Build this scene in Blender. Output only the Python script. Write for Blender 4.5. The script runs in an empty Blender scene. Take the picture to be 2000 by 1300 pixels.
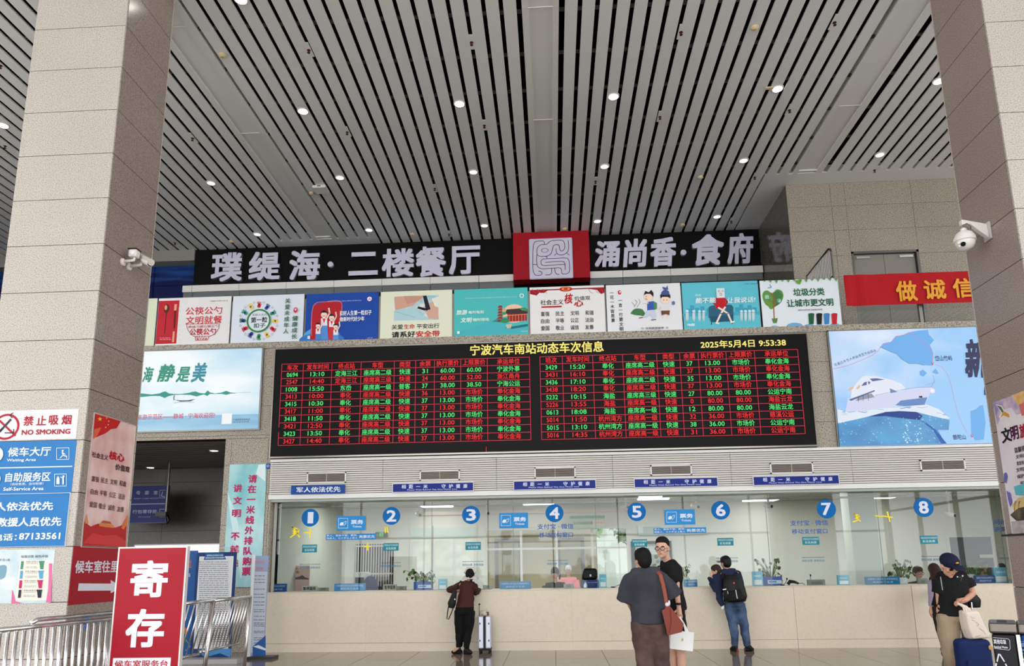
import bpy, math, random
from math import sin, cos, pi, radians, sqrt, atan2
from mathutils import Vector, Matrix
random.seed(7)
SC = bpy.context.scene
COL = SC.collection
# ---------------------------------------------------------------- camera, world, sun, exposure
FPX, PY0, EYE = 1421.27, 818.6, 1.52
_a, _b, _c = radians(-11.1512), radians(3.0593), radians(-0.8036)
_Rx = Matrix(((1, 0, 0), (0, cos(_a), -sin(_a)), (0, sin(_a), cos(_a))))
_Ry = Matrix(((cos(_b), 0, sin(_b)), (0, 1, 0), (-sin(_b), 0, cos(_b))))
_Rz = Matrix(((cos(_c), -sin(_c), 0), (sin(_c), cos(_c), 0), (0, 0, 1)))
_M = _Rz @ _Rx @ _Ry
_right = Vector((_M[0][0], _M[0][2], -_M[0][1]))
_down = Vector((_M[1][0], _M[1][2], -_M[1][1]))
_fwd = Vector((_M[2][0], _M[2][2], -_M[2][1]))
cam = bpy.data.cameras.new('camera')
cam.sensor_fit = 'HORIZONTAL'; cam.sensor_width = 36.0
cam.lens = 36.0 * FPX / 2000.0
cam.shift_y = (PY0 - 650.0) / 2000.0
cam.clip_end = 400
co = bpy.data.objects.new('camera', cam); COL.objects.link(co)
R = Matrix((( _right.x, -_down.x, -_fwd.x), (_right.y, -_down.y, -_fwd.y), (_right.z, -_down.z, -_fwd.z)))
co.matrix_world = Matrix.Translation((0, 0, EYE)) @ R.to_4x4()
SC.camera = co
w = bpy.data.worlds.new('daylight'); SC.world = w; w.use_nodes = True
bg = w.node_tree.nodes['Background']
bg.inputs[0].default_value = (0.955, 0.962, 0.985, 1); bg.inputs[1].default_value = 2.7
SC.view_settings.view_transform = 'Standard'; SC.view_settings.look = 'None'
SC.view_settings.gamma = 1.0; SC.view_settings.use_curve_mapping = False
SC.view_settings.exposure = 0.68
EMK = 1.0 / 2 ** 0.68
SC.cycles.max_bounces = 10; SC.cycles.diffuse_bounces = 6; SC.cycles.transparent_max_bounces = 12
LAMP_GLOW = 34.0

def ray(px, py):
    return _right * ((px - 1000.0) / FPX) + _down * ((py - PY0) / FPX) + _fwd
def at(px, py, Y):                       # point on the plane y = Y seen at that place of the frame
    d = ray(px, py); t = Y / d.y
    return Vector((d.x * t, Y, EYE + d.z * t))
def atz(px, py, z):
    d = ray(px, py); t = (z - EYE) / d.z
    return Vector((d.x * t, d.y * t, z))
def atx(px, py, x):
    d = ray(px, py); t = x / d.x
    return Vector((x, d.y * t, EYE + d.z * t))

# ---------------------------------------------------------------- materials
def lin(c):
    return tuple((v / 255.0 / 12.92) if v / 255.0 <= 0.04045 else ((v / 255.0 + 0.055) / 1.055) ** 2.4 for v in c) + (1.0,)
_mats = {}
def mat(c, rough=0.6, metal=0.0, emit=0.0, spec=0.22):
    k = (tuple(c), rough, metal, emit, spec)
    if k in _mats: return _mats[k]
    m = bpy.data.materials.new('m_%d' % len(_mats)); m.use_nodes = True
    b = m.node_tree.nodes['Principled BSDF']
    col = lin(c)
    b.inputs['Roughness'].default_value = rough; b.inputs['Metallic'].default_value = metal
    b.inputs['Specular IOR Level'].default_value = spec
    emit *= EMK
    if emit > 0:
        b.inputs['Base Color'].default_value = (0.02, 0.02, 0.02, 1)
        b.inputs['Emission Color'].default_value = col; b.inputs['Emission Strength'].default_value = emit
    else:
        b.inputs['Base Color'].default_value = col
    _mats[k] = m
    return m
def speckle(name, c0, c1, scale=90.0, rough=0.5, blotch=0.08, bump=0.0, spec=0.5, stain=None):
    m = bpy.data.materials.new(name); m.use_nodes = True; nt = m.node_tree; N = nt.nodes; L = nt.links
    b = N['Principled BSDF']; b.inputs['Roughness'].default_value = rough; b.inputs['Specular IOR Level'].default_value = spec
    tc = N.new('ShaderNodeNewGeometry')
    n1 = N.new('ShaderNodeTexNoise'); n1.inputs['Scale'].default_value = scale; n1.inputs['Detail'].default_value = 2
    r1 = N.new('ShaderNodeValToRGB'); r1.color_ramp.elements[0].position = 0.36; r1.color_ramp.elements[1].position = 0.52
    r1.color_ramp.elements[0].color = lin(c1); r1.color_ramp.elements[1].color = lin(c0)
    n2 = N.new('ShaderNodeTexNoise'); n2.inputs['Scale'].default_value = 1.3; n2.inputs['Detail'].default_value = 4
    mp = N.new('ShaderNodeMapRange'); mp.inputs['To Min'].default_value = 1 - blotch; mp.inputs['To Max'].default_value = 1 + blotch
    hs = N.new('ShaderNodeHueSaturation')
    L.new(tc.outputs['Position'], n1.inputs['Vector']); L.new(tc.outputs['Position'], n2.inputs['Vector'])
    L.new(n1.outputs['Fac'], r1.inputs['Fac']); L.new(n2.outputs['Fac'], mp.inputs['Value'])
    L.new(mp.outputs['Result'], hs.inputs['Value']); L.new(r1.outputs['Color'], hs.inputs['Color'])
    L.new(hs.outputs['Color'], b.inputs['Base Color'])
    if bump:
        bp = N.new('ShaderNodeBump'); bp.inputs['Strength'].default_value = bump; bp.inputs['Distance'].default_value = 0.002
        L.new(n1.outputs['Fac'], bp.inputs['Height']); L.new(bp.outputs['Normal'], b.inputs['Normal'])
    return m
def wash(name, c0, c1, scale=(1, 1, 1), rough=0.6, emit=0.0, lo=0.35, hi=0.65, detail=4, wav=False):
    """two printed / woven tones mixed by noise"""
    m = bpy.data.materials.new(name); m.use_nodes = True; nt = m.node_tree; N = nt.nodes; L = nt.links
    b = N['Principled BSDF']; b.inputs['Roughness'].default_value = rough
    g = N.new('ShaderNodeNewGeometry'); mpn = N.new('ShaderNodeMapping'); mpn.inputs['Scale'].default_value = scale
    n = N.new('ShaderNodeTexNoise'); n.inputs['Scale'].default_value = 1.0; n.inputs['Detail'].default_value = detail
    r = N.new('ShaderNodeValToRGB'); r.color_ramp.elements[0].position = lo; r.color_ramp.elements[1].position = hi
    r.color_ramp.elements[0].color = lin(c0); r.color_ramp.elements[1].color = lin(c1)
    L.new(g.outputs['Position'], mpn.inputs['Vector']); L.new(mpn.outputs['Vector'], n.inputs['Vector'])
    L.new(n.outputs['Fac'], r.inputs['Fac'])
    emit *= EMK
    if emit > 0:
        b.inputs['Base Color'].default_value = (0.02, 0.02, 0.02, 1)
        L.new(r.outputs['Color'], b.inputs['Emission Color']); b.inputs['Emission Strength'].default_value = emit
    else:
        L.new(r.outputs['Color'], b.inputs['Base Color'])
    return m
def glass_mat(name, tint=(0.965, 0.985, 0.98), ior=1.4, boost=1.0):
    m = bpy.data.materials.new(name); m.use_nodes = True; nt = m.node_tree; N = nt.nodes; L = nt.links
    N.remove(N['Principled BSDF'])
    t = N.new('ShaderNodeBsdfTransparent'); t.inputs[0].default_value = tint + (1,)
    g = N.new('ShaderNodeBsdfGlossy'); g.inputs['Roughness'].default_value = 0.0
    fr = N.new('ShaderNodeFresnel'); fr.inputs['IOR'].default_value = ior
    mx = N.new('ShaderNodeMixShader')
    L.new(fr.outputs[0], mx.inputs[0]); L.new(t.outputs[0], mx.inputs[1]); L.new(g.outputs[0], mx.inputs[2])
    L.new(mx.outputs[0], N['Material Output'].inputs['Surface'])
    return m
M_GRAN = speckle('granite_light', (198, 191, 181), (152, 145, 136), 80, 0.45, 0.06, 0.15, spec=.25)
M_GRAN2 = speckle('granite_wall', (172, 164, 150), (104, 97, 86), 55, 0.5, 0.10, 0.15, spec=.25)
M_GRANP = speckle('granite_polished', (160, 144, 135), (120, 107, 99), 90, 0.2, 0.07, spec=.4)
M_GRAND = speckle('granite_dark', (128, 120, 112), (84, 78, 72), 60, 0.35, 0.08)
M_JOINT = mat((38, 32, 28), 0.9)
M_SLAT = mat((227, 229, 230), 0.5)
M_BEAM = mat((224, 225, 224), 0.5)
M_VOID = mat((6, 6, 6), 1.0, spec=0)
M_CARR = mat((70, 70, 70), 0.6)
M_WHITE = mat((225, 225, 222), 0.45)
M_CREAM = speckle('counter_stone', (214, 202, 182), (210, 197, 176), 26, 0.35, 0.05)
M_FLOOR = speckle('floor_granite', (138, 126, 110), (104, 93, 80), 160, 0.08, 0.08)
M_STEEL = mat((215, 215, 215), 0.22, 1.0)
M_STEELD = mat((120, 120, 118), 0.35, 1.0)
M_BLACK = mat((16, 16, 17), 0.5)
M_GLASS = glass_mat('window_glass')

# ---------------------------------------------------------------- mesh builder
class MB:
    def __init__(s): s.v = []; s.f = []; s.m = []; s.mats = []
    def mi(s, m):
        if m not in s.mats: s.mats.append(m)
        return s.mats.index(m)
    def quad(s, a, b, c, d, m):
        n = len(s.v); s.v += [tuple(a), tuple(b), tuple(c), tuple(d)]; s.f.append((n, n + 1, n + 2, n + 3)); s.m.append(s.mi(m)); return s
    def box(s, x0, x1, y0, y1, z0, z1, m, T=None):
        n = len(s.v)
        p = [Vector((x, y, z)) for z in (z0, z1) for y in (y0, y1) for x in (x0, x1)]
        if T: p = [T @ q for q in p]
        s.v += [tuple(q) for q in p]
        for q in ((0, 2, 3, 1), (4, 5, 7, 6), (0, 1, 5, 4), (2, 6, 7, 3), (0, 4, 6, 2), (1, 3, 7, 5)):
            s.f.append(tuple(n + i for i in q)); s.m.append(s.mi(m))
        return s
    def tube(s, pts, r, m, seg=8, cap=True, sq=None, closed=False):
        """r: number or list; sq: optional list of (rx,rz) cross-section scales"""
        pts = [Vector(p) for p in pts]; k = len(pts); n0 = len(s.v)
        up = None
        for i, p in enumerate(pts):
            if closed: t = pts[(i + 1) % k] - pts[i - 1]
            elif i == 0: t = pts[1] - p
            elif i == k - 1: t = p - pts[i - 1]
            else: t = (pts[i + 1] - pts[i - 1])
            if t.length < 1e-9: t = Vector((0, 0, 1))
            t.normalize()
            if up is None: up = Vector((0, 1, 0)) if abs(t.y) < 0.9 else Vector((1, 0, 0))
            x = up.cross(t)
            if x.length < 1e-6: x = Vector((1, 0, 0)).cross(t)
            x.normalize(); y = t.cross(x).normalized(); up = y
            rr = r[i] if isinstance(r, (list, tuple)) else r
            ax, ay = (rr, rr) if not isinstance(rr, (list, tuple)) else rr
            for j in range(seg):
                a = 2 * pi * j / seg
                s.v.append(tuple(p + x * (ax * cos(a)) + y * (ay * sin(a))))
        for i in range(k if closed else k - 1):
            for j in range(seg):
                a = n0 + i * seg + j; b = n0 + i * seg + (j + 1) % seg
                i2 = (i + 1) % k
                c = n0 + i2 * seg + (j + 1) % seg; d = n0 + i2 * seg + j
                s.f.append((a, b, c, d)); s.m.append(s.mi(m))
        if cap and not closed:
            s.f.append(tuple(n0 + j for j in reversed(range(seg)))); s.m.append(s.mi(m))
            s.f.append(tuple(n0 + (k - 1) * seg + j for j in range(seg))); s.m.append(s.mi(m))
        return s
    def cyl(s, a, b, r, m, seg=16, r2=None):
        return s.tube([a, b], [r, r if r2 is None else r2], m, seg)
    def lathe(s, c, prof, m, seg=20, axis='z'):
        """prof: [(radius, height)]"""
        c = Vector(c); n0 = len(s.v)
        for r, h in prof:
            for j in range(seg):
                a = 2 * pi * j / seg
                if axis == 'z': q = c + Vector((r * cos(a), r * sin(a), h))
                elif axis == 'y': q = c + Vector((r * cos(a), h, r * sin(a)))
                else: q = c + Vector((h, r * cos(a), r * sin(a)))
                s.v.append(tuple(q))
        for i in range(len(prof) - 1):
            for j in range(seg):
                a = n0 + i * seg + j; b = n0 + i * seg + (j + 1) % seg
                s.f.append((a, b, b + seg, a + seg)); s.m.append(s.mi(m))
        if prof[0] != prof[-1]:
            if prof[0][0] > 0: s.f.append(tuple(n0 + j for j in range(seg))); s.m.append(s.mi(m))
            if prof[-1][0] > 0: s.f.append(tuple(n0 + (len(prof) - 1) * seg + j for j in range(seg))); s.m.append(s.mi(m))
        return s
    def ball(s, c, rx, ry, rz, m, seg=16, rings=10, T=None):
        n0 = len(s.v); c = Vector(c)
        for i in range(rings + 1):
            ph = pi * i / rings
            for j in range(seg):
                a = 2 * pi * j / seg
                q = Vector((rx * sin(ph) * cos(a), ry * sin(ph) * sin(a), rz * cos(ph)))
                if T: q = T @ q
                s.v.append(tuple(c + q))
        for i in range(rings):
            for j in range(seg):
                a = n0 + i * seg + j; b = n0 + i * seg + (j + 1) % seg
                s.f.append((a, b, b + seg, a + seg)); s.m.append(s.mi(m))
        return s
    def add(s, mesh_vf, m):
        v, f = mesh_vf; n = len(s.v); s.v += v
        for q in f: s.f.append(tuple(n + i for i in q)); s.m.append(s.mi(m))
        return s
    def build(s, name, parent=None, smooth=False):
        me = bpy.data.meshes.new(name); me.from_pydata(s.v, [], s.f)
        for m in s.mats: me.materials.append(m)
        if len(s.mats) > 1: me.polygons.foreach_set('material_index', s.m)
        if smooth: me.polygons.foreach_set('use_smooth', [True] * len(me.polygons))
        me.update()
        o = bpy.data.objects.new(name, me); COL.objects.link(o)
        if parent is not None: o.parent = parent; o.matrix_parent_inverse = Matrix.Translation(-parent.location) if parent.type == 'EMPTY' else Matrix.Identity(4)
        return o
def smooth_by(o, deg=35):
    for p in o.data.polygons: p.use_smooth = True
    try: o.data.set_sharp_from_angle(angle=radians(deg))
    except Exception: pass
    return o
def bevel(o, wd=0.01, seg=2):
    m = o.modifiers.new('bevel', 'BEVEL'); m.width = wd; m.segments = seg; m.limit_method = 'ANGLE'; return o
def thing(name, label, cat, loc=(0, 0, 0), group=None):
    o = bpy.data.objects.new(name, None); COL.objects.link(o); o.location = loc
    o.empty_display_size = 0.1
    return tag(o, label, cat, group)
def tag(o, label, cat, group=None):
    o['label'] = label; o['category'] = cat
    if group: o['group'] = group
    return o
def struct(o, label=None):
    o['kind'] = 'structure'
    if label: o['label'] = label
    return o
def sempty(name, label=None):
    o = bpy.data.objects.new(name, None); COL.objects.link(o); return struct(o, label)
_unit = {}
def unit_box(m):
    if m not in _unit:
        b = MB().box(-.5, .5, -.5, .5, -.5, .5, m); me = bpy.data.meshes.new('block'); me.from_pydata(b.v, [], b.f); me.materials.append(m); _unit[m] = me
    return _unit[m]
def piece(name, x0, x1, y0, y1, z0, z1, m, parent):
    """one box piece sharing a unit mesh"""
    o = bpy.data.objects.new(name, unit_box(m)); COL.objects.link(o)
    o.location = ((x0 + x1) / 2, (y0 + y1) / 2, (z0 + z1) / 2); o.scale = (abs(x1 - x0), abs(y1 - y0), abs(z1 - z0))
    o.parent = parent
    if parent is not None and parent.type == 'EMPTY': o.matrix_parent_inverse = Matrix.Translation(-parent.location)
    return o
# ---------------------------------------------------------------- lettering (flat outlines from Blender's built-in typeface)
_tc = {}
def text_vf(s, bold=0, shear=0.0, extrude=0.0, space=1.0):
    k = (s, bold, shear, extrude, space)
    if k in _tc: return _tc[k]
    c = bpy.data.curves.new('t', 'FONT'); c.body = s; c.size = 1; c.resolution_u = 2 if bold < 9 else 4; c.extrude = extrude
    c.space_character = space; c.shear = shear
    o = bpy.data.objects.new('t', c); me = bpy.data.meshes.new_from_object(o)
    v = [tuple(q.co) for q in me.vertices]; f = [tuple(p.vertices) for p in me.polygons]
    bpy.data.objects.remove(o); bpy.data.meshes.remove(me); bpy.data.curves.remove(c)
    if bold:
        d = 0.0066 * min(bold, 6); nsh = 4 if bold < 3 else 8
        V = []; F = []
        sh = [(d * a * .85, d * b * .85) for a, b in ((1, 1), (-1, 1), (-1, -1), (1, -1), (1, 0), (0, 1), (-1, 0), (0, -1))[:nsh]] + [(0, 0)]
        if bold >= 5: sh += [(a * .5, b * .5) for a, b in sh[:8]]
        for i, (a, b) in enumerate(sh):
            n = len(V); F += [tuple(n + j for j in q) for q in f]
            V += [(x + a, y + b, (z * (1 + .004 * i) if extrude else .00012 * i)) for x, y, z in v]
        v, f = V, F
    _tc[k] = (v, f)
    return _tc[k]
class Art:
    """flat print on a plane through O, spanned by u (rightwards) and Z (up); shapes are laid in paper-thin layers"""
    def __init__(s, O, u=(1, 0, 0), v=(0, 0, 1)):
        s.O = Vector(O); s.u = Vector(u).normalized(); s.vv = Vector(v).normalized(); s.n = s.u.cross(s.vv).normalized()
        if s.n.dot(Vector((0, 0, EYE)) - s.O) < 0: s.n = -s.n
        s.mb = MB(); s.k = 1; s.step = 0.0004; s.emit = 0; s.rough = 0.5
    def P(s, px, py):
        d = ray(px, py); t = (s.O - Vector((0, 0, EYE))).dot(s.n) / d.dot(s.n)
        q = Vector((0, 0, EYE)) + d * t - s.O
        return q.dot(s.u), q.dot(s.vv)
    def W(s, a, b): return s.O + s.u * a + s.vv * b + s.n * (s.k * s.step)
    def M(s, c): return c if not isinstance(c, (tuple, list)) else mat(c, s.rough, 0, s.emit)
    def bounds(s, x0, y0, x1, y1):
        ym = (y0 + y1) / 2; xm = (x0 + x1) / 2
        return s.P(x0, ym)[0], s.P(xm, y1)[1], s.P(x1, ym)[0], s.P(xm, y0)[1]
    def R(s, x0, y0, x1, y1, c):
        a, b, e, g = s.bounds(x0, y0, x1, y1); return s.RW(a, b, e, g, c)
    def RW(s, a, b, e, g, c):
        s.k += 1; s.mb.quad(s.W(a, b), s.W(e, b), s.W(e, g), s.W(a, g), s.M(c)); return s
    def poly(s, pts, c, px=True):
        s.k += 1; n = len(s.mb.v)
        if px: pts = [s.P(*p) for p in pts]
        s.mb.v += [tuple(s.W(*p)) for p in pts]; s.mb.f.append(tuple(range(n, n + len(pts)))); s.mb.m.append(s.mb.mi(s.M(c))); return s
    def C(s, x, y, rx, c, ry=None, seg=28):
        u0, v0 = s.P(x, y); u1 = s.P(x + rx, y)[0]; r = u1 - u0; r2 = r if ry is None else r * ry / rx
        return s.poly([(u0 + r * cos(2 * pi * i / seg), v0 + r2 * sin(2 * pi * i / seg)) for i in range(seg)], c, False)
    def ring(s, x, y, rx, wd, c, seg=28, ry=None):
        u0, v0 = s.P(x, y); r = s.P(x + rx, y)[0] - u0; q = s.P(x + rx - wd, y)[0] - u0; k2 = 1 if ry is None else ry / rx
        s.k += 1; m = s.M(c)
        for i in range(seg):
            a, b = 2 * pi * i / seg, 2 * pi * (i + 1) / seg
            s.mb.quad(s.W(u0 + r * cos(a), v0 + r * k2 * sin(a)), s.W(u0 + r * cos(b), v0 + r * k2 * sin(b)), s.W(u0 + q * cos(b), v0 + q * k2 * sin(b)), s.W(u0 + q * cos(a), v0 + q * k2 * sin(a)), m)
        return s
    def L(s, pts, wd, c, px=True):
        """stroke: pts in photo px, width in px"""
        if px:
            x, y = pts[0]; sc = abs(s.P(x + 1, y)[0] - s.P(x, y)[0]); wd = wd * sc; pts = [s.P(*p) for p in pts]
        s.k += 1; m = s.M(c); h = wd / 2
        for i in range(len(pts) - 1):
            a, b = Vector(pts[i]), Vector(pts[i + 1]); d = b - a
            if d.length < 1e-7: continue
            d.normalize(); nn = Vector((-d.y, d.x)) * h; a2 = a - d * h * .5; b2 = b + d * h * .5
            s.mb.quad(s.W(*(a2 + nn)), s.W(*(b2 + nn)), s.W(*(b2 - nn)), s.W(*(a2 - nn)), m)
        return s
    def T(s, t, xl, xr, yc, h, c, bold=0, shear=0.0, rot=0.0, space=1.0, keep=False):
        a, b, e, g = s.bounds(xl, yc - h / 2, xr, yc + h / 2); return s.TW(t, a, b, e, g, c, bold, shear, rot, space)
    def TW(s, t, a, b, e, g, c, bold=0, shear=0.0, rot=0.0, space=1.0):
        v, f = text_vf(t, bold, shear, 0, space)
        if not v: return s
        x0 = min(q[0] for q in v); x1 = max(q[0] for q in v); y0 = min(q[1] for q in v); y1 = max(q[1] for q in v)
        thin = y1 - y0 < 0.25
        if x1 - x0 < 0.12: x0 -= .15; x1 += .15
        kx = (e - a) / (x1 - x0); ky = (g - b) / (y1 - y0); s.k += 1
        if thin: ky = kx; b = (b + g) / 2 - (y1 - y0) * ky / 2; g = b + (y1 - y0) * ky
        cu, cv = (a + e) / 2, (b + g) / 2; cr, sr = cos(rot), sin(rot); V = []
        for q in v:
            du = a + (q[0] - x0) * kx - cu; dv = b + (q[1] - y0) * ky - cv
            V.append(tuple(s.W(cu + du * cr - dv * sr, cv + du * sr + dv * cr) + s.n * q[2]))
        s.mb.add((V, f), s.M(c)); return s
    def TV(s, t, xc, y0, y1, wd, c, bold=0, x1=None, gap=0.82):
        """vertical column of characters from y0 to y1 (px)"""
        n = len(t); st = (y1 - y0) / n
        for i, ch in enumerate(t):
            if ch == ' ': continue
            yy = y0 + st * (i + .5); xx = xc if x1 is None else xc + (x1 - xc) * (i + .5) / n
            hh = st * gap * (0.25 if ch == '一' else 1)
            s.T(ch, xx - wd / 2, xx + wd / 2, yy, hh, c, bold)
        return s
    def lines(s, x0, x1, ys, c, h=1.2, seed=1, gaps=True):
        """tiny unreadable copy text as broken bars"""
        rnd = random.Random(seed)
        for y in ys:
            x = x0
            while x < x1:
                wl = rnd.uniform(2, 9); e = min(x + wl, x1)
                s.k -= 1; s.R(x, y - h / 2, e, y + h / 2, c); x = e + rnd.uniform(.6, 1.6)
            if rnd.random() < .3: pass
        s.k += 1
        return s
    def build(s, parent, name='print'):
        if parent.type == 'EMPTY':
            for c in parent.children:
                if c.name.split('.')[0] in ('panel', 'screen', 'disc', 'pot', 'body', 'bag_body', 'pack_body', 'bin_body', 'seal_tile', 't_shirt') and c.type == 'MESH': parent = c; break
        return s.mb.build(name, parent)
def copyobj(o, parent=None, loc=None):
    c = o.copy(); COL.objects.link(c)
    if parent is not None: c.parent = parent
    if loc is not None: c.location = loc
    return c
# ================================================================ THE HALL
YW = 13.4; ZC = 10.11; YB = 16.0; YS = 18.3; ZM = 5.815
# floor: base slab and the tiles that can be told apart
fl = MB().box(-16, 16, -9, 13.6, -.3, -.012, M_JOINT).box(-16, -5.3, 13.6, 17.6, -.3, -.012, M_JOINT)
floor = struct(fl.build('floor'), 'polished beige granite floor tiles of the station hall')
TS = 0.8
for i in range(-20, 20):
    for j in range(-11, 17):
        x0 = i * TS; y0 = j * TS + .6
        x1 = x0 + TS - .006; y1 = min(y0 + TS - .006, 13.4)
        if y0 > 13.35: continue
        if -8.0 <= x0 <= 8.0 and y0 > 8.3:
            piece('tile', x0, x1, y0, y1, -.02, 0, M_FLOOR, floor)
ft = MB()
for i in range(-20, 20):
    for j in range(-12, 17):
        x0 = i * TS; y0 = j * TS + .6; y1 = min(y0 + TS - .006, 13.4)
        if y0 > 13.35 or (-8.0 <= x0 <= 8.0 and y0 > 8.3): continue
        ft.box(x0, x0 + TS - .006, max(y0, -9), y1, -.02, 0, M_FLOOR)
o = ft.build('outer_paving', floor); o['kind'] = 'stuff'
# forecourt outside the open glass front behind the camera
struct(MB().box(-60, 60, -70, -9.2, -.3, -.03, mat((206, 204, 198), .9)).box(-60, -16.3, -9.2, 19, -.3, -.03, mat((206, 204, 198), .9)).box(16.3, 60, -9.2, 18.7, -.3, -.03, mat((206, 204, 198), .9)).build('ground'), 'pale concrete forecourt outside the hall')
# side walls, out of view; wide openings added to bring in side light
struct(MB().box(-16.3, -16, 12, 19, 0, ZC, M_GRAN2).box(-16.3, -16, -9, 12, 0, 1.1, M_GRAN2).box(-16.3, -16, -9, 12, 8.9, ZC, M_GRAN2).build('wall_left'), 'granite side wall of the hall, opened up for added side light')
struct(MB().box(16, 16.3, 12, 19, 0, ZC, M_GRAN2).box(16, 16.3, -9, 12, 0, 1.1, M_GRAN2).box(16, 16.3, -9, 12, 8.9, ZC, M_GRAN2).build('wall_right'), 'granite side wall of the hall, opened up for added side light')
fr = MB()
for sx in (-16.15, 16.15):
    for q in range(8): fr.box(sx - .08, sx + .08, -9 + q * 3 - .06, -9 + q * 3 + .06, 1.1, 8.9, M_STEELD)
    for z in (3.7, 6.3): fr.box(sx - .06, sx + .06, -9, 12, z - .05, z + .05, M_STEELD)
for i in range(-5, 6): fr.box(i * 3.2 - .03, i * 3.2 + .03, -9.2, -9, 0, ZC, M_STEELD)
for z in (2.8, 5.6, 8.2): fr.box(-16, 16, -9.18, -9.02, z - .05, z + .05, M_STEELD)
struct(fr.build('window_1'), 'metal framing of the hall front and the added side openings')
# ---------------------------------------------------------------- ceiling
ceil = struct(MB().box(-16.3, 16.3, -9.2, 21, ZC + .55, ZC + .75, M_VOID).build('ceiling'), 'slatted metal ceiling over a dark void')
def slat(x0, x1, y0, y1): piece('slat', x0, x1, y0, y1, ZC, ZC + .03, M_SLAT, ceil)
Y0 = -9.0
for k in range(19):                        # right and left of the centre beam
    ye = YS if k <= 16 else 15.55
    x0 = .39 + .275 * k; slat(x0, x0 + .2, Y0, ye)
    x1 = -.375 - .275 * k; slat(x1 - .205, x1, Y0, 17.93 if k >= 16 else YS)
for k in range(35):                        # outer bays
    slat(6.405 + .275 * k, 6.405 + .275 * k + .2, Y0, 15.5)
    x1 = -6.32 - .275 * k; slat(x1 - .2, x1, Y0, 17.93 if k < 3 else YS)
for x0, x1, x2, x3, ye in ((-6.25, -6.13, -5.72, -5.59, 17.93), (-.29, -.19, .20, .295, YS), (5.63, 5.74, 6.15, 6.29, 15.52)):
    b = MB().box(x0, x1, Y0, ye, ZC - .002, ZC + .18, M_BEAM).box(x2, x3, Y0, ye, ZC - .002, ZC + .18, M_BEAM)
    b.box(x1, x2, Y0, ye - (.0 if x0 == -.29 else .12), ZC + .03, ZC + .18, M_BEAM)
    if x0 != -.29: b.box(x1, x2, ye - .13, ye - .1, ZC, ZC + .1, M_WHITE)
    bo = b.build('beam_cover', ceil); bo['label'] = 'wide plain cover strip between the slats'
    for q in range(12):
        yy = 13.0 - 2.98 * q
        if yy > Y0: piece('joint', x0, x3, yy, yy + .008, ZC - .0035, ZC + .01, mat((225, 222, 215)), ceil)
yy = 10.15
carr = MB()
for q in range(-18, 9):
    y = yy + q * .998
    carr.box(-16, 16, y - .028, y - .006, ZC + .035, ZC + .07, M_CARR).box(-16, 16, y + .006, y + .028, ZC + .035, ZC + .07, M_CARR)
o = carr.build('carrier_rail', ceil); o['kind'] = 'stuff'; o['label'] = 'dark carrier rails seen between the slats'
piece('border_plate', 5.03, 5.637, 15.5, YS, ZC - .001, ZC + .05, M_SLAT, ceil)
piece('border_plate', 5.637, 16, 15.5, YB, ZC - .001, ZC + .05, M_SLAT, ceil)
piece('border_plate', -7.15, -4.7, 17.93, YS, ZC - .001, ZC + .05, M_SLAT, ceil)
piece('end_board', -7.15, -4.7, 17.9, 17.93, ZC + .03, ZC + .2, M_WHITE, ceil)
piece('end_board', 4.9, 16, 15.52, 15.55, ZC + .03, ZC + .2, M_WHITE, ceil)
# downlights
XL = (-13.6, -10.62, -7.59, -4.61, -1.58, 1.337, 4.375, 7.295, 10.3, 13.3)
YL = (-5.2, -2.6, 0, 2.4, 4.8, 7.2, 9.53, 12.37, 14.84, 17.485)
cols_ = ['far left', 'left', 'left of the centre beam', 'right of the centre beam']
nl = 0
M_LAMP = mat((255, 252, 244), .5, emit=LAMP_GLOW); M_LAMP2 = mat((250, 250, 250), .5, emit=1.6)  # pale lenses given a faint glow in place of reflected light
SEEN = {(2, 8): 'pale round downlight beside the left column, just above the second slatted bay', (2, 9): 'pale round downlight above the blue wall near the black sign',
        (3, 6): 'bright round downlight cut by the top of the photo, left half', (3, 7): 'bright round downlight halfway up the left centre bay', (3, 8): 'pale round downlight next to the white ceiling box',
        (3, 9): 'small pale downlight near the left cover strip end', (4, 7): 'bright round downlight left of the centre beam', (4, 8): 'pale unlit downlight left of the centre beam',  # the unlit lens glows faintly in place of reflected light
        (4, 9): 'small pale downlight above the character for storey', (5, 7): 'bright round downlight right of the centre beam', (5, 8): 'pale unlit downlight right of the centre beam',  # the unlit lens glows faintly in place of reflected light
        (5, 9): 'small pale downlight right of the red seal box', (6, 7): 'bright round downlight beside a cream smoke detector', (6, 8): 'pale unlit downlight in the right centre bay',  # the unlit lens glows faintly in place of reflected light
        (6, 9): 'small pale downlight above the last black sign letters', (7, 7): 'bright round downlight at the edge of the right column', (7, 8): 'pale downlight in the small bay above the granite block',
        (1, 7): 'bright round downlight left of the left column at the photo edge', (2, 6): 'bright downlight mirrored high on the left column side'}
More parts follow.
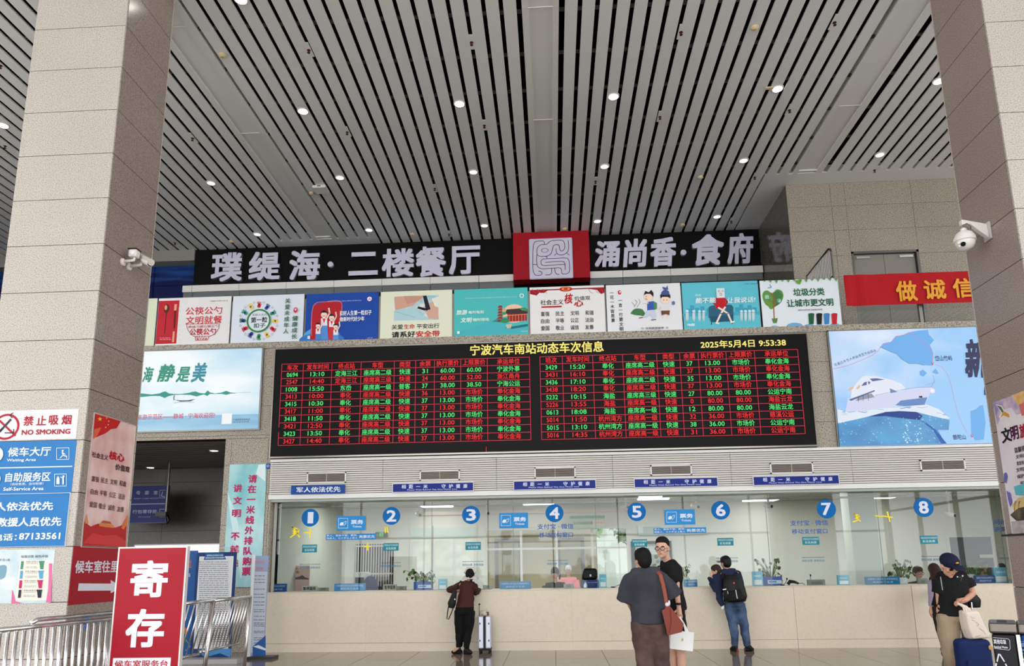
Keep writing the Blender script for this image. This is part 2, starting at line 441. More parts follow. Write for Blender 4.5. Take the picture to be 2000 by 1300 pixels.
for i, x in enumerate(XL):
    for j, y in enumerate(YL):
        if x > 5.6 and y > 15.4: continue
        vis = (i, j) in SEEN
        if not vis and y > 13: continue
        if not vis:                          # lamps of the bays outside the photograph
            la = bpy.data.lights.new('downlight_lamp', 'AREA'); la.shape = 'DISK'; la.size = .17; la.energy = 3.1416 * .085 ** 2 * LAMP_GLOW * EMK * 3.14
            lo = bpy.data.objects.new('downlight_lamp', la); COL.objects.link(lo); lo.location = (x, y, ZC - .01); continue
        t = thing('downlight', SEEN.get((i, j), 'round recessed downlight of the hall outside the photographed bay'), 'ceiling light', (x, y, ZC), 'round downlights in the slatted ceiling')
        lit = j <= 7
        MB().lathe((x, y, ZC - .012), [(.088, 0), (.105, 0), (.112, .006), (.112, .03), (.088, .03), (.088, 0)], M_WHITE, 20).build('trim_ring', t)
        MB().lathe((x, y, ZC - .008), [(.0, 0), (.087, 0), (.087, .03)], M_LAMP if lit else M_LAMP2, 20).build('lamp_lens', t)
# smoke detectors
M_SMK = mat((226, 208, 168), .5)
for n, (px, py, lab) in enumerate(((434, 106, 'cream smoke detector left of the left centre bay lamps, near the cover strip'), (609, 376, 'cream smoke detector beside the white ceiling box'), (805, 456, 'cream smoke detector above the black sign left half'),
        (1103, 446, 'cream smoke detector right above the red seal box'), (1333, 438, 'cream smoke detector above the right black sign'), (1474, 52, 'cream smoke detector at the top of the right bay'),
        (1368, 345, 'cream smoke detector below the middle of the right bay'), (451, 470, 'cream smoke detector above the left end of the black sign'))):
    p = atz(px, py, ZC); t = thing('smoke_detector', lab, 'smoke detector', p, 'cream smoke detectors on the ceiling')
    MB().lathe(p, [(.0, -.055), (.035, -.052), (.05, -.035), (.062, -.03), (.062, -.012), (.052, 0)], M_SMK, 18).build('housing', t, True)
    MB().lathe(p, [(.0, -.06), (.022, -.058), (.03, -.05)], mat((196, 176, 134)), 12).build('sensor_cap', t)
p = atz(1505, 170, ZC); t = thing('motion_sensor', 'cream strip sensor clipped beside the bright right bay downlight', 'sensor', p)
MB().box(p.x - .09, p.x + .06, p.y - .02, p.y + .03, ZC - .03, ZC, mat((214, 188, 150))).build('body', t)
# sprinkler plates
SP = [(603, 98, 'upper sprinkler of the left centre bay, above the bright lamp'), (921, 83, 'upper sprinkler just left of the centre beam'), (1330, 63, 'upper sprinkler right of the centre beam'),
      (678, 258, 'sprinkler below the bright lamp of the left centre bay'), (946, 245, 'sprinkler below the bright lamp just left of the centre beam'), (1289, 228, 'sprinkler right of and below the lamp right of the centre beam'),
      (1630, 44, 'upper sprinkler of the right bay close to the cover strip'), (1542, 215, 'sprinkler right below the bright lamp of the right bay'), (849, 368, 'sprinkler between two pale lamps left of the centre beam'),
      (1163, 354, 'sprinkler just below the pale lamp right of the centre beam'), (1474, 346, 'sprinkler below the pale lamp of the right bay'), (1708, 332, 'sprinkler at the end of the small bay above the granite block'),
      (376, 270, 'sprinkler right of the left column, in the bay beyond the cover strip'), (342, 474, 'sprinkler low beside the left column above the blue wall'), (10, 285, 'sprinkler left of the left column above the edge lamp'),
      (1, 128, 'sprinkler high at the left photo edge'), (1428, 432, 'sprinkler at the ceiling end above the last sign letters'), (877, 457, 'sprinkler at the ceiling end above the middle of the black sign')]
for px, py, lab in SP:
    p = atz(px, py, ZC); x = p.x
    t = thing('sprinkler', lab, 'sprinkler', p, 'sprinklers on plates bridging the ceiling gaps')
    MB().box(x - .045, x + .045, p.y - .17, p.y + .17, ZC + .001, ZC + .02, M_SLAT).build('plate', t)
    MB().lathe(p, [(.03, 0), (.03, -.006), (.012, -.01), (.009, -.04), (.026, -.045), (.026, -.052), (0, -.055)], mat((92, 50, 40), .4, .6), 12).build('head', t)
# wireless box
p = atz(627, 367, ZC); t = thing('wireless_box', 'white square box fixed under the slats of the left centre bay', 'ceiling box', p)
o = MB().box(p.x - .16, p.x + .16, p.y - .16, p.y + .16, ZC - .07, ZC, M_WHITE).build('housing', t); bevel(o, .02)
MB().box(p.x - .04, p.x + .04, p.y - .165, p.y - .16, ZC - .045, ZC - .02, M_STEELD).build('badge', t)
# ---------------------------------------------------------------- columns
JZ = [8.613 - .6215 * k for k in range(14)]
ZL = [ZC] + [9.856, 9.2345] + JZ + [0.0]
ZL = [ZC, 9.856, 9.2345] + JZ + [0.0]
def column(name, x0, x1, y0, y1, lab):
    c = struct(MB().box(x0 + .02, x1 - .02, y0 + .02, y1 - .02, 0, ZC, M_JOINT).build(name), lab)
    g = .004
    for a, b in zip(ZL[:-1], ZL[1:]):
        z0, z1 = b + g, a - g
        if z1 - z0 < .03: continue
        piece('panel', x0 + g, x1 - g, y0, y0 + .025, z0, z1, M_GRAN, c)
        piece('panel', x0 + g, x1 - g, y1 - .025, y1, z0, z1, M_GRAN, c)
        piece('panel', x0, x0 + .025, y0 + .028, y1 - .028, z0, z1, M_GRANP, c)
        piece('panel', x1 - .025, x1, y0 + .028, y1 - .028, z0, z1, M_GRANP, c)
    return c
column('column_left', -6.775, -5.515, 8.2, 9.29, 'tall granite clad column with wall signs at its foot')
column('column_right', 5.488, 6.75, 8.2, 9.27, 'tall granite clad column beside the long hanging poster')
# ---------------------------------------------------------------- ticket wall
wall = struct(MB().box(-5.3, 12, YW + .03, YW + .25, 2.72, ZM - .12, M_JOINT).box(-16, -5.3, YW + .03, YW + .25, 3.92, ZM - .12, M_JOINT).box(-6.2, -5.3, YW + .03, YW + .6, 0, 3.92, M_JOINT).build('wall_back'), 'granite clad wall over the ticket counter')
ZJ = [5.73, 5.119, 4.55, 3.98, 3.415, 2.85, 2.28, 1.71, 1.14, .57, 0]
def clad(x0, x1, z0, z1, m=M_GRAN2, y=YW, xs=(), zj=None, parent=wall, th=.028):
    g = .003; zs = sorted([z for z in (zj or ZJ) if z0 + .02 < z < z1 - .02] + [z0, z1]); xx = sorted([x for x in xs if x0 + .02 < x < x1 - .02] + [x0, x1])
    for a, b in zip(zs[:-1], zs[1:]):
        for c, d in zip(xx[:-1], xx[1:]):
            piece('panel', c + g, d - g, y, y + th, a + g, b - g, m, parent)
XJ = [-14.2, -13, -11.8, -10.6, -9.4, -8.2, -7, -5.85]
clad(-16, -5.31, 3.92, 5.73, xs=[-13, -10.6, -8.2])
clad(-6.2, -5.31, 0, 3.92, xs=[-6.08, -5.36])
clad(-5.31, -5.27, 0, 3.5)
piece('panel', -5.3, -5.28, YW + .03, YW + .3, 0, 2.75, M_GRAN2, wall)
clad(4.84, 12, 3.5, 5.73, xs=[7, 9.5])
clad(8.0, 12, 0, 3.5, xs=[9.5])
# reveal of the opening
for z in range(7): piece('panel', -6.2, -6.19, YW, YW + .6, .57 * z + .003, .57 * z + .567, M_GRAN2, wall)
# coping under the posters
xs = [-16, -14.2, -12, -10, -8, -6.6, -5.31, -4.65, -3.2, -1.8, -.4, 1, 2.4, 3.8, 4.84, 7, 9.5, 12]
for a, b in zip(xs[:-1], xs[1:]): piece('coping_stone', a + .002, b - .002, YW - .03, YW + .25, ZM - .12, ZM, M_GRAN2, wall)
for k in range(13):
    x = -4.9 + k * .75
    MB().poly if False else None
# louvre fascia
piece('trim', -5.3, 7.98, YW - .03, YW, 3.45, 3.50, M_WHITE, wall)
piece('fascia_rail', -5.3, 7.98, YW - .035, YW + .05, 2.745, 2.83, M_WHITE, wall)
LX = [-5.3, -3.147, -1.016, 1.124, 3.263, 5.418, 7.98]
for a, b in zip(LX[:-1], LX[1:]):
    for r in range(15):
        z = 2.84 + r * .0405
        piece('slat', a + .003, b - .003, YW - .022, YW, z, z + .031, mat((206, 203, 196), .5), wall)
# vents
VN = [(600, 676, 922, 943), (820, 898, 918, 938), (1044, 1124, 912, 933.5), (1270.5, 1351, 907.5, 928), (1504, 1588, 903, 924.5), (1797, 1885, 897, 919)]
VL = ['vent grille above the sign for soldiers first', 'vent grille above the keep-distance sign near window two', 'vent grille right above the keep-distance sign near window four', 'vent grille above the keep-distance sign between windows five and six', 'vent grille above the keep-distance sign between windows six and seven', 'vent grille with no blue sign under it, above window eight']
for (a, b, c, d), lab in zip(VN, VL):
    p0 = at(a, (c + d) / 2, YW - .03); p1 = at(b, (c + d) / 2, YW - .03); z1 = at((a + b) / 2, c, YW - .03).z; z0 = at((a + b) / 2, d, YW - .03).z
    t = thing('air_vent', lab, 'vent', ((p0.x + p1.x) / 2, YW - .03, z0), 'air vents in the louvred fascia')
    m = MB(); e = .022
    m.box(p0.x, p1.x, YW - .045, YW - .02, z0, z0 + e, M_WHITE).box(p0.x, p1.x, YW - .045, YW - .02, z1 - e, z1, M_WHITE)
    m.box(p0.x, p0.x + e, YW - .045, YW - .02, z0, z1, M_WHITE).box(p1.x - e, p1.x, YW - .045, YW - .02, z0, z1, M_WHITE)
    m.build('frame', t)
    MB().box(p0.x + e, p1.x - e, YW - .027, YW - .023, z0 + e, z1 - e, mat((52, 46, 40), .9)).build('backing', t)
    n = 8
    for q in range(n):
        z = z0 + e + (z1 - z0 - 2 * e) * (q + .5) / n
        piece('blade', p0.x + e, p1.x - e, YW - .04, YW - .028, z - .0035, z + .0035, mat((170, 163, 152)), t)
    piece('mullion', (p0.x + p1.x) / 2 - .006, (p0.x + p1.x) / 2 + .006, YW - .042, YW - .03, z0 + e, z1 - e, mat((170, 163, 152)), t)
# ---------------------------------------------------------------- counter
ctr = thing('ticket_counter', 'long cream stone ticket counter under the glass windows', 'counter', (1.4, YW, 0))
MB().box(-5.25, 8.0, YW + .02, 14.0, 0, 1.03, M_JOINT).build('core', ctr)
cx = [-5.25, -3.4, -1.55, .3, 2.15, 4.2, 6.22, 8.0]
for a, b in zip(cx[:-1], cx[1:]):
    e = .0006 if b != 6.22 and a != 6.22 else .004
    piece('front_panel', a + e, b - e, YW, YW + .03, .15, 1.03, M_CREAM, ctr)
    piece('plinth', a + e, b - e, YW - .006, YW + .03, 0, .146, M_CREAM, ctr)
piece('worktop', -5.25, 8.0, YW - .004, 14.05, 1.032, 1.05, M_CREAM, ctr)
# ---------------------------------------------------------------- glass front
YG = 13.62
GX = [-5.25, at(843, 1060, YG).x, at(1003, 1060, YG).x, at(1165, 1060, YG).x, at(1501, 1060, YG).x, at(1718, 1040, YG).x, 8.0]
gw = struct(MB().box(-5.3, 8.0, YW + .02, YG + .04, 2.70, 2.76, mat((176, 184, 176), .3)).build('window_2'), 'glass screen over the ticket counter')
for a, b in zip(GX[:-1], GX[1:]):
    piece('pane', a + .003, b - .003, YG, YG + .01, 1.05, 2.68, M_GLASS, gw)
    piece('pane_edge', b - .004, b + .004, YG - .001, YG + .011, 1.05, 2.68, mat((120, 140, 132), .3), gw)
piece('jamb', -5.26, -5.22, YG - .03, YG + .03, 1.05, 2.7, mat((190, 190, 180)), gw)
# ---------------------------------------------------------------- ticket office behind the glass
ZO = 2.95; YO = 18.6
M_OW = mat((222, 224, 216), .7); M_OC = mat((196, 196, 184), .8)
of = struct(MB().box(-5.3, 12, 14.0, 21.2, -.1, 0, mat((120, 112, 100), .5)).build('floor_2'), 'office floor behind the counter')
oc = struct(MB().box(-5.3, 12, YG + .03, 21.2, ZO, ZO + .1, M_OC).build('ceiling_2'), 'low office ceiling behind the glass')
# ceiling grid seams
for y in [14.4 + .6 * k for k in range(11)]: piece('seam', -5.3, 12, y, y + .015, ZO - .004, ZO, mat((150, 150, 140)), oc)
for x in [-5 + 1.2 * k for k in range(14)]: piece('seam', x, x + .015, YG + .1, 21, ZO - .004, ZO, mat((150, 150, 140)), oc)
piece('header', -5.3, 8, YG + .05, YG + .12, 2.60, 2.63, mat((120, 124, 116)), oc)
# back wall with the big window opening
wx0, wx1 = at(949, 1090, YO).x, at(1228, 1090, YO).x; wz0, wz1 = 0.75, at(1090, 1029, YO).z
px_, pz = at(668, 1080, YO).x, 0
ow = struct(MB().box(px_, wx0, YO, YO + .2, 0, ZO, M_OW).box(wx1, 12, YO, YO + .2, 0, ZO, M_OW).box(wx0, wx1, YO, YO + .2, wz1, ZO, M_OW).box(wx0, wx1, YO, YO + .2, 0, wz0, M_OW)
            .box(px_ - .2, px_, YO, 21, 0, ZO, mat((168, 170, 160), .7)).box(-5.3, px_ - .1, 20.9, 21, 0, ZO, M_OW).box(-5.5, -5.3, YG, 21, 0, ZO, mat((206, 212, 204), .7)).box(12, 12.2, YG, 21, 0, ZO, M_OW).build('wall_office'), 'pale plastered office walls')
# doorway recess strip between window one and two
WX = [wx0 + (wx1 - wx0) * k / 4 for k in range(5)]
wn = struct(MB().box(wx0, wx1, YO + .02, YO + .1, wz1 - .05, wz1, M_WHITE).box(wx0, wx1, YO + .02, YO + .1, wz0, wz0 + .05, M_WHITE).build('window_3'), 'white framed office window to the street')
for x in WX: piece('frame', x - .03, x + .03, YO + .02, YO + .1, wz0, wz1, M_WHITE, wn)
piece('frame', wx0, wx1, YO + .02, YO + .1, wz1 - .55, wz1 - .5, M_WHITE, wn)
for a, b in zip(WX[:-1], WX[1:]): piece('pane', a + .03, b - .03, YO + .055, YO + .06, wz0 + .05, wz1 - .05, M_GLASS, wn)
# blind box and long pale strip above the window
piece('blind_box', wx0 - 1.6, wx1, YO - .08, YO, at(1000, 1003, YO).z, at(1000, 996, YO).z, mat((226, 214, 206)), ow)
# left window with the white roller blinds, panes
for a, b, n_ in ((804, 843, 4), (848, 928, 5)):
    xa, xb = at(a, 1060, YO).x, at(b, 1060, YO).x
    wn2 = struct(MB().box(xa - .04, xb + .04, YO - .03, YO, .9, at(870, 1026, YO).z, M_WHITE).build('window_%d' % n_), 'white office window frame left of the street window')
    z1_ = at(870, 1030, YO).z; z2_ = at(870, 1050, YO).z
    piece('blind', xa, xb, YO - .045, YO - .03, z2_, z1_, mat((206, 224, 222), .8), wn2)
    k = max(1, round((xb - xa) / .45)); s_ = (xb - xa) / k
    for q in range(k): piece('pane', xa + q * s_ + .03, xa + (q + 1) * s_ - .03, YO - .04, YO - .03, .95, z2_ - .06, wash('frosted_%d%d' % (n_, q), (206, 216, 200), (236, 240, 232), (2, 2, 3), .15), wn2)
# ceiling panel lights
M_TUBE = mat((255, 250, 236), .5, emit=6.0)
LP = [(584, 986, .6, .25, 'narrow ceiling light behind the top of window one'), (648, 1001, .9, .35, 'lit ceiling panel left of the ticket sign by window one'), (853, 987, .75, .5, 'lit ceiling panel between windows two and three'), (1052, 983, .75, .2, 'yellowish ceiling tube behind the number four disc'),
      (1276, 973, .7, .2, 'thin ceiling light above the number five disc'), (1486, 975, .75, .5, 'bright ceiling panel between windows six and seven'), (1729, 970, .4, .4, 'lit ceiling panel beside the pillar right of window seven'), (1270, 969, .5, .15, 'thin ceiling strip light near the fifth window')]
for px, py, sx, sy, lab in LP:
    p = atz(px, py, ZO - .02)
    if p.y > 20.3: p = Vector((p.x * 20.3 / p.y, 20.3, p.z))
    t = thing('office_light', lab, 'ceiling light', p, 'ceiling lights of the ticket office')
    MB().box(p.x - sx / 2, p.x + sx / 2, p.y - sy / 2, p.y + sy / 2, ZO - .045, ZO - .02, M_TUBE).build('diffuser', t)
    MB().box(p.x - sx / 2 - .02, p.x + sx / 2 + .02, p.y - sy / 2 - .02, p.y + sy / 2 + .02, ZO - .019, ZO - .006, M_WHITE).build('tray', t)
for i in range(5):
    la = bpy.data.lights.new('office_area', 'AREA'); la.shape = 'RECTANGLE'; la.size = 1.2; la.size_y = .6; la.energy = 24; la.color = (1, .98, .92)
    lo = bpy.data.objects.new('office_area', la); COL.objects.link(lo); lo.location = (-4 + i * 3.1, 16.2, ZO - .05)
# pillar behind window seven, partition lines
x0, x1 = at(1664, 1050, 15.2).x, at(1716, 1050, 15.2).x
struct(MB().box(x0, x1, 15.2, 15.6, 0, ZO, mat((188, 200, 190), .5)).build('pillar'), 'pale square pillar inside the office')
# barred door behind window two
xa, xb = at(693, 1100, YO - .05).x, at(768, 1100, YO - .05).x; zt = at(730, 1062, YO - .05).z
dr = struct(MB().box(xa, xb, YO - .04, YO - .01, 0, zt, mat((60, 54, 52), .6)).build('door_1'), 'brown security door with steel bars')
for k in range(15):
    x = xa + (xb - xa) * (k + .5) / 15; piece('bar', x - .012, x + .012, YO - .09, YO - .065, 0, zt, M_STEEL, dr)
for z in (.9, 1.3, zt - .05): piece('rail', xa, xb, YO - .095, YO - .06, z - .02, z + .02, M_STEEL, dr)
# brown door seen in the street window, building and trees outside
yo2 = 24.0
gr = struct(MB().box(-30, 40, 18.8, 60, -.3, 0, mat((150, 150, 145), .9)).build('street'), 'paved street behind the office')
t = thing('street_building', 'yellow walled building with brown door frames beyond the office window', 'building', (-.5, yo2, 0))
MB().box(-6, 1.4, yo2, yo2 + 4, 0, 2.55, mat((206, 190, 140), .8)).build('wall', t)
for xx in (-1.9, .1):
    MB().box(xx, xx + .9, yo2 - .06, yo2, 0, 2.3, mat((72, 58, 40), .6)).box(xx + .12, xx + .78, yo2 - .08, yo2 - .05, .1, 2.2, mat((150, 136, 70), .5)).build('door', t)
MB().box(-6, 1.4, yo2 - .3, yo2 + 4, 2.55, 2.8, mat((225, 225, 220))).build('canopy', t)
rn = random.Random(12)
def street_tree(x, y, h, r, lab, group='street trees beyond the office window'):
    t = thing('street_tree', lab, 'tree', (x, y, 0), group)
    MB().tube([(x, y, 0), (x + .1, y, h * .5), (x, y, h * .8)], [.13, .1, .05], mat((96, 80, 62), .9), 7).build('trunk', t)
    for b_ in range(5):
        a_ = b_ * 1.3; MB().tube([(x, y, h * .4), (x + cos(a_) * r * .6, y + sin(a_) * r * .6, h * .75)], [.05, .02], mat((96, 80, 62), .9), 5).build('branch', t)
    m = MB(); cs = [mat((120, 160, 84), .7), mat((150, 184, 104), .7), mat((96, 138, 72), .7)]
    for k in range(2600):
        u = rn.gauss(0, 1); v = rn.gauss(0, 1); w_ = rn.gauss(0, 1); n_ = sqrt(u * u + v * v + w_ * w_) + 1e-6; q_ = r * rn.uniform(.55, 1)
        c = Vector((x + u / n_ * q_, y + v / n_ * q_, h * .68 + w_ / n_ * q_ * .9)); d1 = Vector((rn.uniform(-1, 1), rn.uniform(-1, 1), rn.uniform(-1, 1))).normalized() * .14; d2 = Vector((rn.uniform(-1, 1), rn.uniform(-1, 1), rn.uniform(-1, 1))).normalized() * .1
        m.quad(c - d1, c - d2, c + d1, c + d2, cs[k % 3])
    o_ = m.build('foliage', t); o_['kind'] = 'stuff'
street_tree(3.3, 25, 4.8, 1.6, 'bright green street tree filling the right of the office window'); street_tree(6.8, 27.5, 4.6, 1.6, 'green street tree further right behind the office window'); street_tree(-3.6, 31.5, 5.4, 1.8, 'green street tree over the yellow building roof', 'street trees beyond the office window')
street_tree(.6, 31.5, 5.6, 1.9, 'green street tree behind the yellow building')
tb = thing('street_wall', 'pale street wall with a white roof edge under the trees outside the office window', 'wall', (4, 34, 0))
MB().box(1.2, 9, 34, 34.3, 0, 3.4, mat((190, 196, 190), .9)).build('wall_face', tb); MB().box(1.2, 9, 33.7, 34.3, 3.4, 3.55, M_WHITE).build('roof_edge', tb)
# ---------------------------------------------------------------- corridor on the left
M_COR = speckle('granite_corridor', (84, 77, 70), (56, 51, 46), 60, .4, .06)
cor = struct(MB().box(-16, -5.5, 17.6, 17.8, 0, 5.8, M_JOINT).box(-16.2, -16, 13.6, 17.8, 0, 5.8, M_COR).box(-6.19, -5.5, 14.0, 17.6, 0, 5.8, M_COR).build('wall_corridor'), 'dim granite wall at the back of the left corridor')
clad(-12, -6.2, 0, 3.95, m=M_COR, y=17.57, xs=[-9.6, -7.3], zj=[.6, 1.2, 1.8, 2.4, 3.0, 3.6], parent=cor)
cc = struct(MB().box(-16, -6.2, YW + .25, 17.6, 4.1, 4.2, M_VOID).build('ceiling_3'), 'slatted ceiling of the left corridor')
for k in range(16):
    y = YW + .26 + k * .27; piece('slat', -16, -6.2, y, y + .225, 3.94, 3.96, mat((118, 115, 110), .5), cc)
for px, py, lab in ((418, 880, 'lit round downlight in the corridor near the pier'), (294, 913, 'lit round downlight over the hanging corridor sign')):
    p = atz(px, py, 3.93); t = thing('corridor_light', lab, 'ceiling light', p, 'corridor downlights')
    MB().lathe(p, [(0, -.002), (.08, -.002), (.08, .01)], mat((255, 250, 240), .5, emit=7), 18).build('lamp_lens', t)
    MB().lathe(p, [(.08, -.004), (.1, -.004), (.1, .012), (.08, .012), (.08, -.004)], M_WHITE, 18).build('trim_ring', t)
# lit strip at the corridor end
p0 = at(340, 1064, 17.4); p1 = at(432, 1082, 17.4)
t = thing('lit_strip', 'bright white lit strip low at the corridor end', 'light panel', (p0.x, 17.4, 1.8))
MB().box(p0.x - 1, p1.x, 17.44, 17.52, p1.z, p0.z, mat((250, 246, 255), .5, emit=1.3)).build('diffuser', t)
MB().box(p0.x - 1.03, p1.x + .03, 17.46, 17.56, p1.z - .03, p0.z + .03, M_STEELD).build('frame', t)
# ---------------------------------------------------------------- upper floor
up = struct(MB().box(-16, 12, YW + .25, YS + .5, ZM - .5, ZM - .1, M_GRAND).build('floor_3'), 'upper gallery floor')
struct(MB().box(-16, 5.637, YS + .3, YS + .5, ZM, 10.2, mat((30, 28, 27), .8)).build('wall_gallery'), 'dark back wall of the upper gallery')
# granite block on the right
M_MIRR = speckle('granite_mirror', (104, 98, 92), (88, 82, 76), 40, .08, .05)
gb = struct(MB().box(5.665, 12, YB + .16, 19, ZM, ZC, M_JOINT).build('wall_block'), 'granite clad block beside the restaurant sign')
ZJ2 = [9.53, 8.927, 8.30, 7.79, 7.15, 6.5]
dx0, dx1, dz = 6.96, 8.46, 8.39
clad(5.637, dx0, ZM, ZC, y=YB, xs=[6.633], zj=ZJ2, parent=gb)
clad(dx1, 12, ZM, ZC, y=YB, xs=[10], zj=ZJ2, parent=gb)
clad(dx0, dx1, dz, ZC, y=YB, xs=[], zj=ZJ2, parent=gb)
for z0, z1 in zip([ZM] + ZJ2[::-1], ZJ2[::-1] + [ZC]):
    piece('panel', 5.637, 5.66, YB + .03, YS + .3, z0 + .003, z1 - .003, M_MIRR, gb)
d2 = struct(MB().box(dx0, dx1, YB + .1, YB + .14, ZM, dz, mat((128, 126, 120), .5)).box(dx0, dx0 + .05, YB, YB + .12, ZM, dz, M_STEELD).box(dx1 - .05, dx1, YB, YB + .12, ZM, dz, M_STEELD).box(dx0, dx1, YB, YB + .12, dz - .05, dz, M_STEELD).build('door_2'), 'grey double door in the granite block')
piece('leaf', dx0 + .06, (dx0 + dx1) / 2 - .004, YB + .08, YB + .1, ZM, dz - .06, mat((140, 137, 130), .45), d2)
piece('leaf', (dx0 + dx1) / 2 + .004, dx1 - .06, YB + .08, YB + .1, ZM, dz - .06, mat((140, 137, 130), .45), d2)
for x in (dx0 + .12, dx1 - .42): piece('closer', x, x + .3, YB + .03, YB + .08, dz - .16, dz - .11, M_STEEL, d2)
# blue glass wall on the far left
bw = struct(MB().box(-16, -9.66, 18.6, 18.8, ZM, 10.0, mat((12, 22, 60), .3)).build('wall_blue'), 'dark blue glossy panels left of the restaurant sign')
M_BLU = wash('blue_panel', (10, 26, 84), (34, 84, 160), (.5, 1, 5), .12, lo=.45, hi=.75)
for k in range(5):
    for z0, z1 in ((8.6, 9.2), (9.21, 9.78), (7.9, 8.59), (7.2, 7.89), (6.4, 7.19)): piece('panel', -16 + k * 1.27, -16 + (k + 1) * 1.27 - .02, 18.57, 18.6, z0, z1, M_BLU, bw)
piece('bulkhead', -16, -9.66, YS - .05, 18.6, 9.79, ZC, mat((150, 148, 142)), bw)
# ================================================================ SIGNS, BOARDS AND POSTERS
def plate(name, label, cat, A, x0, y0, x1, y1, c, th=.03, group=None, frame=None, fw=.02, part='panel', emit=0, rough=.5):
    """a flat board on the plane of art A; returns its root and puts A's origin on its face"""
    a, b, e, g = A.bounds(x0, y0, x1, y1)
    O = A.O; n = A.n
    t = thing(name, label, cat, O + A.u * ((a + e) / 2) + A.vv * b, group)
    m = MB(); mt = c if not isinstance(c, tuple) else mat(c, rough, 0, emit)
    def blk(m, a, e, b, g, d0, d1, mt):
        P = [O + A.u * i + A.vv * j + n * k for k in (d0, d1) for j in (b, g) for i in (a, e)]
        k = len(m.v); m.v += [tuple(q) for q in P]
        for q in ((0, 2, 3, 1), (4, 5, 7, 6), (0, 1, 5, 4), (2, 6, 7, 3), (0, 4, 6, 2), (1, 3, 7, 5)): m.f.append(tuple(k + i for i in q)); m.m.append(m.mi(mt))
    blk(m, a, e, b, g, -th, 0, mt); m.build(part, t)
    if frame is not None:
        m = MB(); w_ = fw
        blk(m, a - w_, e + w_, g, g + w_, -th, .008, frame); blk(m, a - w_, e + w_, b - w_, b, -th, .008, frame)
        blk(m, a - w_, a, b, g, -th, .008, frame); blk(m, e, e + w_, b, g, -th, .008, frame); m.build('frame', t)
    return t
YP = YW - .035
# ---------------------------------------------------------------- departure board
A = Art((0, YP - .03, 0))
a, b, e, g = -5.29, 3.545, 4.815, 5.645
t = thing('departure_board', 'long black departure board with red grid and red and green times', 'display', (-.2, YP, b))
MB().box(a, e, YP - .03, YW + .02, b, g, mat((10, 9, 9), .5, spec=.15)).build('screen', t)
M_FR = mat((150, 146, 138), .3, .8)
MB().box(a - .02, e + .02, YP - .045, YW + .02, g, g + .03, M_FR).box(a - .02, e + .02, YP - .045, YW + .02, b - .03, b, M_FR).box(a - .02, a, YP - .045, YW + .02, b, g, M_FR).box(e, e + .02, YP - .045, YW + .02, b, g, M_FR).build('frame', t)
RED, GRN, YEL, PNK = mat((255, 26, 34), emit=.85), mat((90, 255, 130), emit=.8), mat((255, 236, 120), emit=1.0), mat((236, 24, 62), emit=.62)
grid = Art(A.O); lr = Art(A.O); lg = Art(A.O); ly = Art(A.O); lr.k = lg.k = ly.k = 4
def table(pl, pr, colpx, head, rows):
    # corner points in the photo: tl, bl (left edge), tr, br (right edge)
    x0 = A.P(*pl[0])[0]; x1 = A.P(*pr[0])[0]; zt = (A.P(*pl[0])[1] + A.P(*pr[0])[1]) / 2; zb = (A.P(*pl[1])[1] + A.P(*pr[1])[1]) / 2
    fr = [(c - colpx[0]) / (colpx[-1] - colpx[0]) for c in colpx]
    X = [x0 + (x1 - x0) * q for q in fr]; n = len(rows) + 1; dz = (zt - zb) / n; lw = .013
    for i in range(n + 1): grid.RW(x0, zt - i * dz - lw / 2, x1, zt - i * dz + lw / 2, PNK)
    for x in X: grid.RW(x - lw / 2, zb, x + lw / 2, zt, PNK)
    for i in range(n):
        r = head if i == 0 else rows[i - 1]
        L_ = lr if i % 2 == 0 else lg
        zc = zt - (i + .5) * dz; h = dz * .76
        for c, s_ in enumerate(r):
            cx = (X[c] + X[c + 1]) / 2; cw = X[c + 1] - X[c]; asc = s_[0] in '0123456789'
            wd = min(len(s_) * h * (.5 if asc else .98), cw * .94); hh = h * (.8 if asc else 1)
            L_.TW(s_, cx - wd / 2, zc - hh / 2, cx + wd / 2, zc + hh / 2, RED if i % 2 == 0 else GRN, 2)
H1 = ['车次', '发车时间', '终点站', '车型', '类型', '余票', '执行票价', '上限票价', '承运单位']
K = '座席高二级'
rows1 = [['0694', '13:10', '定海三江', K, '快速', '31', '60.00', '60.00', '宁波外事'], ['2547', '14:40', '定海三江', '座席高三级', '快速', '24', '60.00', '52.00', '浙江甬舟'],
         ['1008', '15:50', '东岙', '座席高一级', '普客', '37', '38.00', '38.50', '宁海公运'], ['3413', '10:00', '奉化', K, '快速', '36', '13.00', '市场价', '奉化金海'],
         ['3415', '10:30', '奉化', K, '快速', '37', '13.00', '市场价', '奉化金海'], ['3417', '11:00', '奉化', K, '快速', '37', '13.00', '市场价', '奉化金海'],
         ['3418', '11:50', '奉化', K, '快速', '37', '13.00', '市场价', '奉化金海'], ['3421', '12:50', '奉化', K, '快速', '37', '13.00', '市场价', '奉化金海'],
         ['3423', '13:50', '奉化', K, '快速', '37', '13.00', '市场价', '奉化金海'], ['3427', '14:40', '奉化', K, '快速', '37', '13.00', '市场价', '奉化金海']]
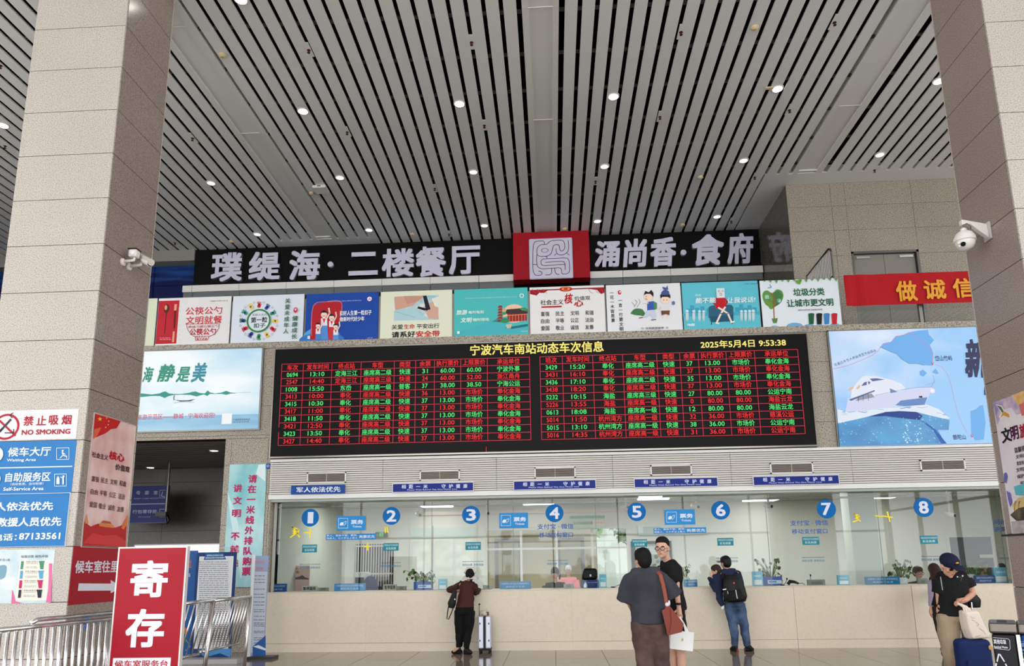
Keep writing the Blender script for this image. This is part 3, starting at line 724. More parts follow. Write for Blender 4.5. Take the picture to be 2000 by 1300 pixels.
rows2 = [['3429', '15:20', '奉化', K, '快速', '37', '13.00', '市场价', '奉化金海'], ['3431', '16:10', '奉化', K, '快速', '37', '13.00', '市场价', '奉化金海'],
         ['3436', '17:10', '奉化', K, '快速', '35', '13.00', '市场价', '奉化金海'], ['3438', '18:20', '奉化', K, '快速', '37', '13.00', '市场价', '奉化金海'],
         ['5232', '10:15', '海盐', '座席高三级', '快速', '27', '80.00', '80.00', '公运宁南'], ['5226', '13:55', '海盐', '座席高一级', '快速', '0', '80.00', '80.00', '海盐云龙'],
         ['0613', '18:08', '海盐', '座席高一级', '快速', '12', '80.00', '80.00', '海盐云龙'], ['5014', '11:50', '杭州湾方', '座席高一级', '快速', '32', '36.00', '市场价', '慈溪公运'],
         ['5015', '13:10', '杭州湾方', '座席高一级', '快速', '38', '36.00', '市场价', '公运宁南'], ['5016', '14:35', '杭州湾方', '座席高一级', '快速', '31', '36.00', '市场价', '公运宁南']]
table(((551, 711), (544.5, 870)), ((1034, 697), (1039, 858)), [80, 238, 447, 660, 900, 1054, 1190, 1378, 1568, 1868], H1, rows1)
table(((1054.5, 697), (1058.5, 858)), ((1557, 682), (1573.5, 847)), [52, 210, 424, 634, 872, 1032, 1160, 1352, 1548, 1845], ['班次'] + H1[1:], rows2)
# the dead patch at the left edge of the table
A2 = Art(A.O); A2.k = 22; A2.R(541, 834, 579, 843, mat((10, 9, 9), .5, spec=.15)); A2.build(t, 'dead_patch')
ly.T('宁波汽车南站动态车次信息', 918, 1179, 680, 21, YEL, 3); ly.T('2025年5月4日 9:53:38', 1368, 1535, 670.5, 15, YEL, 3)
grid.build(t, 'grid_line'); lr.build(t, 'lettering')['label'] = 'red lettering'; lg.build(t, 'lettering')['label'] = 'green lettering'; ly.build(t, 'lettering')['label'] = 'yellow title lettering'
lr = Art(A.O); lr.L([(949.5, 872), (949.5, 882)], .8, RED); lr.build(t, 'stuck_line')
# ---------------------------------------------------------------- light box on the left
A = Art((0, YP, 0)); A.emit = .95
x0 = at(-60, 700, YP).x
t = thing('light_box', 'pale blue light box with green brush characters, a shoreline and a boat', 'light box', (-7.5, YP, 4.1))
a, b, e, g = -9.6, 4.105, -5.575, 5.70
MB().box(a, e, YP + .005, YW + .02, b, g, wash('sky_print', (168, 214, 236), (240, 248, 250), (.35, 1, .9), .4, emit=.95, lo=.38, hi=.6)).build('panel', t)
MB().box(a - .04, e + .04, YP - .0, YW + .02, g, g + .03, M_STEELD).box(a - .04, e + .04, YP - .0, YW + .02, b - .03, b, M_STEELD).box(e, e + .035, YP - .0, YW + .02, b, g, M_STEELD).build('frame', t)
A.RW(a, b, e, b + .28, wash('water_print', (120, 176, 214), (170, 212, 232), (.5, 1, 3), .4, emit=.95))
TG = (46, 146, 120)
for ch, xa, xb, yc, h in (('宁', 200, 262, 735, 40), ('海', 279, 300, 731, 30), ('静', 308, 342, 728, 34), ('是', 344, 371, 731, 30), ('美', 374, 404, 727, 38)):
    A.T(ch, xa, xb, yc, h, TG if ch != '美' else (50, 140, 160), 5, .25)
shore = [(150, 768), (240, 769), (278, 768), (296, 770), (312, 768), (318, 765), (323.5, 764), (330, 768), (340, 769), (354, 769), (368, 767), (376, 765), (382, 764), (390, 767), (400, 768), (406, 762), (410, 766), (420, 768), (432, 766.5), (442, 763), (450, 766), (460, 767)]
lo = [(460, 768), (450, 768.5), (442, 771), (434, 769), (420, 769), (410, 769), (405, 773), (398, 770), (384, 774), (372, 771), (354, 770.5), (340, 771), (330, 773), (322, 777), (312, 773), (296, 773), (278, 775), (150, 775)]
A.poly(shore + lo, (48, 150, 140)); A.L([(455, 767.3), (490, 765.5)], .6, (120, 180, 180))
A.poly([(340, 780), (350, 781.5), (366, 781.5), (382, 779), (372, 783.5), (352, 784)], (26, 70, 76)); A.L([(341, 772), (339.5, 776), (340, 781)], 1.6, (26, 60, 66)); A.L([(339, 787), (352, 785), (380, 785.5)], .6, (110, 160, 170))
A.T('旅游示范区——静城 · 宁海欢迎您!', 268, 420, 812.5, 10.5, (206, 50, 76), 1)
A.R(433.5, 807, 453, 827.5, (244, 248, 250)); A.T('宁海旅游咨询电话:', 455, 489, 819, 4, (40, 50, 60), 1); A.T('0574-65191918', 455, 486, 823.6, 3, (40, 50, 60), 1)
A.build(t)
# ---------------------------------------------------------------- light box on the right
A = Art((0, YP, 0)); A.emit = .95
t = thing('light_box', 'blue light box with a white yacht, a map and a dashed ferry route', 'light box', (7, YP, 3.51))
a, b, e, g = 5.245, 3.515, 9.6, 5.69
MB().box(a, e, YP + .005, YW + .02, b, g, wash('sea_sky_print', (150, 200, 246), (228, 236, 252), (.45, 1, .6), .4, emit=.95, lo=.40, hi=.62)).build('panel', t)
MB().box(a - .035, a, YP, YW + .02, b, g + .02, M_STEELD).box(a - .035, e, YP, YW + .02, g, g + .02, M_STEELD).build('frame', t)
def q(x, y): return (1600 + x / 5.4156, 640 + y / 5.4156)
def Q(l): return [q(*p) for p in l]
MAPB = (112, 178, 238)
A.poly(Q([(640, 205), (680, 165), (760, 150), (810, 90), (900, 70), (960, 45), (1040, 30), (1150, 20), (1160, 70), (1215, 130), (1170, 180), (1200, 250), (1195, 400), (1100, 395), (1040, 378), (950, 378), (870, 330), (820, 275), (760, 255)]), MAPB)
A.poly(Q([(1060, 460), (1100, 440), (1140, 480), (1100, 515), (1065, 500)]), MAPB); A.poly(Q([(1190, 470), (1230, 430), (1265, 480), (1240, 490)]), MAPB); A.poly(Q([(1600, 880), (1660, 860), (1700, 820), (1733, 815), (1760, 1000), (1740, 1180), (1650, 1190), (1610, 1130)]), MAPB)
A.L(Q([(665, 208), (760, 255), (820, 275), (870, 330), (950, 378), (1040, 378), (1105, 395)]), .7, (52, 110, 150))
A.L(Q([(135, 437), (300, 400), (450, 340), (560, 290), (620, 245), (650, 205), (680, 165), (760, 150), (810, 90), (880, 80), (950, 48), (1000, 70), (1040, 120), (1110, 165), (1170, 215), (1200, 265), (1195, 380)]), .8, (226, 110, 150))
d = Q([(1225, 388), (1290, 410), (1345, 470), (1380, 550), (1405, 650), (1430, 770), (1465, 900), (1510, 1010), (1570, 1120)])
for i in range(len(d) - 1):
    p, r_ = Vector(d[i]), Vector(d[i + 1]); n = max(2, int((r_ - p).length / 2.6))
    for k in range(n): A.k -= 1; A.L([tuple(p.lerp(r_, k / n)), tuple(p.lerp(r_, (k + .5) / n))], .8, (226, 90, 140))
A.k += 1
tx = '可通过舟岱大桥自驾至竹屿码头'
for i, ch in enumerate(tx):
    f = i / (len(tx) - 1); x, y = q(172 + 415 * f, 392 - 150 * f - 6 * sin(pi * f)); A.T(ch, x - 2.6, x + 2.6, y, 5.4, (36, 52, 90), 1, rot=.36)
A.T('岱山竹屿', *[q(v, 0)[0] for v in (1222, 1403)], q(0, 322)[1], 10.5, (40, 50, 100), 3); A.T('普陀山', *[q(v, 0)[0] for v in (1410, 1548)], q(0, 1155)[1], 10, (30, 40, 90), 3)
for x, y in ((1196, 378), (1610, 1142)):
    A.C(*q(x, y - 6), 2.1, (222, 40, 90)); A.poly(Q([(x - 9, y), (x + 9, y), (x, y + 24)]), (222, 40, 90)); A.C(*q(x, y - 6), .9, (250, 230, 240))
A.T('新', *[q(v, 0)[0] for v in (1520, 1790)], q(0, 325)[1], 76, (44, 44, 84), 6, .3)
A.T('岛', *[q(v, 0)[0] for v in (1725, 1900)], q(0, 600)[1], 50, (44, 44, 84), 6, .3)
# sea
A.poly(Q([(190, 860), (320, 900), (460, 870), (700, 850), (900, 840), (1100, 800), (1260, 860), (1380, 960), (1200, 960), (1020, 900), (850, 885), (640, 930), (430, 960), (195, 1010)]), (226, 236, 248))
A.poly(Q([(195, 1010), (430, 960), (640, 905), (850, 885), (1020, 890), (1180, 930), (1375, 975), (1365, 1080), (1250, 1080), (1330, 1225), (770, 1240), (215, 1252)]), wash('deep_sea', (36, 104, 176), (76, 168, 220), (1.1, 1, 1.6), .4, emit=.9))
A.poly(Q([(520, 940), (700, 890), (850, 880), (1020, 890), (1090, 930), (1060, 975), (900, 960), (700, 935)]), (22, 62, 140))
A.poly(Q([(1060, 975), (1200, 1080), (1290, 1225), (1345, 1225), (1230, 1080), (1120, 1000)]), (36, 96, 176))
rn = random.Random(4)
for k in range(110):
    x = rn.uniform(210, 1300); y = rn.uniform(960 - max(0, x - 200) * .05, 1225); A.k -= 1
    A.C(*q(x, y), rn.uniform(.4, 1.1), (190, 224, 246), seg=6)
for k in range(40):
    A.k -= 1; A.C(*q(rn.choice((930, 1030)) + rn.gauss(0, 18), rn.uniform(960, 1220)), rn.uniform(.6, 1.8), (206, 230, 248), seg=7)
A.k += 1
for k in range(26):
    x = rn.uniform(200, 1350); y = 905 - 60 * sin((x - 200) / 1150 * pi) + rn.uniform(-20, 25); A.k -= 1; A.L([q(x, y), q(x + rn.uniform(20, 70), y + rn.uniform(-14, 10))], rn.uniform(.5, 1.4), (110, 150, 190))
A.k += 2
# yacht
HULL = (214, 218, 244)
A.poly(Q([(285, 830), (300, 745), (560, 700), (860, 665), (1000, 640), (1195, 625), (1150, 740), (1110, 815), (900, 830), (700, 845), (480, 880), (270, 890)]), HULL)
A.poly(Q([(860, 770), (1140, 735), (1110, 815), (900, 830), (800, 820)]), (104, 140, 196))
A.poly(Q([(330, 745), (340, 660), (385, 590), (450, 520), (480, 508), (600, 515), (660, 530), (770, 555), (860, 590), (910, 640), (860, 665), (560, 720)]), (232, 236, 250))
A.poly(Q([(440, 618), (470, 580), (500, 570), (498, 605)]), (84, 104, 150)); A.poly(Q([(510, 565), (540, 575), (520, 605)]), (84, 104, 150)); A.poly(Q([(530, 540), (600, 535), (690, 548), (560, 568)]), (84, 104, 150))
A.poly(Q([(385, 775), (400, 740), (470, 710), (550, 695), (582, 735)]), (150, 156, 170)); A.poly(Q([(742, 640), (825, 678), (748, 692)]), (120, 144, 176)); A.poly(Q([(310, 760), (580, 660), (585, 672), (330, 775)]), (90, 110, 160))
A.poly(Q([(300, 655), (350, 620), (360, 640), (320, 670)]), (232, 190, 150)); A.poly(Q([(385, 640), (420, 600), (430, 630), (400, 655)]), (232, 190, 150))
for x in (410, 460, 515): A.L(Q([(x, 705 + (515 - x) * .2), (x, 770 + (515 - x) * .1)]), .8, (60, 60, 80))
A.L(Q([(590, 715), (700, 690), (870, 655), (1040, 630), (1200, 628)]), .5, (110, 110, 160)); A.R(*q(1050, 722), *q(1085, 742), (50, 44, 60))
A.L(Q([(1195, 500), (1215, 560), (1180, 625)]), .5, (120, 100, 150)); A.L(Q([(1120, 610), (1220, 575)]), .5, (190, 120, 170))
A.C(*q(1190, 668), 5.5, (238, 226, 250)); A.C(*q(1080, 700), 3, (236, 214, 220)); A.C(*q(1190, 668), 3, (252, 248, 255))
A.build(t)
# ---------------------------------------------------------------- restaurant sign
t = thing('restaurant_sign', 'long black restaurant sign with raised white characters and a red seal box', 'sign', (-2, YS, 9.0))
MB().box(-9.66, 5.63, YS, YS + .25, 9.02, ZC - .002, mat((14, 12, 13), .5, spec=.15)).build('backboard', t)
rb = MB().box(-.87, 1.135, YS - .32, YS, 8.79, ZC - .005, mat((176, 24, 40), .45)).build('red_box', t)
lx = [-9.87, -9.6, -8.3, -7.0, -5.7, -4.4, -3.1, -1.8, -.875]; lx2 = [1.14, 2.0, 3.24, 4.45, 5.62]
for L_ in (lx, lx2):
    for a, b in zip(L_[:-1], L_[1:]):
        piece('ledge_panel', a + .006, b - .006, YS - .16, YS + .25, 8.83, 9.015, mat((246, 245, 240), .4), t)
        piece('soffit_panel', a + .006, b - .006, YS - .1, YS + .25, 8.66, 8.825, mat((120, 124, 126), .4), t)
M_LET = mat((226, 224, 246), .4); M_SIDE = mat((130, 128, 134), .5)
def letter(ch, x0, x1, y0, y1, bold, shear=0.0, depth=.09, yplane=None):
    ypl = YS - depth
    xa = at(x0, (y0 + y1) / 2, ypl).x; xb = at(x1, (y0 + y1) / 2, ypl).x; zt = at((x0 + x1) / 2, y0, ypl).z; zb = at((x0 + x1) / 2, y1, ypl).z
    v, f = text_vf(ch, bold, shear, .5)
    X0 = min(q[0] for q in v); X1 = max(q[0] for q in v); Y0_ = min(q[1] for q in v); Y1_ = max(q[1] for q in v)
    kx = (xb - xa) / (X1 - X0); ky = (zt - zb) / (Y1_ - Y0_) if ch not in '·' else kx
    V = [(xa + (q[0] - X0) * kx, YS - depth * (q[2] + .5), zb + (q[1] - Y0_) * ky) for q in v]
    m = MB(); n = 0
    m.v = V
    for fc in f:
        m.f.append(fc); zs = [v[i][2] for i in fc]
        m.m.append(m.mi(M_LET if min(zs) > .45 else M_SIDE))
    return m.build('letter', t)
for ch, x0, x1, y0, y1 in (('璞', 413, 473, 493, 549), ('缇', 486, 547, 491, 547), ('海', 565, 625, 488, 546), ('二', 681, 738, 492, 537), ('楼', 746, 809, 485, 540), ('餐', 812, 871, 481, 540), ('厅', 877, 938, 480, 535)): letter(ch, x0, x1, y0, y1, 5)
for cx_, cy_, r_, n_ in ((645, 515.5, 5.5, 1), (1335, 492.5, 6, 2)):
    p = at(cx_, cy_, YS - .09); MB().lathe((p.x, YS - .09, p.z), [(.075, 0), (.075, .09)], M_LET, 20, axis='y').build('letter', t)
for ch, x0, x1, y0, y1 in (('涌', 1161, 1212, 470, 521), ('尚', 1216, 1265, 466, 521), ('香', 1270, 1321, 463, 520), ('食', 1352, 1415, 457, 518), ('府', 1419, 1473, 455, 515)): letter(ch, x0, x1, y0, y1, 6, .12)
# seal
yq = YS - .32; p0 = at(1033.5, 506, yq - .08); p1 = at(1119, 506, yq - .08); z1 = at(1076, 464, yq - .08).z; z0 = at(1076, 543.5, yq - .08).z
sl = MB().box(p0.x, p1.x, yq - .08, yq, z0, z1, M_LET).build('seal_tile', t)
bm_ = sl.modifiers.new('b', 'BEVEL'); bm_.width = .06; bm_.segments = 4; bm_.limit_method = 'ANGLE'; bm_.affect = 'EDGES'
A = Art((0, yq - .082, 0)); c = (96, 30, 44)
def s_(l): return [(1000 + x / 10.83, 450 + y / 10.83) for x, y in l]
def curve(pts, n=6):
    out = []; P = [pts[0]] + list(pts) + [pts[-1]]
    for i in range(1, len(P) - 2):
        for k in range(n):
            t_ = k / n; a_, b_, c_, d_ = P[i - 1], P[i], P[i + 1], P[i + 2]
            out.append(tuple(.5 * ((2 * b_[j]) + (-a_[j] + c_[j]) * t_ + (2 * a_[j] - 5 * b_[j] + 4 * c_[j] - d_[j]) * t_ ** 2 + (-a_[j] + 3 * b_[j] - 3 * c_[j] + d_[j]) * t_ ** 3) for j in (0, 1)))
    return out + [pts[-1]]
for l in ([(687, 290), (680, 240), (650, 222), (540, 225), (470, 260), (445, 400), (440, 700), (450, 860), (490, 935), (560, 948), (615, 935), (632, 900), (610, 868), (560, 862)],
          [(740, 550), (680, 545), (600, 545), (540, 515), (525, 430), (550, 350), (620, 300), (735, 290), (790, 240), (870, 212), (1050, 205), (1105, 260), (1115, 370), (1070, 430), (1025, 425), (1005, 370), (990, 310), (940, 298), (880, 320), (855, 400), (830, 480), (770, 530), (690, 548)],
          [(525, 510), (520, 640), (545, 760), (640, 808), (800, 800), (1000, 790), (1045, 830), (1060, 910), (1150, 915), (1210, 870), (1215, 720), (1190, 610), (1120, 580), (900, 592), (700, 598), (630, 620), (610, 680), (650, 735), (800, 735), (1090, 718), (1120, 740), (1125, 830)],
          [(705, 678), (850, 662), (1060, 650), (1115, 690), (1122, 740)], [(1187, 207), (1200, 330), (1180, 440), (1100, 505), (1000, 512), (945, 470), (930, 380)], [(893, 528), (940, 488)], [(1150, 470), (1212, 518)], [(733, 550), (745, 592)],
          [(445, 718), (522, 718)], [(838, 805), (835, 900), (790, 935), (710, 938)], [(905, 800), (915, 880), (950, 922), (990, 925)]):
    A.k = 2; A.L(s_(curve(l)), 1.15, c)
A.ring(1000 + 693 / 10.83, 450 + 420 / 10.83, 6.9, 1.1, c, ry=4.6)
A.build(t, 'seal_line')
# ---------------------------------------------------------------- posters along the gallery rail
YR = YW - .005
PXS = [(150, 303.5), (307, 449), (453, 592.5), (597, 738.5), (743, 883), (887, 1031), (1035, 1181.5), (1185, 1331), (1333.5, 1483), (1487, 1640.5)]
def bot(x): return 675 - (x - 295) * .0288
def top(x): return 582.5 - (x - 310) * .0296
A0 = Art((0, YR, 0))
LAB = ['plain cream board half hidden behind the left column', 'white board with red spoon panel and red bowl lettering', 'white board with coloured hands round a green ring', 'blue board with cheering figures under a red flag', 'cream board with a seat belt picture',
       'turquoise board with a red temple before a pale sun', 'white board with red curtain top and twelve black words', 'white board with two cartoon children walking', 'turquoise board with a figure in red on a blue armchair', 'white board with a leafy heart tree and four bins']
BASE = [(214, 222, 196), (226, 226, 226), (218, 226, 238), (24, 70, 160), (222, 226, 204), (74, 186, 186), (228, 228, 228), (226, 228, 232), (92, 190, 208), (222, 230, 236)]
PT = []
for (xa, xb), lab, c in zip(PXS, LAB, BASE):
    xm = (xa + xb) / 2
    t = plate('poster_board', lab, 'poster', A0, xa, top(xm), xb, bot(xm), c, .02, 'poster boards standing along the gallery edge'); PT.append(t)
for k, (xa, xb) in enumerate(PXS[:-1]):
    x = (PXS[k + 1][0] + xb) / 2; p = at(x, bot(x), YR + .04); tp = thing('rail_post', 'slim grey post between two boards, %s' % ('between %s and %s' % (('cream', 'spoon'), ('spoon', 'hands'), ('hands', 'flag'), ('flag', 'seat belt'), ('seat belt', 'temple'), ('temple', 'twelve words'), ('twelve words', 'cartoon'), ('cartoon', 'armchair'), ('armchair', 'tree'))[k]), 'post', (p.x, YR + .04, ZM), 'posts of the gallery rail')
    MB().box(p.x - .02, p.x + .02, YR + .025, YR + .06, ZM, ZM + .88, mat((140, 138, 134), .4, .5)).build('shaft', tp)
    MB().lathe((p.x, YR + .042, ZM + .88), [(.026, 0), (.026, .01), (0, .014)], M_STEELD, 10).build('cap', tp)
def art(): 
    a = Art((0, YR, 0)); return a
RD = (186, 28, 44)
# 1 spoon and bowl
A = art(); def_ = 0
A.R(307, 587, 347.5, 671, RD); A.C(325.5, 602.5, 5.6, (90, 30, 20), 9); A.C(324, 600.5, 2.6, (214, 160, 120), 5); A.L([(325, 611), (321.5, 652)], 1.4, (70, 20, 18))
A.poly([(341, 594), (346, 593.6), (344.5, 606), (340, 606)], (226, 170, 140)); A.poly([(340.5, 606), (344.5, 606), (342, 641), (338.8, 641)], (96, 24, 20)); A.poly([(338, 647), (341.5, 647), (340, 668), (336, 668)], (226, 160, 130))
for i, s2 in enumerate(('公筷公勺', '文明就餐')): A.T(s2, 363, 434, 606.5 + i * 18, 15, (206, 44, 56), 2)
A.T('“文明健康 有你有我”公益广告', 409, 445, 587.5, 2.2, (70, 60, 60)); A.lines(312, 334, (660, 663), (240, 200, 200), .7, 3)
A.L([(364.5, 633), (429, 632)], 1, RD); A.L(curve([(364.5, 633), (367, 643), (374, 653), (381.5, 657.5)]), 1, RD); A.L(curve([(429, 632), (427, 642), (419, 652), (408.5, 657)]), 1, RD); A.L([(381.5, 657.5), (382, 664.5), (406, 664), (408.5, 657)], 1, RD)
A.T('养成习惯公筷公勺', 368, 427, 637.5, 5, RD, 1); A.T('公筷公勺', 371, 422, 647.5, 13, RD, 3); A.T('健康食尚行', 382, 408, 657.2, 3.4, RD, 1); A.T('重今求诚', 384, 405, 661.8, 3.8, RD, 2)
for k in range(8): A.C(351.5, 598 + k * 9.2, .6, (196, 120, 120), seg=8); A.k -= 1
A.build(PT[1])
# 2 hands round a green ring
A = art(); cx_, cy_ = 506, 626.5
hc = [(200, 40, 56), (36, 76, 150), (40, 140, 120), (236, 200, 90), (200, 40, 56), (232, 196, 96), (40, 140, 90), (30, 60, 140), (200, 40, 56), (30, 80, 120), (40, 140, 130), (240, 206, 110)]
for i, c in enumerate(hc):
    an = pi / 2 - 2 * pi * i / 12; r0 = 29; hx, hy = cx_ + r0 * cos(an), cy_ - r0 * sin(an)
    A.C(hx, hy, 3.6, c, seg=12)
    for f in (-.5, -.2, .1, .4): A.k -= 1; A.L([(hx, hy), (hx + 8.6 * cos(an + f), hy - 8.6 * sin(an + f))], 1.5, c)
    A.k += 1; A.L([(hx, hy), (hx + 6 * cos(an - .95), hy - 6 * sin(an - .95))], 1.5, c)
    a2 = an + pi / 12; A.ring(cx_ + 37 * cos(a2), cy_ - 37 * sin(a2), 2, .5, (90, 100, 120), seg=10)
A.C(cx_, cy_, 22.5, (218, 226, 238)); A.ring(cx_, cy_, 23.5, 3.4, (44, 128, 60))
A.T('扣好人生的', 494, 522, 615, 4.4, (60, 60, 50), 1); A.T('第一粒', 491, 523, 625, 11, (40, 44, 36), 4); A.T('扣子', 496, 519, 636, 9, (40, 90, 70), 4)
A.TV('关爱未成年人', 563, 582, 653, 10, (60, 110, 80), 3, x1=559); A.TV('健康成长', 577.5, 616, 663, 11, (56, 110, 80), 3, x1=575); A.C(578, 606, 4, (200, 50, 70), 5.5); A.C(578, 605, 2, (240, 200, 210), 2.5)
A.build(PT[2])
# 3 blue flag board
A = art(); A.C(628, 657, 36, (86, 160, 220), 20); A.C(628, 663, 44, (50, 120, 200), 14); A.poly([(605, 663), (612, 596), (640, 588), (668, 590), (664, 628), (652, 640), (655, 663)], (176, 28, 40)); A.L(curve([(608, 655), (612, 598), (638, 589), (667, 591), (662, 632)]), 1.2, (232, 120, 120))
SKN = (240, 214, 200)
for x, y, s2, body in ((633, 614, 1.35, (86, 140, 210)), (648, 620, 1.15, (200, 50, 56)), (621.5, 636, 1, (70, 130, 200)), (656, 638, 1, (86, 150, 220))):
    A.poly([(x - 5.5 * s2, 663), (x - 4.5 * s2, y + 8 * s2), (x + 4.5 * s2, y + 8 * s2), (x + 6 * s2, 663)], body); A.poly([(x - 4.5 * s2, y + 16 * s2), (x - 4.5 * s2, y + 6 * s2), (x, y + 4 * s2), (x + 4.5 * s2, y + 6 * s2), (x + 4.5 * s2, y + 16 * s2)], (232, 230, 236))
    A.L([(x + 3 * s2, y + 7 * s2), (x + 8 * s2, y - 2 * s2), (x + 7 * s2, y - 9 * s2)], 2.2 * s2, SKN)
    A.C(x, y, 4.4 * s2, SKN, 5 * s2); A.poly([(x - 4.6 * s2, y), (x - 4.4 * s2, y - 4 * s2), (x, y - 6.4 * s2), (x + 4.4 * s2, y - 4 * s2), (x + 4.6 * s2, y), (x + 3 * s2, y - 2.6 * s2), (x - 3 * s2, y - 2.6 * s2)], (38, 26, 30))
    A.L([(x - 1.8 * s2, y + 2 * s2), (x + 1.8 * s2, y + 2 * s2)], .8 * s2, (190, 60, 60)); A.poly([(x - 2 * s2, y + 6 * s2), (x + 2 * s2, y + 6 * s2), (x, y + 13 * s2)], (206, 30, 40))
A.T('扣好人生第一粒扣子', 664, 726, 611, 9.5, (240, 244, 250), 3); A.T('做新时代好少年', 664, 712, 623, 9, (240, 244, 250), 3)
A.C(722, 584, 4.5, (236, 230, 240)); A.T('人', 719, 726, 584, 6, (200, 60, 90), 3); A.T('弘扬社会主义核心价值观 富强民主文明和谐 自由平等公正法治', 640, 706, 588, 2, (200, 210, 235)); A.R(601, 656, 606, 662, (226, 232, 244)); A.T('公益广告', 717, 728, 660, 2, (210, 220, 240))
A.build(PT[3])
# 4 seat belt
A = art(); A.rough = .6
A.poly([(770, 579), (857, 576), (857, 624), (769, 626)], wash('shirt_print', (150, 190, 200), (214, 224, 224), (6, 1, 7), .6)); A.poly([(770, 580), (790, 578), (829, 577), (806, 597), (772, 606)], (206, 160, 140)); A.poly([(788, 578), (829, 577), (817, 588), (795, 594)], (196, 146, 126))
A.poly([(826, 600), (846, 588), (855, 600), (857, 623), (838, 622)], (210, 166, 146)); A.poly([(826, 577.5), (833, 577), (841, 604), (832, 606)], (30, 30, 44)); A.poly([(817, 598), (836, 603), (834, 608), (815, 602)], (20, 20, 26)); A.ring(831, 609, 3.4, .9, (200, 200, 206), seg=14); A.poly([(770, 606), (800, 600), (822, 612), (840, 624), (770, 626)], (170, 206, 214)); A.L([(771, 608), (812, 620)], .6, (120, 150, 160))
A.poly([(843, 583), (857, 579), (857, 600), (849, 598)], (230, 226, 214))
A.T('关爱', 765, 787, 638.5, 9.5, (40, 34, 34), 2); A.T('生命', 789, 810, 637.5, 9.5, (196, 34, 44), 2); A.T('平安出行', 814, 858, 636.5, 9.5, (40, 34, 34), 2)
A.T('请系好', 765, 811, 653, 12, (30, 24, 26), 4); A.T('安全带', 812.5, 859, 651.5, 12, (196, 24, 34), 4)
A.build(PT[4])
# 5 temple
A = art(); A.C(1004, 612, 22, (236, 196, 166), 19); A.C(1004, 622, 26, (70, 170, 176), 6)
A.poly([(887, 656), (887, 650), (960, 628), (1031, 640), (1031, 649)], (70, 178, 190)); A.poly([(960, 628), (972, 622), (985, 630)], (40, 140, 140)); A.poly([(985, 640), (1031, 632), (1031, 637), (1000, 642)], (30, 110, 120))
A.poly([(991, 612), (1029, 609), (1029, 626), (992, 628)], (156, 34, 36)); A.poly([(985, 613), (990, 604), (1027, 601), (1031, 610), (1030, 612)], (62, 44, 48)); A.poly([(1018, 606), (1024, 600), (1031, 604), (1031, 608)], (70, 140, 80)); A.L([(992, 616), (1029, 613.5)], 1, (220, 170, 120))
for k in range(6): A.L([(995 + k * 6, 614), (995 + k * 6, 627)], .8, (220, 150, 110)); A.k -= 1
for k in range(6): A.poly([(974 - (5 - k * .6), 628 - k * 5.4), (982 + (1 - k * .3), 628 - k * 5.4), (978 + 2, 623.5 - k * 5.4), (975, 623.5 - k * 5.4)], (146, 44, 44))
A.C(985, 606, 4, (206, 170, 130)); A.C(986, 626, 8, (50, 140, 90), 5); A.C(984, 612, 5, (60, 150, 100), 3); A.poly([(988, 634), (1000, 632), (998, 641), (990, 641)], (200, 190, 160)); A.C(1020, 603, 4, (60, 150, 90), 2.5)
A.T('旅游', 891, 913, 610, 9.5, (236, 246, 246), 3, .15); A.T('每时每刻', 915, 945, 609.5, 6, (226, 240, 240), 3); A.T('文明', 899.5, 922, 625, 9.5, (236, 246, 246), 3, .15); A.T('随时随地', 924, 955, 624, 6, (226, 240, 240), 3)
A.C(1019, 577.5, 4.4, (236, 240, 240)); A.C(1019, 577.5, 3, (74, 186, 186)); A.T('弘扬社会主义核心价值观 富强民主文明和谐 自由平等公正法治', 908, 1010, 581.3, 2, (206, 234, 234)); A.R(893, 647, 898, 652, (226, 240, 240)); A.T('文旅宣传', 1017, 1031, 647, 2.2, (226, 240, 240))
A.build(PT[5])
# 6 twelve words
A = art(); A.poly([(1035, 566), (1181, 560.5), (1181, 571), (1174, 574), (1166, 566), (1150, 564), (1070, 567), (1062, 572), (1054, 571), (1048, 577), (1035, 574)], (150, 20, 34))
for x in (1040, 1050, 1060, 1150, 1163, 1175): A.L(curve([(x, 564), (x + 3, 570), (x + 8, 572)]), .8, (206, 60, 60))
A.C(1105, 564.5, 13, (186, 30, 40), 5); A.C(1105, 564, 8, (232, 150, 70), 3.6); A.C(1105, 564, 4.5, (186, 40, 40), 2.4)
A.T('社会主义', 1055.5, 1100.5, 590, 10, (34, 30, 30), 2); A.T('核', 1102, 1119, 583, 20, (186, 20, 36), 4, .15); A.T('心', 1121, 1139, 592, 13, (186, 20, 36), 5, .15); A.T('价值观', 1122, 1152.5, 582, 8, (50, 40, 40), 1); A.R(1057.5, 597.5, 1097, 600.5, (180, 30, 40))
for r, ws in enumerate((('富强', '民主', '文明', '和谐'), ('自由', '平等', '公正', '法治'), ('爱国', '敬业', '诚信', '友善'))):
    for k, w_ in enumerate(ws): A.T(w_, 1056.5 + k * 28.8, 1073 + k * 28.8, 613 + r * 14 - k * .8, 9, (70, 56, 60), 2)
A.build(PT[6])
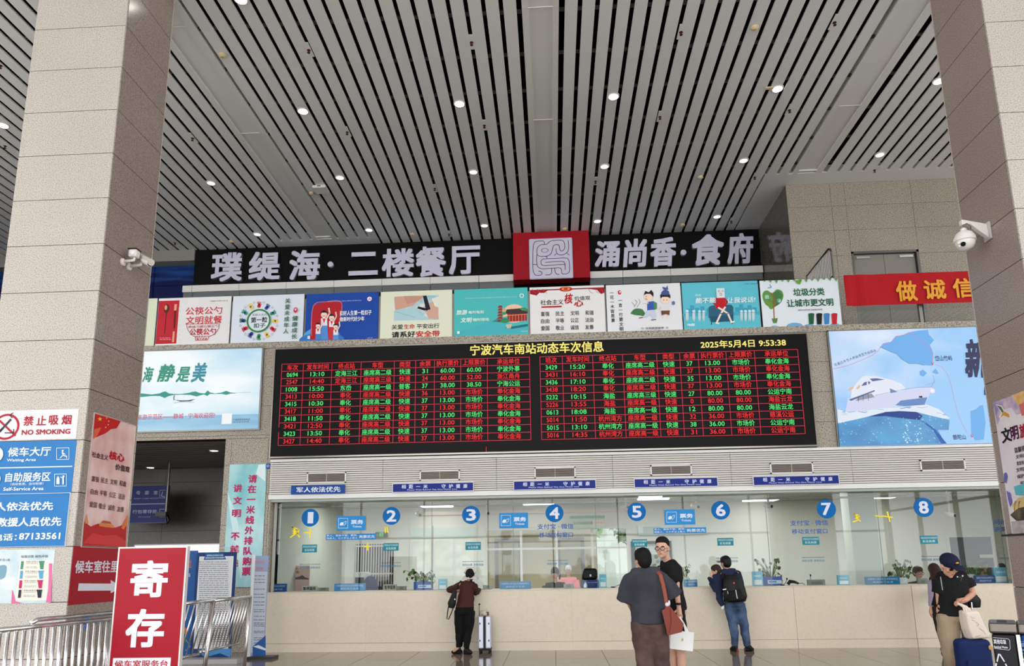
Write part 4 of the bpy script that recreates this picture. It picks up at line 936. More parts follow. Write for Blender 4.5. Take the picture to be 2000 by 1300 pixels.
# 7 cartoon children
A = art(); A.TV('一花一木皆是景', 1194.5, 567, 630, 7.5, (36, 34, 34), 3, x1=1197.5); A.TV('一言一行要文明', 1211, 582, 647, 7.5, (36, 34, 34), 3, x1=1214); A.C(1210, 571, 3.4, (200, 50, 60), 4.6); A.C(1211, 570, 1.6, (240, 210, 214), 2)
A.poly(curve([(1231, 612), (1240, 603), (1254, 604), (1260, 612), (1264, 618), (1250, 616), (1240, 615), (1231, 612)]), (64, 120, 76))
for l in ([(1238, 600), (1244, 590), (1240, 586)], [(1244, 600), (1250, 590), (1247, 584)], [(1240, 598), (1234, 590)]): A.L(curve(l), .8, (90, 120, 90))
A.poly([(1264, 590), (1276, 588), (1279, 606), (1264, 607)], (52, 92, 170)); A.poly([(1276, 588), (1283, 592), (1283, 603), (1278, 606)], (70, 140, 80)); A.C(1266.5, 580, 9, (240, 214, 196), 8.5); A.poly([(1257, 577), (1260, 568), (1267, 571), (1272, 566), (1276, 572), (1276, 580), (1270, 574), (1262, 574)], (34, 26, 24))
A.L([(1266, 592), (1256, 592)], 2, (240, 214, 196)); A.poly([(1264, 606), (1279, 605), (1282, 618), (1276, 624), (1270, 614), (1262, 620), (1255, 620)], (196, 206, 226)); A.L([(1248, 621), (1255, 620)], 1.6, (70, 60, 60)); A.L([(1272, 625), (1281, 624)], 1.6, (70, 60, 60)); A.L([(1260, 583), (1264, 585)], .8, (120, 50, 40)); A.C(1262, 579, .8, (20, 20, 20))
A.C(1299, 586, 9, (240, 214, 196), 8); A.poly([(1290, 583), (1289, 576), (1299, 573), (1309, 576), (1309, 583), (1304, 580), (1294, 580)], (40, 26, 24)); A.poly([(1290, 576), (1292, 570), (1299, 565), (1306, 569), (1308, 576)], (64, 84, 140)); A.poly([(1296, 566), (1293, 560), (1301, 562), (1303, 557), (1305, 566)], (74, 90, 150))
A.poly([(1291, 594), (1307, 593.5), (1308, 607), (1290, 608)], (220, 222, 226)); A.poly([(1291, 607), (1308, 606.5), (1307, 616), (1300, 613), (1292, 616)], (110, 70, 44)); A.L([(1291, 598), (1285, 604)], 2, (240, 214, 196)); A.L([(1294, 616), (1294, 622)], 1.8, (240, 214, 196)); A.L([(1304, 616), (1304, 621)], 1.8, (240, 214, 196)); A.C(1296, 586, .9, (20, 20, 20)); A.C(1302, 586, .9, (20, 20, 20)); A.C(1315, 592, 3.2, (90, 110, 160), 4)
A.T('○  文明旅游宣传  ○', 1252, 1305, 641, 5, (60, 50, 50), 1)
A.build(PT[7])
# 8 armchair
A = art()
for k, (x, h) in enumerate(((1345, 8), (1352, 14), (1362, 9), (1372, 12), (1384, 7), (1440, 10), (1448, 16), (1456, 9), (1464, 14), (1474, 10))): A.R(x - 4, 610 - h, x + 4, 612, (60, 160, 190))
A.R(1333.5, 610, 1483, 616, (70, 170, 196))
for x in (1342, 1355, 1366, 1374, 1448, 1456, 1464, 1471):
    s2 = .7 + .5 * abs(x - 1407) / 70; A.C(x, 611 - 3 * s2, 2.8 * s2, (206, 224, 226)); A.poly([(x - 2.6 * s2, 611), (x + 2.6 * s2, 611), (x + 2.4 * s2, 621), (x + 1, 629), (x - .5, 622), (x - 2, 629), (x - 2.4 * s2, 620)], (196, 216, 220))
A.poly([(1384, 600), (1389, 597), (1428, 595), (1432, 600), (1432, 618), (1384, 621)], (40, 96, 124)); A.poly([(1386, 618), (1432, 615), (1432, 627), (1388, 629)], (30, 80, 108)); A.L([(1390, 629), (1389, 634)], 1.4, (40, 40, 40)); A.L([(1428, 627), (1430, 632)], 1.4, (40, 40, 40))
A.poly([(1400, 580), (1414, 579), (1418, 596), (1416, 601), (1397, 603), (1398, 592)], (186, 20, 36)); A.L([(1399, 583), (1394, 592), (1400, 598)], 3, (186, 20, 36)); A.L([(1414, 581), (1420, 590), (1415, 598)], 3, (186, 20, 36))
A.L([(1403, 601), (1421, 612), (1428, 628)], 3.6, (240, 214, 204)); A.L([(1416, 600), (1408, 612), (1400, 629)], 3.6, (244, 220, 210)); A.L([(1398, 631), (1404, 632)], 2.4, (246, 240, 240)); A.L([(1427, 630), (1434, 628)], 2.4, (246, 240, 240))
A.R(1399, 563, 1415, 582, (222, 226, 228)); A.ring(1403.5, 569, 2, .6, (60, 60, 60), seg=10); A.ring(1411, 568.5, 2, .6, (60, 60, 60), seg=10); A.ring(1407.5, 575, 2.4, .7, (60, 60, 60), seg=10, ry=3)
A.T('能不能', 1358, 1398, 587, 11, (226, 244, 246), 4, .15); A.T('让我说话!', 1420, 1475, 586, 11, (226, 244, 246), 3, .15); A.T('你还', 1357, 1369, 577, 4.4, (232, 246, 248), 1); A.T('嘘', 1342, 1357, 634.5, 5, (232, 246, 248), 3); A.T('公益广告宣传', 1452, 1480, 554.5, 1.8, (60, 60, 100), 1)
A.build(PT[8])
# 9 tree and bins
A = art()
A.poly(curve([(1508, 602), (1495, 594), (1489, 580), (1491, 570), (1499, 567), (1508, 572), (1517, 565), (1527, 568), (1530, 579), (1524, 592), (1508, 602)]), (100, 148, 72)); A.poly([(1509, 602), (1510, 572), (1520, 567), (1529, 575), (1524, 592)], (70, 120, 66))
A.C(1498, 580, 5.5, (80, 170, 130)); A.T('回', 1495, 1501, 580, 6, (226, 240, 226), 1); A.C(1522, 587, 5, (80, 170, 130)); A.T('e', 1519.5, 1524.5, 587, 5, (226, 240, 226), 3); A.C(1506, 598, 5, (100, 150, 60), 6)
A.L([(1512, 622), (1511, 600), (1512, 582), (1506, 572)], 2.2, (156, 96, 60)); A.L([(1511.5, 596), (1522, 585)], 1.4, (156, 96, 60)); A.L([(1511, 592), (1500, 584)], 1.4, (156, 96, 60)); A.poly([(1507, 622), (1519, 621), (1517, 631), (1510, 631)], (90, 130, 70))
for x, r_ in ((1513, 8), (1552, 16), (1580, 10), (1600, 8), (1630, 10)): A.C(x, bot(x) - r_ * .12, r_, (110, 170, 214), r_ * .45)
A.T('垃圾分类', 1549, 1610, 570, 15, (32, 104, 66), 4); A.T('让城市更文明', 1536.5, 1627.5, 591, 15, (32, 92, 66), 4); A.T('保护生态环境 共建美好家园', 1558, 1606, 605, 3.4, (110, 110, 110), 1)
for x, c in ((1584.5, (30, 90, 56)), (1600, (26, 24, 28)), (1614.5, (60, 130, 190)), (1629.5, (190, 30, 50))):
    A.poly([(x - 6, 614), (x + 5.5, 613.5), (x + 4.5, 633), (x - 4.5, 633.5)], c); A.C(x, 613.5, 6, c, 2.2)
for k in range(13):
    x = 1492 + k * 11.6; s2 = 3 + (k * 7 % 5); A.poly([(x - 3, top(x) + .5), (x + 4, top(x) + .2), (x + 1.5, top(x) + s2)], (96, 150, 84))
A.poly([(1552, 548), (1566, 547), (1562, 556), (1556, 554)], (96, 160, 60)); A.L([(1499, 563), (1506, 561), (1503, 556)], 1.4, (80, 150, 190))
A.build(PT[9])
# ---------------------------------------------------------------- red banner
A = Art((0, YW - .06, 0)); b0 = at(1641, 572, YW - .06)
t = thing('cloth_banner', 'red cloth banner with large yellow characters hung on the gallery edge', 'banner', (7, YW - .06, 6.2))
m = MB(); xs0, xs1, zt_, zb_ = 5.615, 10.5, 6.78, 6.165; n = 70; M_BAN = mat((172, 16, 26), .7)
for i in range(n):
    xa = xs0 + (xs1 - xs0) * i / n; xb = xs0 + (xs1 - xs0) * (i + 1) / n
    fy = lambda x, z: YW - .055 + .012 * sin(x * 9 + z * 5) * (1 if x < 6.3 else .3) + (.01 * sin(x * 23) if x < 6 else 0)
    for j in range(4):
        za = zb_ + (zt_ - zb_) * j / 4; zb2 = zb_ + (zt_ - zb_) * (j + 1) / 4
        m.quad((xa, fy(xa, za), za), (xb, fy(xb, za), za), (xb, fy(xb, zb2), zb2), (xa, fy(xa, zb2), zb2), M_BAN)
smooth_by(m.build('cloth', t))
A.O = Vector((0, YW - .078, 0))
for ch, xa, xb, yc, h in (('做', 1750, 1791, 568, 40), ('诚', 1804, 1847, 565, 38), ('信', 1861, 1903, 562, 38)): A.T(ch, xa, xb, yc, h, (226, 160, 50), 4)
A.build(t, 'lettering')
# tall barred stair rail on the gallery
t = thing('stair_rail', 'tall barred steel rail going back beside the granite block', 'railing', (5.55, 13.6, ZM))
tp = [(5.55, 13.62, ZM), (5.55, 13.62, 7.38), (5.55, 13.66, 7.46), (5.55, 13.75, 7.49), (5.55, 15.0, 7.44), (5.55, 15.0, ZM)]
MB().tube(tp, .02, M_STEELD, 8).build('frame', t)
MB().tube([(5.55, 13.62, 6.9), (5.55, 15, 6.9)], .014, M_STEELD, 6).build('middle_rail', t)
for k in range(16): MB().tube([(5.55, 13.72 + .081 * k, ZM), (5.55, 13.72 + .081 * k, 7.46)], .012, M_STEEL, 6).build('bar', t)
# glass rail under the banner
t = thing('glass_rail', 'clear glass rail panels below the red banner', 'railing', (7.5, YW + .1, ZM))
for a, b in ((5.62, 7.0), (7.06, 8.6)): piece('pane', a, b, YW + .1, YW + .11, ZM, ZM + .95, M_GLASS, t)
piece('post', 7.0, 7.06, YW + .08, YW + .14, ZM, ZM + .95, mat((140, 138, 134), .4, .5), t)
# ---------------------------------------------------------------- blue signs on the louvre
A0 = Art((0, YW - .07, 0))
NAVY = (20, 40, 128)
t = plate('blue_sign', 'short blue sign for soldiers first, leftmost on the louvred fascia', 'sign', A0, 568.5, 947.5, 673, 964, (26, 72, 148), .04, 'blue signs on the louvred fascia')
A = Art(A0.O); A.T('军人依法优先', 579, 665, 955.5, 10.5, (226, 232, 240), 3); A.build(t, 'lettering')
for (x0, x1, y0, y1), lb in zip(((767.5, 924, 943.5, 959), (1004, 1163, 938.5, 954.5), (1239.5, 1401, 934, 950), (1472, 1638, 929.5, 945.5)), ('over windows two and three', 'over the number four disc', 'over the number five and six discs', 'between the number six and seven discs')):
    t = plate('blue_sign', 'long navy keep-distance sign ' + lb, 'sign', A0, x0, y0, x1, y1, NAVY, .04, 'blue signs on the louvred fascia', frame=mat((214, 214, 220), .4), fw=.012)
    A = Art(A0.O); L_ = x1 - x0; ym = (y0 + y1) / 2
    for k, ch in enumerate('相距一米 守护健康'):
        if ch == ' ': continue
        x = x0 + L_ * (.108 + .0905 * (k + (.9 if k > 3 else 0) - (.4 if k > 3 else 0))); hh = 7.2 if ch != '一' else 1.2
        A.T(ch, x, x + 8.2, ym - 2 - (x - (x0 + x1) / 2) * .012, hh + .8, (216, 222, 244), 3)
    A.T('Please Wait Behind The One Meter Line', x0 + L_ * .18, x1 - L_ * .2, ym + 4.3, 2.3, (206, 212, 240), 2); A.build(t, 'lettering')
# small blue tag at the fascia corner
t = plate('small_tag', 'tiny blue square tag beside the teal banner top', 'tag', Art((0, YW - .02, 0)), 520, 905, 527, 915, (40, 80, 160), .02); A = Art((0, YW - .02, 0)); A.ring(523.7, 909.5, 2.3, .7, (220, 226, 240), seg=12); A.build(t)
# ---------------------------------------------------------------- things stuck on the glass
AG = Art((0, YG - .004, 0))
for n_, x, y, r in ((1, 606, 1010.5, 17), (2, 764.5, 1007, 17.3), (3, 920, 1005, 17.6), (4, 1083, 1001.5, 17.6), (5, 1243.5, 999, 18), (6, 1407.5, 996, 18.2), (7, 1614, 993.5, 18.7), (8, 1804, 990.3, 19)):
    p = at(x, y, YG - .004); rr = at(x + r, y, YG).x - p.x
    t = thing('number_disc', 'round blue disc with a white number %s' % ['one', 'two', 'three', 'four', 'five', 'six', 'seven', 'eight'][n_ - 1], 'number sign', p, 'window number discs on the glass')
    MB().lathe((p.x, YG - .008, p.z), [(rr * .97, 0), (rr, .002), (rr, .006)], mat((14, 104, 176), .5, spec=.1), 36, axis='y').build('disc', t)
    A = Art((0, YG - .009, 0)); A.T(str(n_), x - (5 if n_ == 1 else 9.5), x + (6 if n_ == 1 else 9.5), y, r * 1.3, (222, 226, 240), 4 if n_ > 1 else 2); A.build(t, 'numeral')
def sticker(name, lab, x0, y0, x1, y1, c, group=None, Y=YG - .004):
    A_ = Art((0, Y, 0)); t_ = plate(name, lab, 'sign', A_, x0, y0, x1, y1, c, .003, group); return t_, Art((0, Y, 0))
for x0, y0, x1, y1, lb in ((657.5, 1007, 713.5, 1035.5, 'between discs one and two'), (975, 1001, 1031.5, 1031, 'between discs three and four'), (1298, 994.5, 1357.5, 1024, 'right of disc five')):
    t, A = sticker('tickets_sign', 'light blue tickets sign with a hand symbol ' + lb, x0, y0, x1, y1, (40, 138, 204), 'light blue tickets signs', Y=YG - .03)
    w_ = x1 - x0; A.T('票务', x0 + w_ * .5, x1 - w_ * .07, (y0 + y1) / 2 - 2.5, 8.6, (226, 234, 246), 4); A.T('Tickets', x0 + w_ * .55, x1 - w_ * .13, (y0 + y1) / 2 + 6.5, 3.8, (226, 234, 246), 3)
    bx0, by0, bx1, by1 = x0 + w_ * .07, y0 + 5, x0 + w_ * .39, y1 - 4.5
    for l in ([(bx0, by0), (bx1, by0 - .2)], [(bx0, by1), (bx1, by1 - .2)], [(bx0, by0), (bx0, by1)], [(bx1, by0 - .2), (bx1, by1)]): A.L(l, .6, (226, 234, 246)); A.k -= 1
    xm = (bx0 + bx1) / 2; ym = (by0 + by1) / 2; A.k += 1
    A.poly([(xm - 7, ym + 2), (xm - 5, ym - 1.5), (xm - 1, ym - 2.5), (xm + 1.5, ym + 1), (xm - 1, ym + 4), (xm - 6, ym + 4.5)], (226, 234, 246)); A.L([(xm + 1, ym - 2), (xm + 6, ym - 4), (xm + 5, ym + 1), (xm + 1, ym + 4.5)], .8, (226, 234, 246)); A.build(t)
for x0, y0, x1, y1, lb in ((636.5, 1042, 734, 1053.5, 'below the tickets sign by disc two'), (1276.5, 1030, 1379.5, 1041, 'below the tickets sign by disc five')):
    t, A = sticker('priority_strip', 'blue strip with two lines of small characters ' + lb, x0, y0, x1, y1, (38, 128, 196), 'blue priority strips'); ym = (y0 + y1) / 2
    A.T('军人、离休干部、教师、', x0 + 1.5, x0 + 62, ym - 2.6, 3.8, (220, 232, 244), 1); A.T('残疾人、七十岁以上老人', x0 + 1.5, x0 + 62, ym + 2.6, 3.8, (220, 232, 244), 1); A.T('购票优先', x0 + 65, x1 - 2, ym - .3, 6.2, (220, 232, 244), 2); A.build(t, 'lettering')
for k, (x0, y0, x1, y1) in enumerate(((590, 1063, 619, 1078.5), (749, 1060, 778.5, 1075), (909, 1058, 939, 1073.5), (1234, 1052.5, 1264, 1067.5), (1401, 1050, 1432.5, 1065), (1567, 1048, 1600, 1063.5), (1797, 1045.5, 1831.5, 1061.5))):
    t, A = sticker('teal_label', 'small teal real-name ticket label under disc ' + ['one', 'two', 'three', 'five', 'six', 'seven', 'eight'][k], x0, y0, x1, y1, (30, 128, 146), 'teal labels on the glass'); ym = (y0 + y1) / 2
    A.T('凭有效证件实名制购票', x0 + 1.5, x1 - 1.5, ym - 3.5, 4.4, (190, 222, 224), 1); A.T('实名购票', x0 + 5, x1 - 5, ym + 3, 4.8, (190, 222, 224), 2); A.build(t, 'lettering')
for k, (x0, x1, y0) in enumerate(((585, 625, 1101.5), (743, 783, 1098.5), (903, 944, 1096), (1068, 1109, 1094), (1399, 1441, 1089), (1566, 1610, 1088), (1799, 1843, 1086))):
    A = Art((0, YG - .004, 0)); p = at(x0, y0, YG); t = thing('glass_lettering', 'small blue insurance wording on the glass under disc ' + ['one', 'two', 'three', 'four', 'six', 'seven', 'eight'][k], 'lettering', p, 'insurance wording on the glass')
    A.T('温馨提示旅客自愿购买保险如需退保请', x0, x1, y0, 2.2, (60, 90, 110), 1); A.T('保险自愿 退保自由', x0, x1, y0 + 6.3, 4.6, (50, 130, 170), 2); A.build(t, 'lettering')
for k, (x0, x1, y0) in enumerate(((1049.5, 1120, 1027.5), (1543, 1617, 1020.5))):
    A = Art((0, YG - .005, 0)); p = at(x0, y0, YG); t = thing('payment_lettering', 'two lines of blue mobile payment characters under disc ' + ['four', 'seven'][k], 'lettering', p, 'payment wording on the glass')
    A.T('支付宝 · 微信', x0, x1, y0, 10.5, (44, 92, 170), 2); A.T('移动支付窗口', x0 + 3.5, x1 - 1, y0 + 16.5, 10, (44, 92, 170), 2); A.build(t, 'lettering')
A = Art((0, YG - .005, 0)); t = thing('enquiry_lettering', 'blue enquiry and refund characters beside the right column', 'lettering', at(1941, 1020, YG))
A.T('问讯', 1941, 1965, 1019, 10, (36, 84, 170), 2); A.T('退票改签', 1942, 1990, 1033, 9.5, (36, 84, 170), 2); A.build(t, 'lettering')
# reflections of lit yellow characters, painted as flat strokes on the glass
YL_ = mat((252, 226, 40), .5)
for lab, strokes in (('yellow brush mark left of disc one', ([(570, 1029), (583, 1033), (582, 1042), (570, 1028)], [(572, 1041), (580, 1040), (567, 1049)], [(572, 1036), (580, 1042), (585, 1048)])), ('yellow cross mark right under disc one', ([(594, 1039), (609, 1040)], [(606, 1030), (605, 1049)])),  # both marks are painted reflections
                     ('two small yellow strokes under disc two', ([(752, 1029), (753, 1040)], [(756, 1029), (758, 1040)])), ('yellow cross mark on the barred door', ([(711, 1067), (724, 1067)], [(718, 1060), (718, 1074)])),  # both are painted reflections on the glass
                     ('yellow brush mark on the pillar right of disc seven', ([(1667, 1003), (1678, 1006), (1677, 1012), (1668, 1003)], [(1670, 1011), (1678, 1014), (1666, 1019)], [(1672, 1010), (1681, 1018)])), ('long yellow cross mark left of disc eight', ([(1709, 1007), (1724, 1008)], [(1724, 1007), (1743, 1010)], [(1733, 999), (1738, 1018)]))):  # both marks are painted reflections on the glass
    p = at(*strokes[0][0], YG); A = Art((0, YG - .005, 0)); t = thing('yellow_reflection', lab, 'decoration', p, 'yellow marks on the glass')
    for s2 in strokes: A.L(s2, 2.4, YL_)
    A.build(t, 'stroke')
# green poster behind window four, exit sign, red wall strip
t, A = sticker('green_notice', 'pale green notice board hanging behind the number four disc', 1113, 1006.5, 1181.5, 1031, (176, 200, 170), Y=YO - .3)
A.R(1113, 1006.5, 1181.5, 1012, (96, 160, 130)); A.T('公交车班线信息', 1120, 1158, 1021, 6, (70, 84, 76), 3); A.R(1158, 1015, 1179, 1025, (220, 200, 190)); A.T('公交站', 1160, 1178, 1020, 4, (196, 70, 60), 2); A.build(t)
t, A = sticker('exit_sign', 'small green running figure exit sign over the barred door', 733, 1038.5, 757.5, 1048.5, (10, 40, 26), Y=YO - .1)
A.R(741, 1039.5, 749, 1047.5, mat((60, 220, 110), emit=.6)); A.L([(744, 1041), (746, 1044), (743, 1047)], 1, (10, 40, 26)); A.L([(746, 1044), (748, 1047)], 1, (10, 40, 26)); A.T('出', 735, 739.5, 1043.5, 4, mat((60, 220, 110), emit=.6)); A.build(t)
# ================================================================ LEFT SIDE: COLUMN SIGNS, STANDS, RAILS
CF = Art((0, 8.195, 0))
RW_ = (226, 230, 232)
t = plate('no_smoking_sign', 'white no smoking board with a red crossed ring on the left column', 'sign', CF, -60, 801, 150.5, 858.5, (232, 230, 230), .012)
A = Art((0, 8.194, 0)); r = (170, 24, 48)
A.ring(12, 833, 26, 4.5, r, ry=25); A.L([(-6, 816), (30, 850)], 4, r); A.L([(0, 842), (21, 819)], 4.5, (60, 60, 66)); A.L([(0, 842), (4, 837.5)], 4.5, (30, 30, 30)); A.L(curve([(24, 816), (20, 810), (26, 806)]), 1.5, (60, 60, 66)); A.L([(10, 845), (27, 845), (27, 838)], 2, (60, 60, 66))
for ch, x in zip('禁止吸烟', (46.5, 72, 96, 121)): A.T(ch, x, x + 19, 821.5 - (x - 46) * .03, 19, r, 3)
A.T('NO SMOKING', 43, 137.5, 843, 10, r, 4); A.build(t)
BL = (44, 120, 184); WH = (226, 234, 240)
t = plate('direction_board', 'blue board with waiting area and self-service lines under the no smoking board', 'sign', CF, -60, 861.5, 144, 964, BL, .014)
A = Art((0, 8.194, 0)); A.R(-60, 911.5, 141, 913.5, WH)
A.T('候车大厅', 16, 99.5, 881.5, 18, WH, 3); A.T('Waiting Area', 13.5, 70.5, 898.5, 7, WH, 3); A.T('自助服务区', 11, 99, 931, 18, WH, 3); A.T('（自助售票、自动取票）', 21, 85, 944.5, 5, WH, 1); A.T('Self-Service Area', 7, 85.5, 954, 7, WH, 3)
for x0, y0, x1, y1 in ((111, 874.5, 135, 897), (107, 925.5, 130, 949)):
    for l in ([(x0, y0), (x1, y0 - .4)], [(x0, y1), (x1, y1 - .4)], [(x0, y0), (x0, y1)], [(x1, y0), (x1, y1)]): A.L(l, .9, WH); A.k -= 1
    A.k += 1
A.C(123, 880, 2, WH); A.L([(122, 883), (124, 889), (131, 891)], 2, WH); A.L([(123, 889), (118, 894)], 1.6, WH); A.L([(123, 884), (128, 887)], 1.4, WH); A.L([(131, 891), (131, 895)], 1.2, WH)
A.poly([(111, 945), (111, 934), (114, 929), (117, 934), (117, 945)], WH); A.C(124.5, 930, 2, WH); A.L([(124, 933), (124, 945)], 3, WH); A.L([(124, 934), (119, 931)], 1.4, WH)
A.C(-8, 888, 15, WH); A.C(-12, 936, 14, WH); A.build(t)
t = plate('priority_board', 'larger blue board with priority lines and a telephone number', 'sign', CF, -60, 964.5, 132, 1067, BL, .014, frame=mat((200, 206, 210), .4), fw=.006)
A = Art((0, 8.194, 0)); A.T('军人依法优先', -32, 104, 988.5, 17, WH, 4); A.T('消防救援人员优先', -48, 120, 1019, 17.5, WH, 4); A.T('电话：', -12, 33, 1048.5, 14, WH, 4); A.T('87133561', 37.5, 118, 1046.5, 13, WH, 4); A.build(t, 'lettering')
t = plate('waste_poster', 'pale poster of four small bins at the foot of the left column', 'poster', CF, -60, 1073, 102, 1178, wash('poster_wash', (176, 200, 210), (222, 228, 226), (3, 1, 3), .4), .006)
A = Art((0, 8.194, 0)); A.poly(curve([(-6, 1105), (10, 1103), (13, 1112), (8, 1128), (-6, 1132)]), (120, 160, 178)); A.R(34, 1094, 95, 1172, (232, 226, 212)); A.T('垃圾分类 绿色环保', 41, 94, 1086, 5.5, (120, 130, 130), 3); A.R(-10, 1152, 24, 1158, (206, 216, 214)); A.T('美好生活', -12, 20, 1093, 5, (80, 120, 130), 1)
A.poly([(24, 1150), (31, 1174), (45, 1177), (36, 1178), (22, 1178)], (214, 110, 150)); A.poly([(96, 1100), (102, 1100), (100, 1176), (90, 1176), (95, 1150)], (220, 110, 160))
for i, c in enumerate(((70, 140, 110), (90, 160, 200), (190, 40, 100), (36, 40, 56))):
    y = 1103 + i * 18.6; x = 41 - i * 1.4; A.R(x, y - 7.5, x + 5, y + 8, c); A.poly([(x + 36.5, y - 6), (x + 45.5, y - 6), (x + 44, y + 8), (x + 38, y + 8)], c); A.R(x + 35.5, y - 8, x + 46.5, y - 5, c)
    A.lines(x + 10, x + 33, (y - 3, y + 3, y + 5.5), (150, 156, 156), .8, i)
    for k in range(6): A.C(x + 12 + k * 4, y - 6.5, 1.5, [(200, 150, 140), (150, 170, 150), (190, 190, 190)][k % 3], seg=8); A.k -= 1
A.build(t)
# side face of the left column
SX = -5.51
CS = Art((SX, 0, 0), (0, 1, 0))
t = plate('value_poster', 'tall pink and red poster of core values on the column side', 'poster', CS, 171, 815, 255, 1069, wash('pink_wash', (214, 160, 156), (238, 214, 208), (1, 3, 2), .4), .008, frame=mat((200, 190, 180), .4), fw=.006)
A = Art((SX + .001, 0, 0), (0, 1, 0)); A.poly([(184, 807), (236, 822), (228, 836), (216, 838), (206, 846), (196, 850), (182, 856)], (196, 38, 40)); A.poly([(184, 838), (198, 834), (190, 850), (182, 858)], (220, 100, 70))
for x, y, s in ((195, 818, 5), (208, 816, 2), (212, 822, 2), (211, 829, 2), (206, 834, 2)):
    A.poly([(x + s * (1 if k % 2 == 0 else .4) * sin(k * pi / 5), y - s * (1 if k % 2 == 0 else .4) * cos(k * pi / 5)) for k in range(10)], (240, 190, 70))
A.T('社会主义', 179, 211, 890, 11, (60, 30, 30), 3); A.T('核心', 212.5, 243, 891, 17, (190, 20, 36), 5); A.T('价值观', 224.5, 253, 914, 12, (60, 30, 30), 3)
for r, ws in enumerate((('富强', '民主', '文明', '和谐'), ('自由', '平等', '公正', '法治'), ('爱国', '敬业', '诚信', '友善'))):
    for k, w_ in enumerate(ws): A.T(w_, 178.5 + k * 18 - r * 2.4, 193 + k * 17.6 - r * 2.4, 935 + r * 25 + k * 3, 11, (90, 56, 56), 2)
A.poly([(160, 1065), (163, 1018), (176, 1028), (190, 1022), (205, 1030), (225, 1030), (246, 1022), (244, 1068)], (184, 40, 44)); A.poly([(161, 1060), (180, 1040), (200, 1046), (225, 1044), (244, 1056), (243, 1068)], (206, 60, 60)); A.poly([(192, 1027), (194, 1021), (220, 1025), (221, 1031)], (216, 130, 60)); A.poly([(196, 1020), (217, 1023), (213, 1018), (200, 1016)], (190, 80, 50)); A.poly([(235, 1030), (249, 1004), (247, 1022), (240, 1034)], (226, 120, 60)); A.poly([(164, 1022), (168, 1002), (171, 1022)], (220, 140, 90))
A.build(t)
t = plate('arrow_sign', 'red wall sign with a white arrow on the column side behind the red board', 'sign', CS, 139.5, 1067.5, 262, 1175.5, (164, 24, 42), .008)
A = Art((SX + .001, 0, 0), (0, 1, 0)); A.T('候车室往里走', 147, 246, 1106, 24, (222, 222, 232), 4); A.L([(155, 1146), (218, 1146)], 9, (222, 222, 232)); A.poly([(216, 1132), (238, 1146), (216, 1158)], (222, 222, 232)); A.build(t)
# teal banner on the pier
YT = YW - .004
t = plate('queue_banner', 'tall teal banner with two columns of magenta characters on the pier', 'banner', Art((0, YT, 0)), 441.5, 906, 515, 1146, wash('teal_wash', (92, 178, 186), (180, 216, 218), (1.4, 1, .8), .4), .006)
A = Art((0, YT - .001, 0)); A.poly([(518, 906), (518, 940), (500, 925), (505, 907)], (214, 232, 232)); A.poly([(444, 960), (460, 1000), (474, 1060), (478, 1110), (470, 1130), (462, 1080), (450, 1010)], (196, 226, 226)); mg = (186, 30, 96)
for i, ch in enumerate('请在一米线外排队购票'): x = 493.5 - i * 1.38; A.T(ch, x - 8.5, x + 8.5, 934.6 + i * 20.1, 16, mg, 5)
for ch, x, y in zip('讲文明不越线', (464.6, 464, 462, 459.5, 458, 457), (953, 977, 1002, 1047, 1072, 1099)): A.T(ch, x - 8.5, x + 8.5, y, 15, mg, 5)
A.build(t)
# corridor hanging sign with its pole and camera
YH = 16.5
t = plate('hanging_sign', 'dark navy hanging sign in the dim corridor with two rows of characters', 'sign', Art((0, YH, 0)), 200, 949, 325.5, 1020.5, (24, 36, 92), .08, frame=mat((90, 96, 110), .4), fw=.01)
A = Art((0, YH - .002, 0)); c = (150, 156, 176); A.R(200, 983.5, 325, 985, c); A.T('母', 266, 274, 962, 7, c, 2); A.T('婴', 283, 291, 962, 7, c, 2); A.T('室', 300, 308.5, 961.5, 7, c, 2); A.T('行包寄存处', 259, 307, 998.5, 7.5, c, 2); A.T('BABY CARE ROOM', 262, 310, 973, 2, c, 1); A.T('LEFT LUGGAGE', 270, 294, 1009, 2, c, 1)
for y in (957, 994):
    for l in ([(312, y), (324, y)], [(312, y + 15), (324, y + 15)], [(312, y), (312, y + 15)]): A.L(l, .7, c); A.k -= 1
A.k += 1; A.L([(318, 960), (315, 968), (322, 970)], 1.4, c); A.build(t)
p = at(328, 1005, YH); MB().tube([(p.x, YH - .1, 3.92), (p.x, YH - .1, p.z)], .03, M_STEELD, 8).build('pole', t)
p = at(318, 1004, YH - .15); t = thing('corridor_camera', 'dark bullet camera on the pole of the corridor sign', 'camera', p); MB().box(p.x - .12, p.x + .12, p.y - .1, p.y + .05, p.z - .05, p.z + .05, mat((60, 60, 62), .4)).build('body', t); MB().tube([(p.x + .1, p.y, p.z - .02), (p.x + .16, p.y, p.z - .14), (p.x + .1, p.y, p.z - .2)], .03, M_BLACK, 6).build('bracket', t)
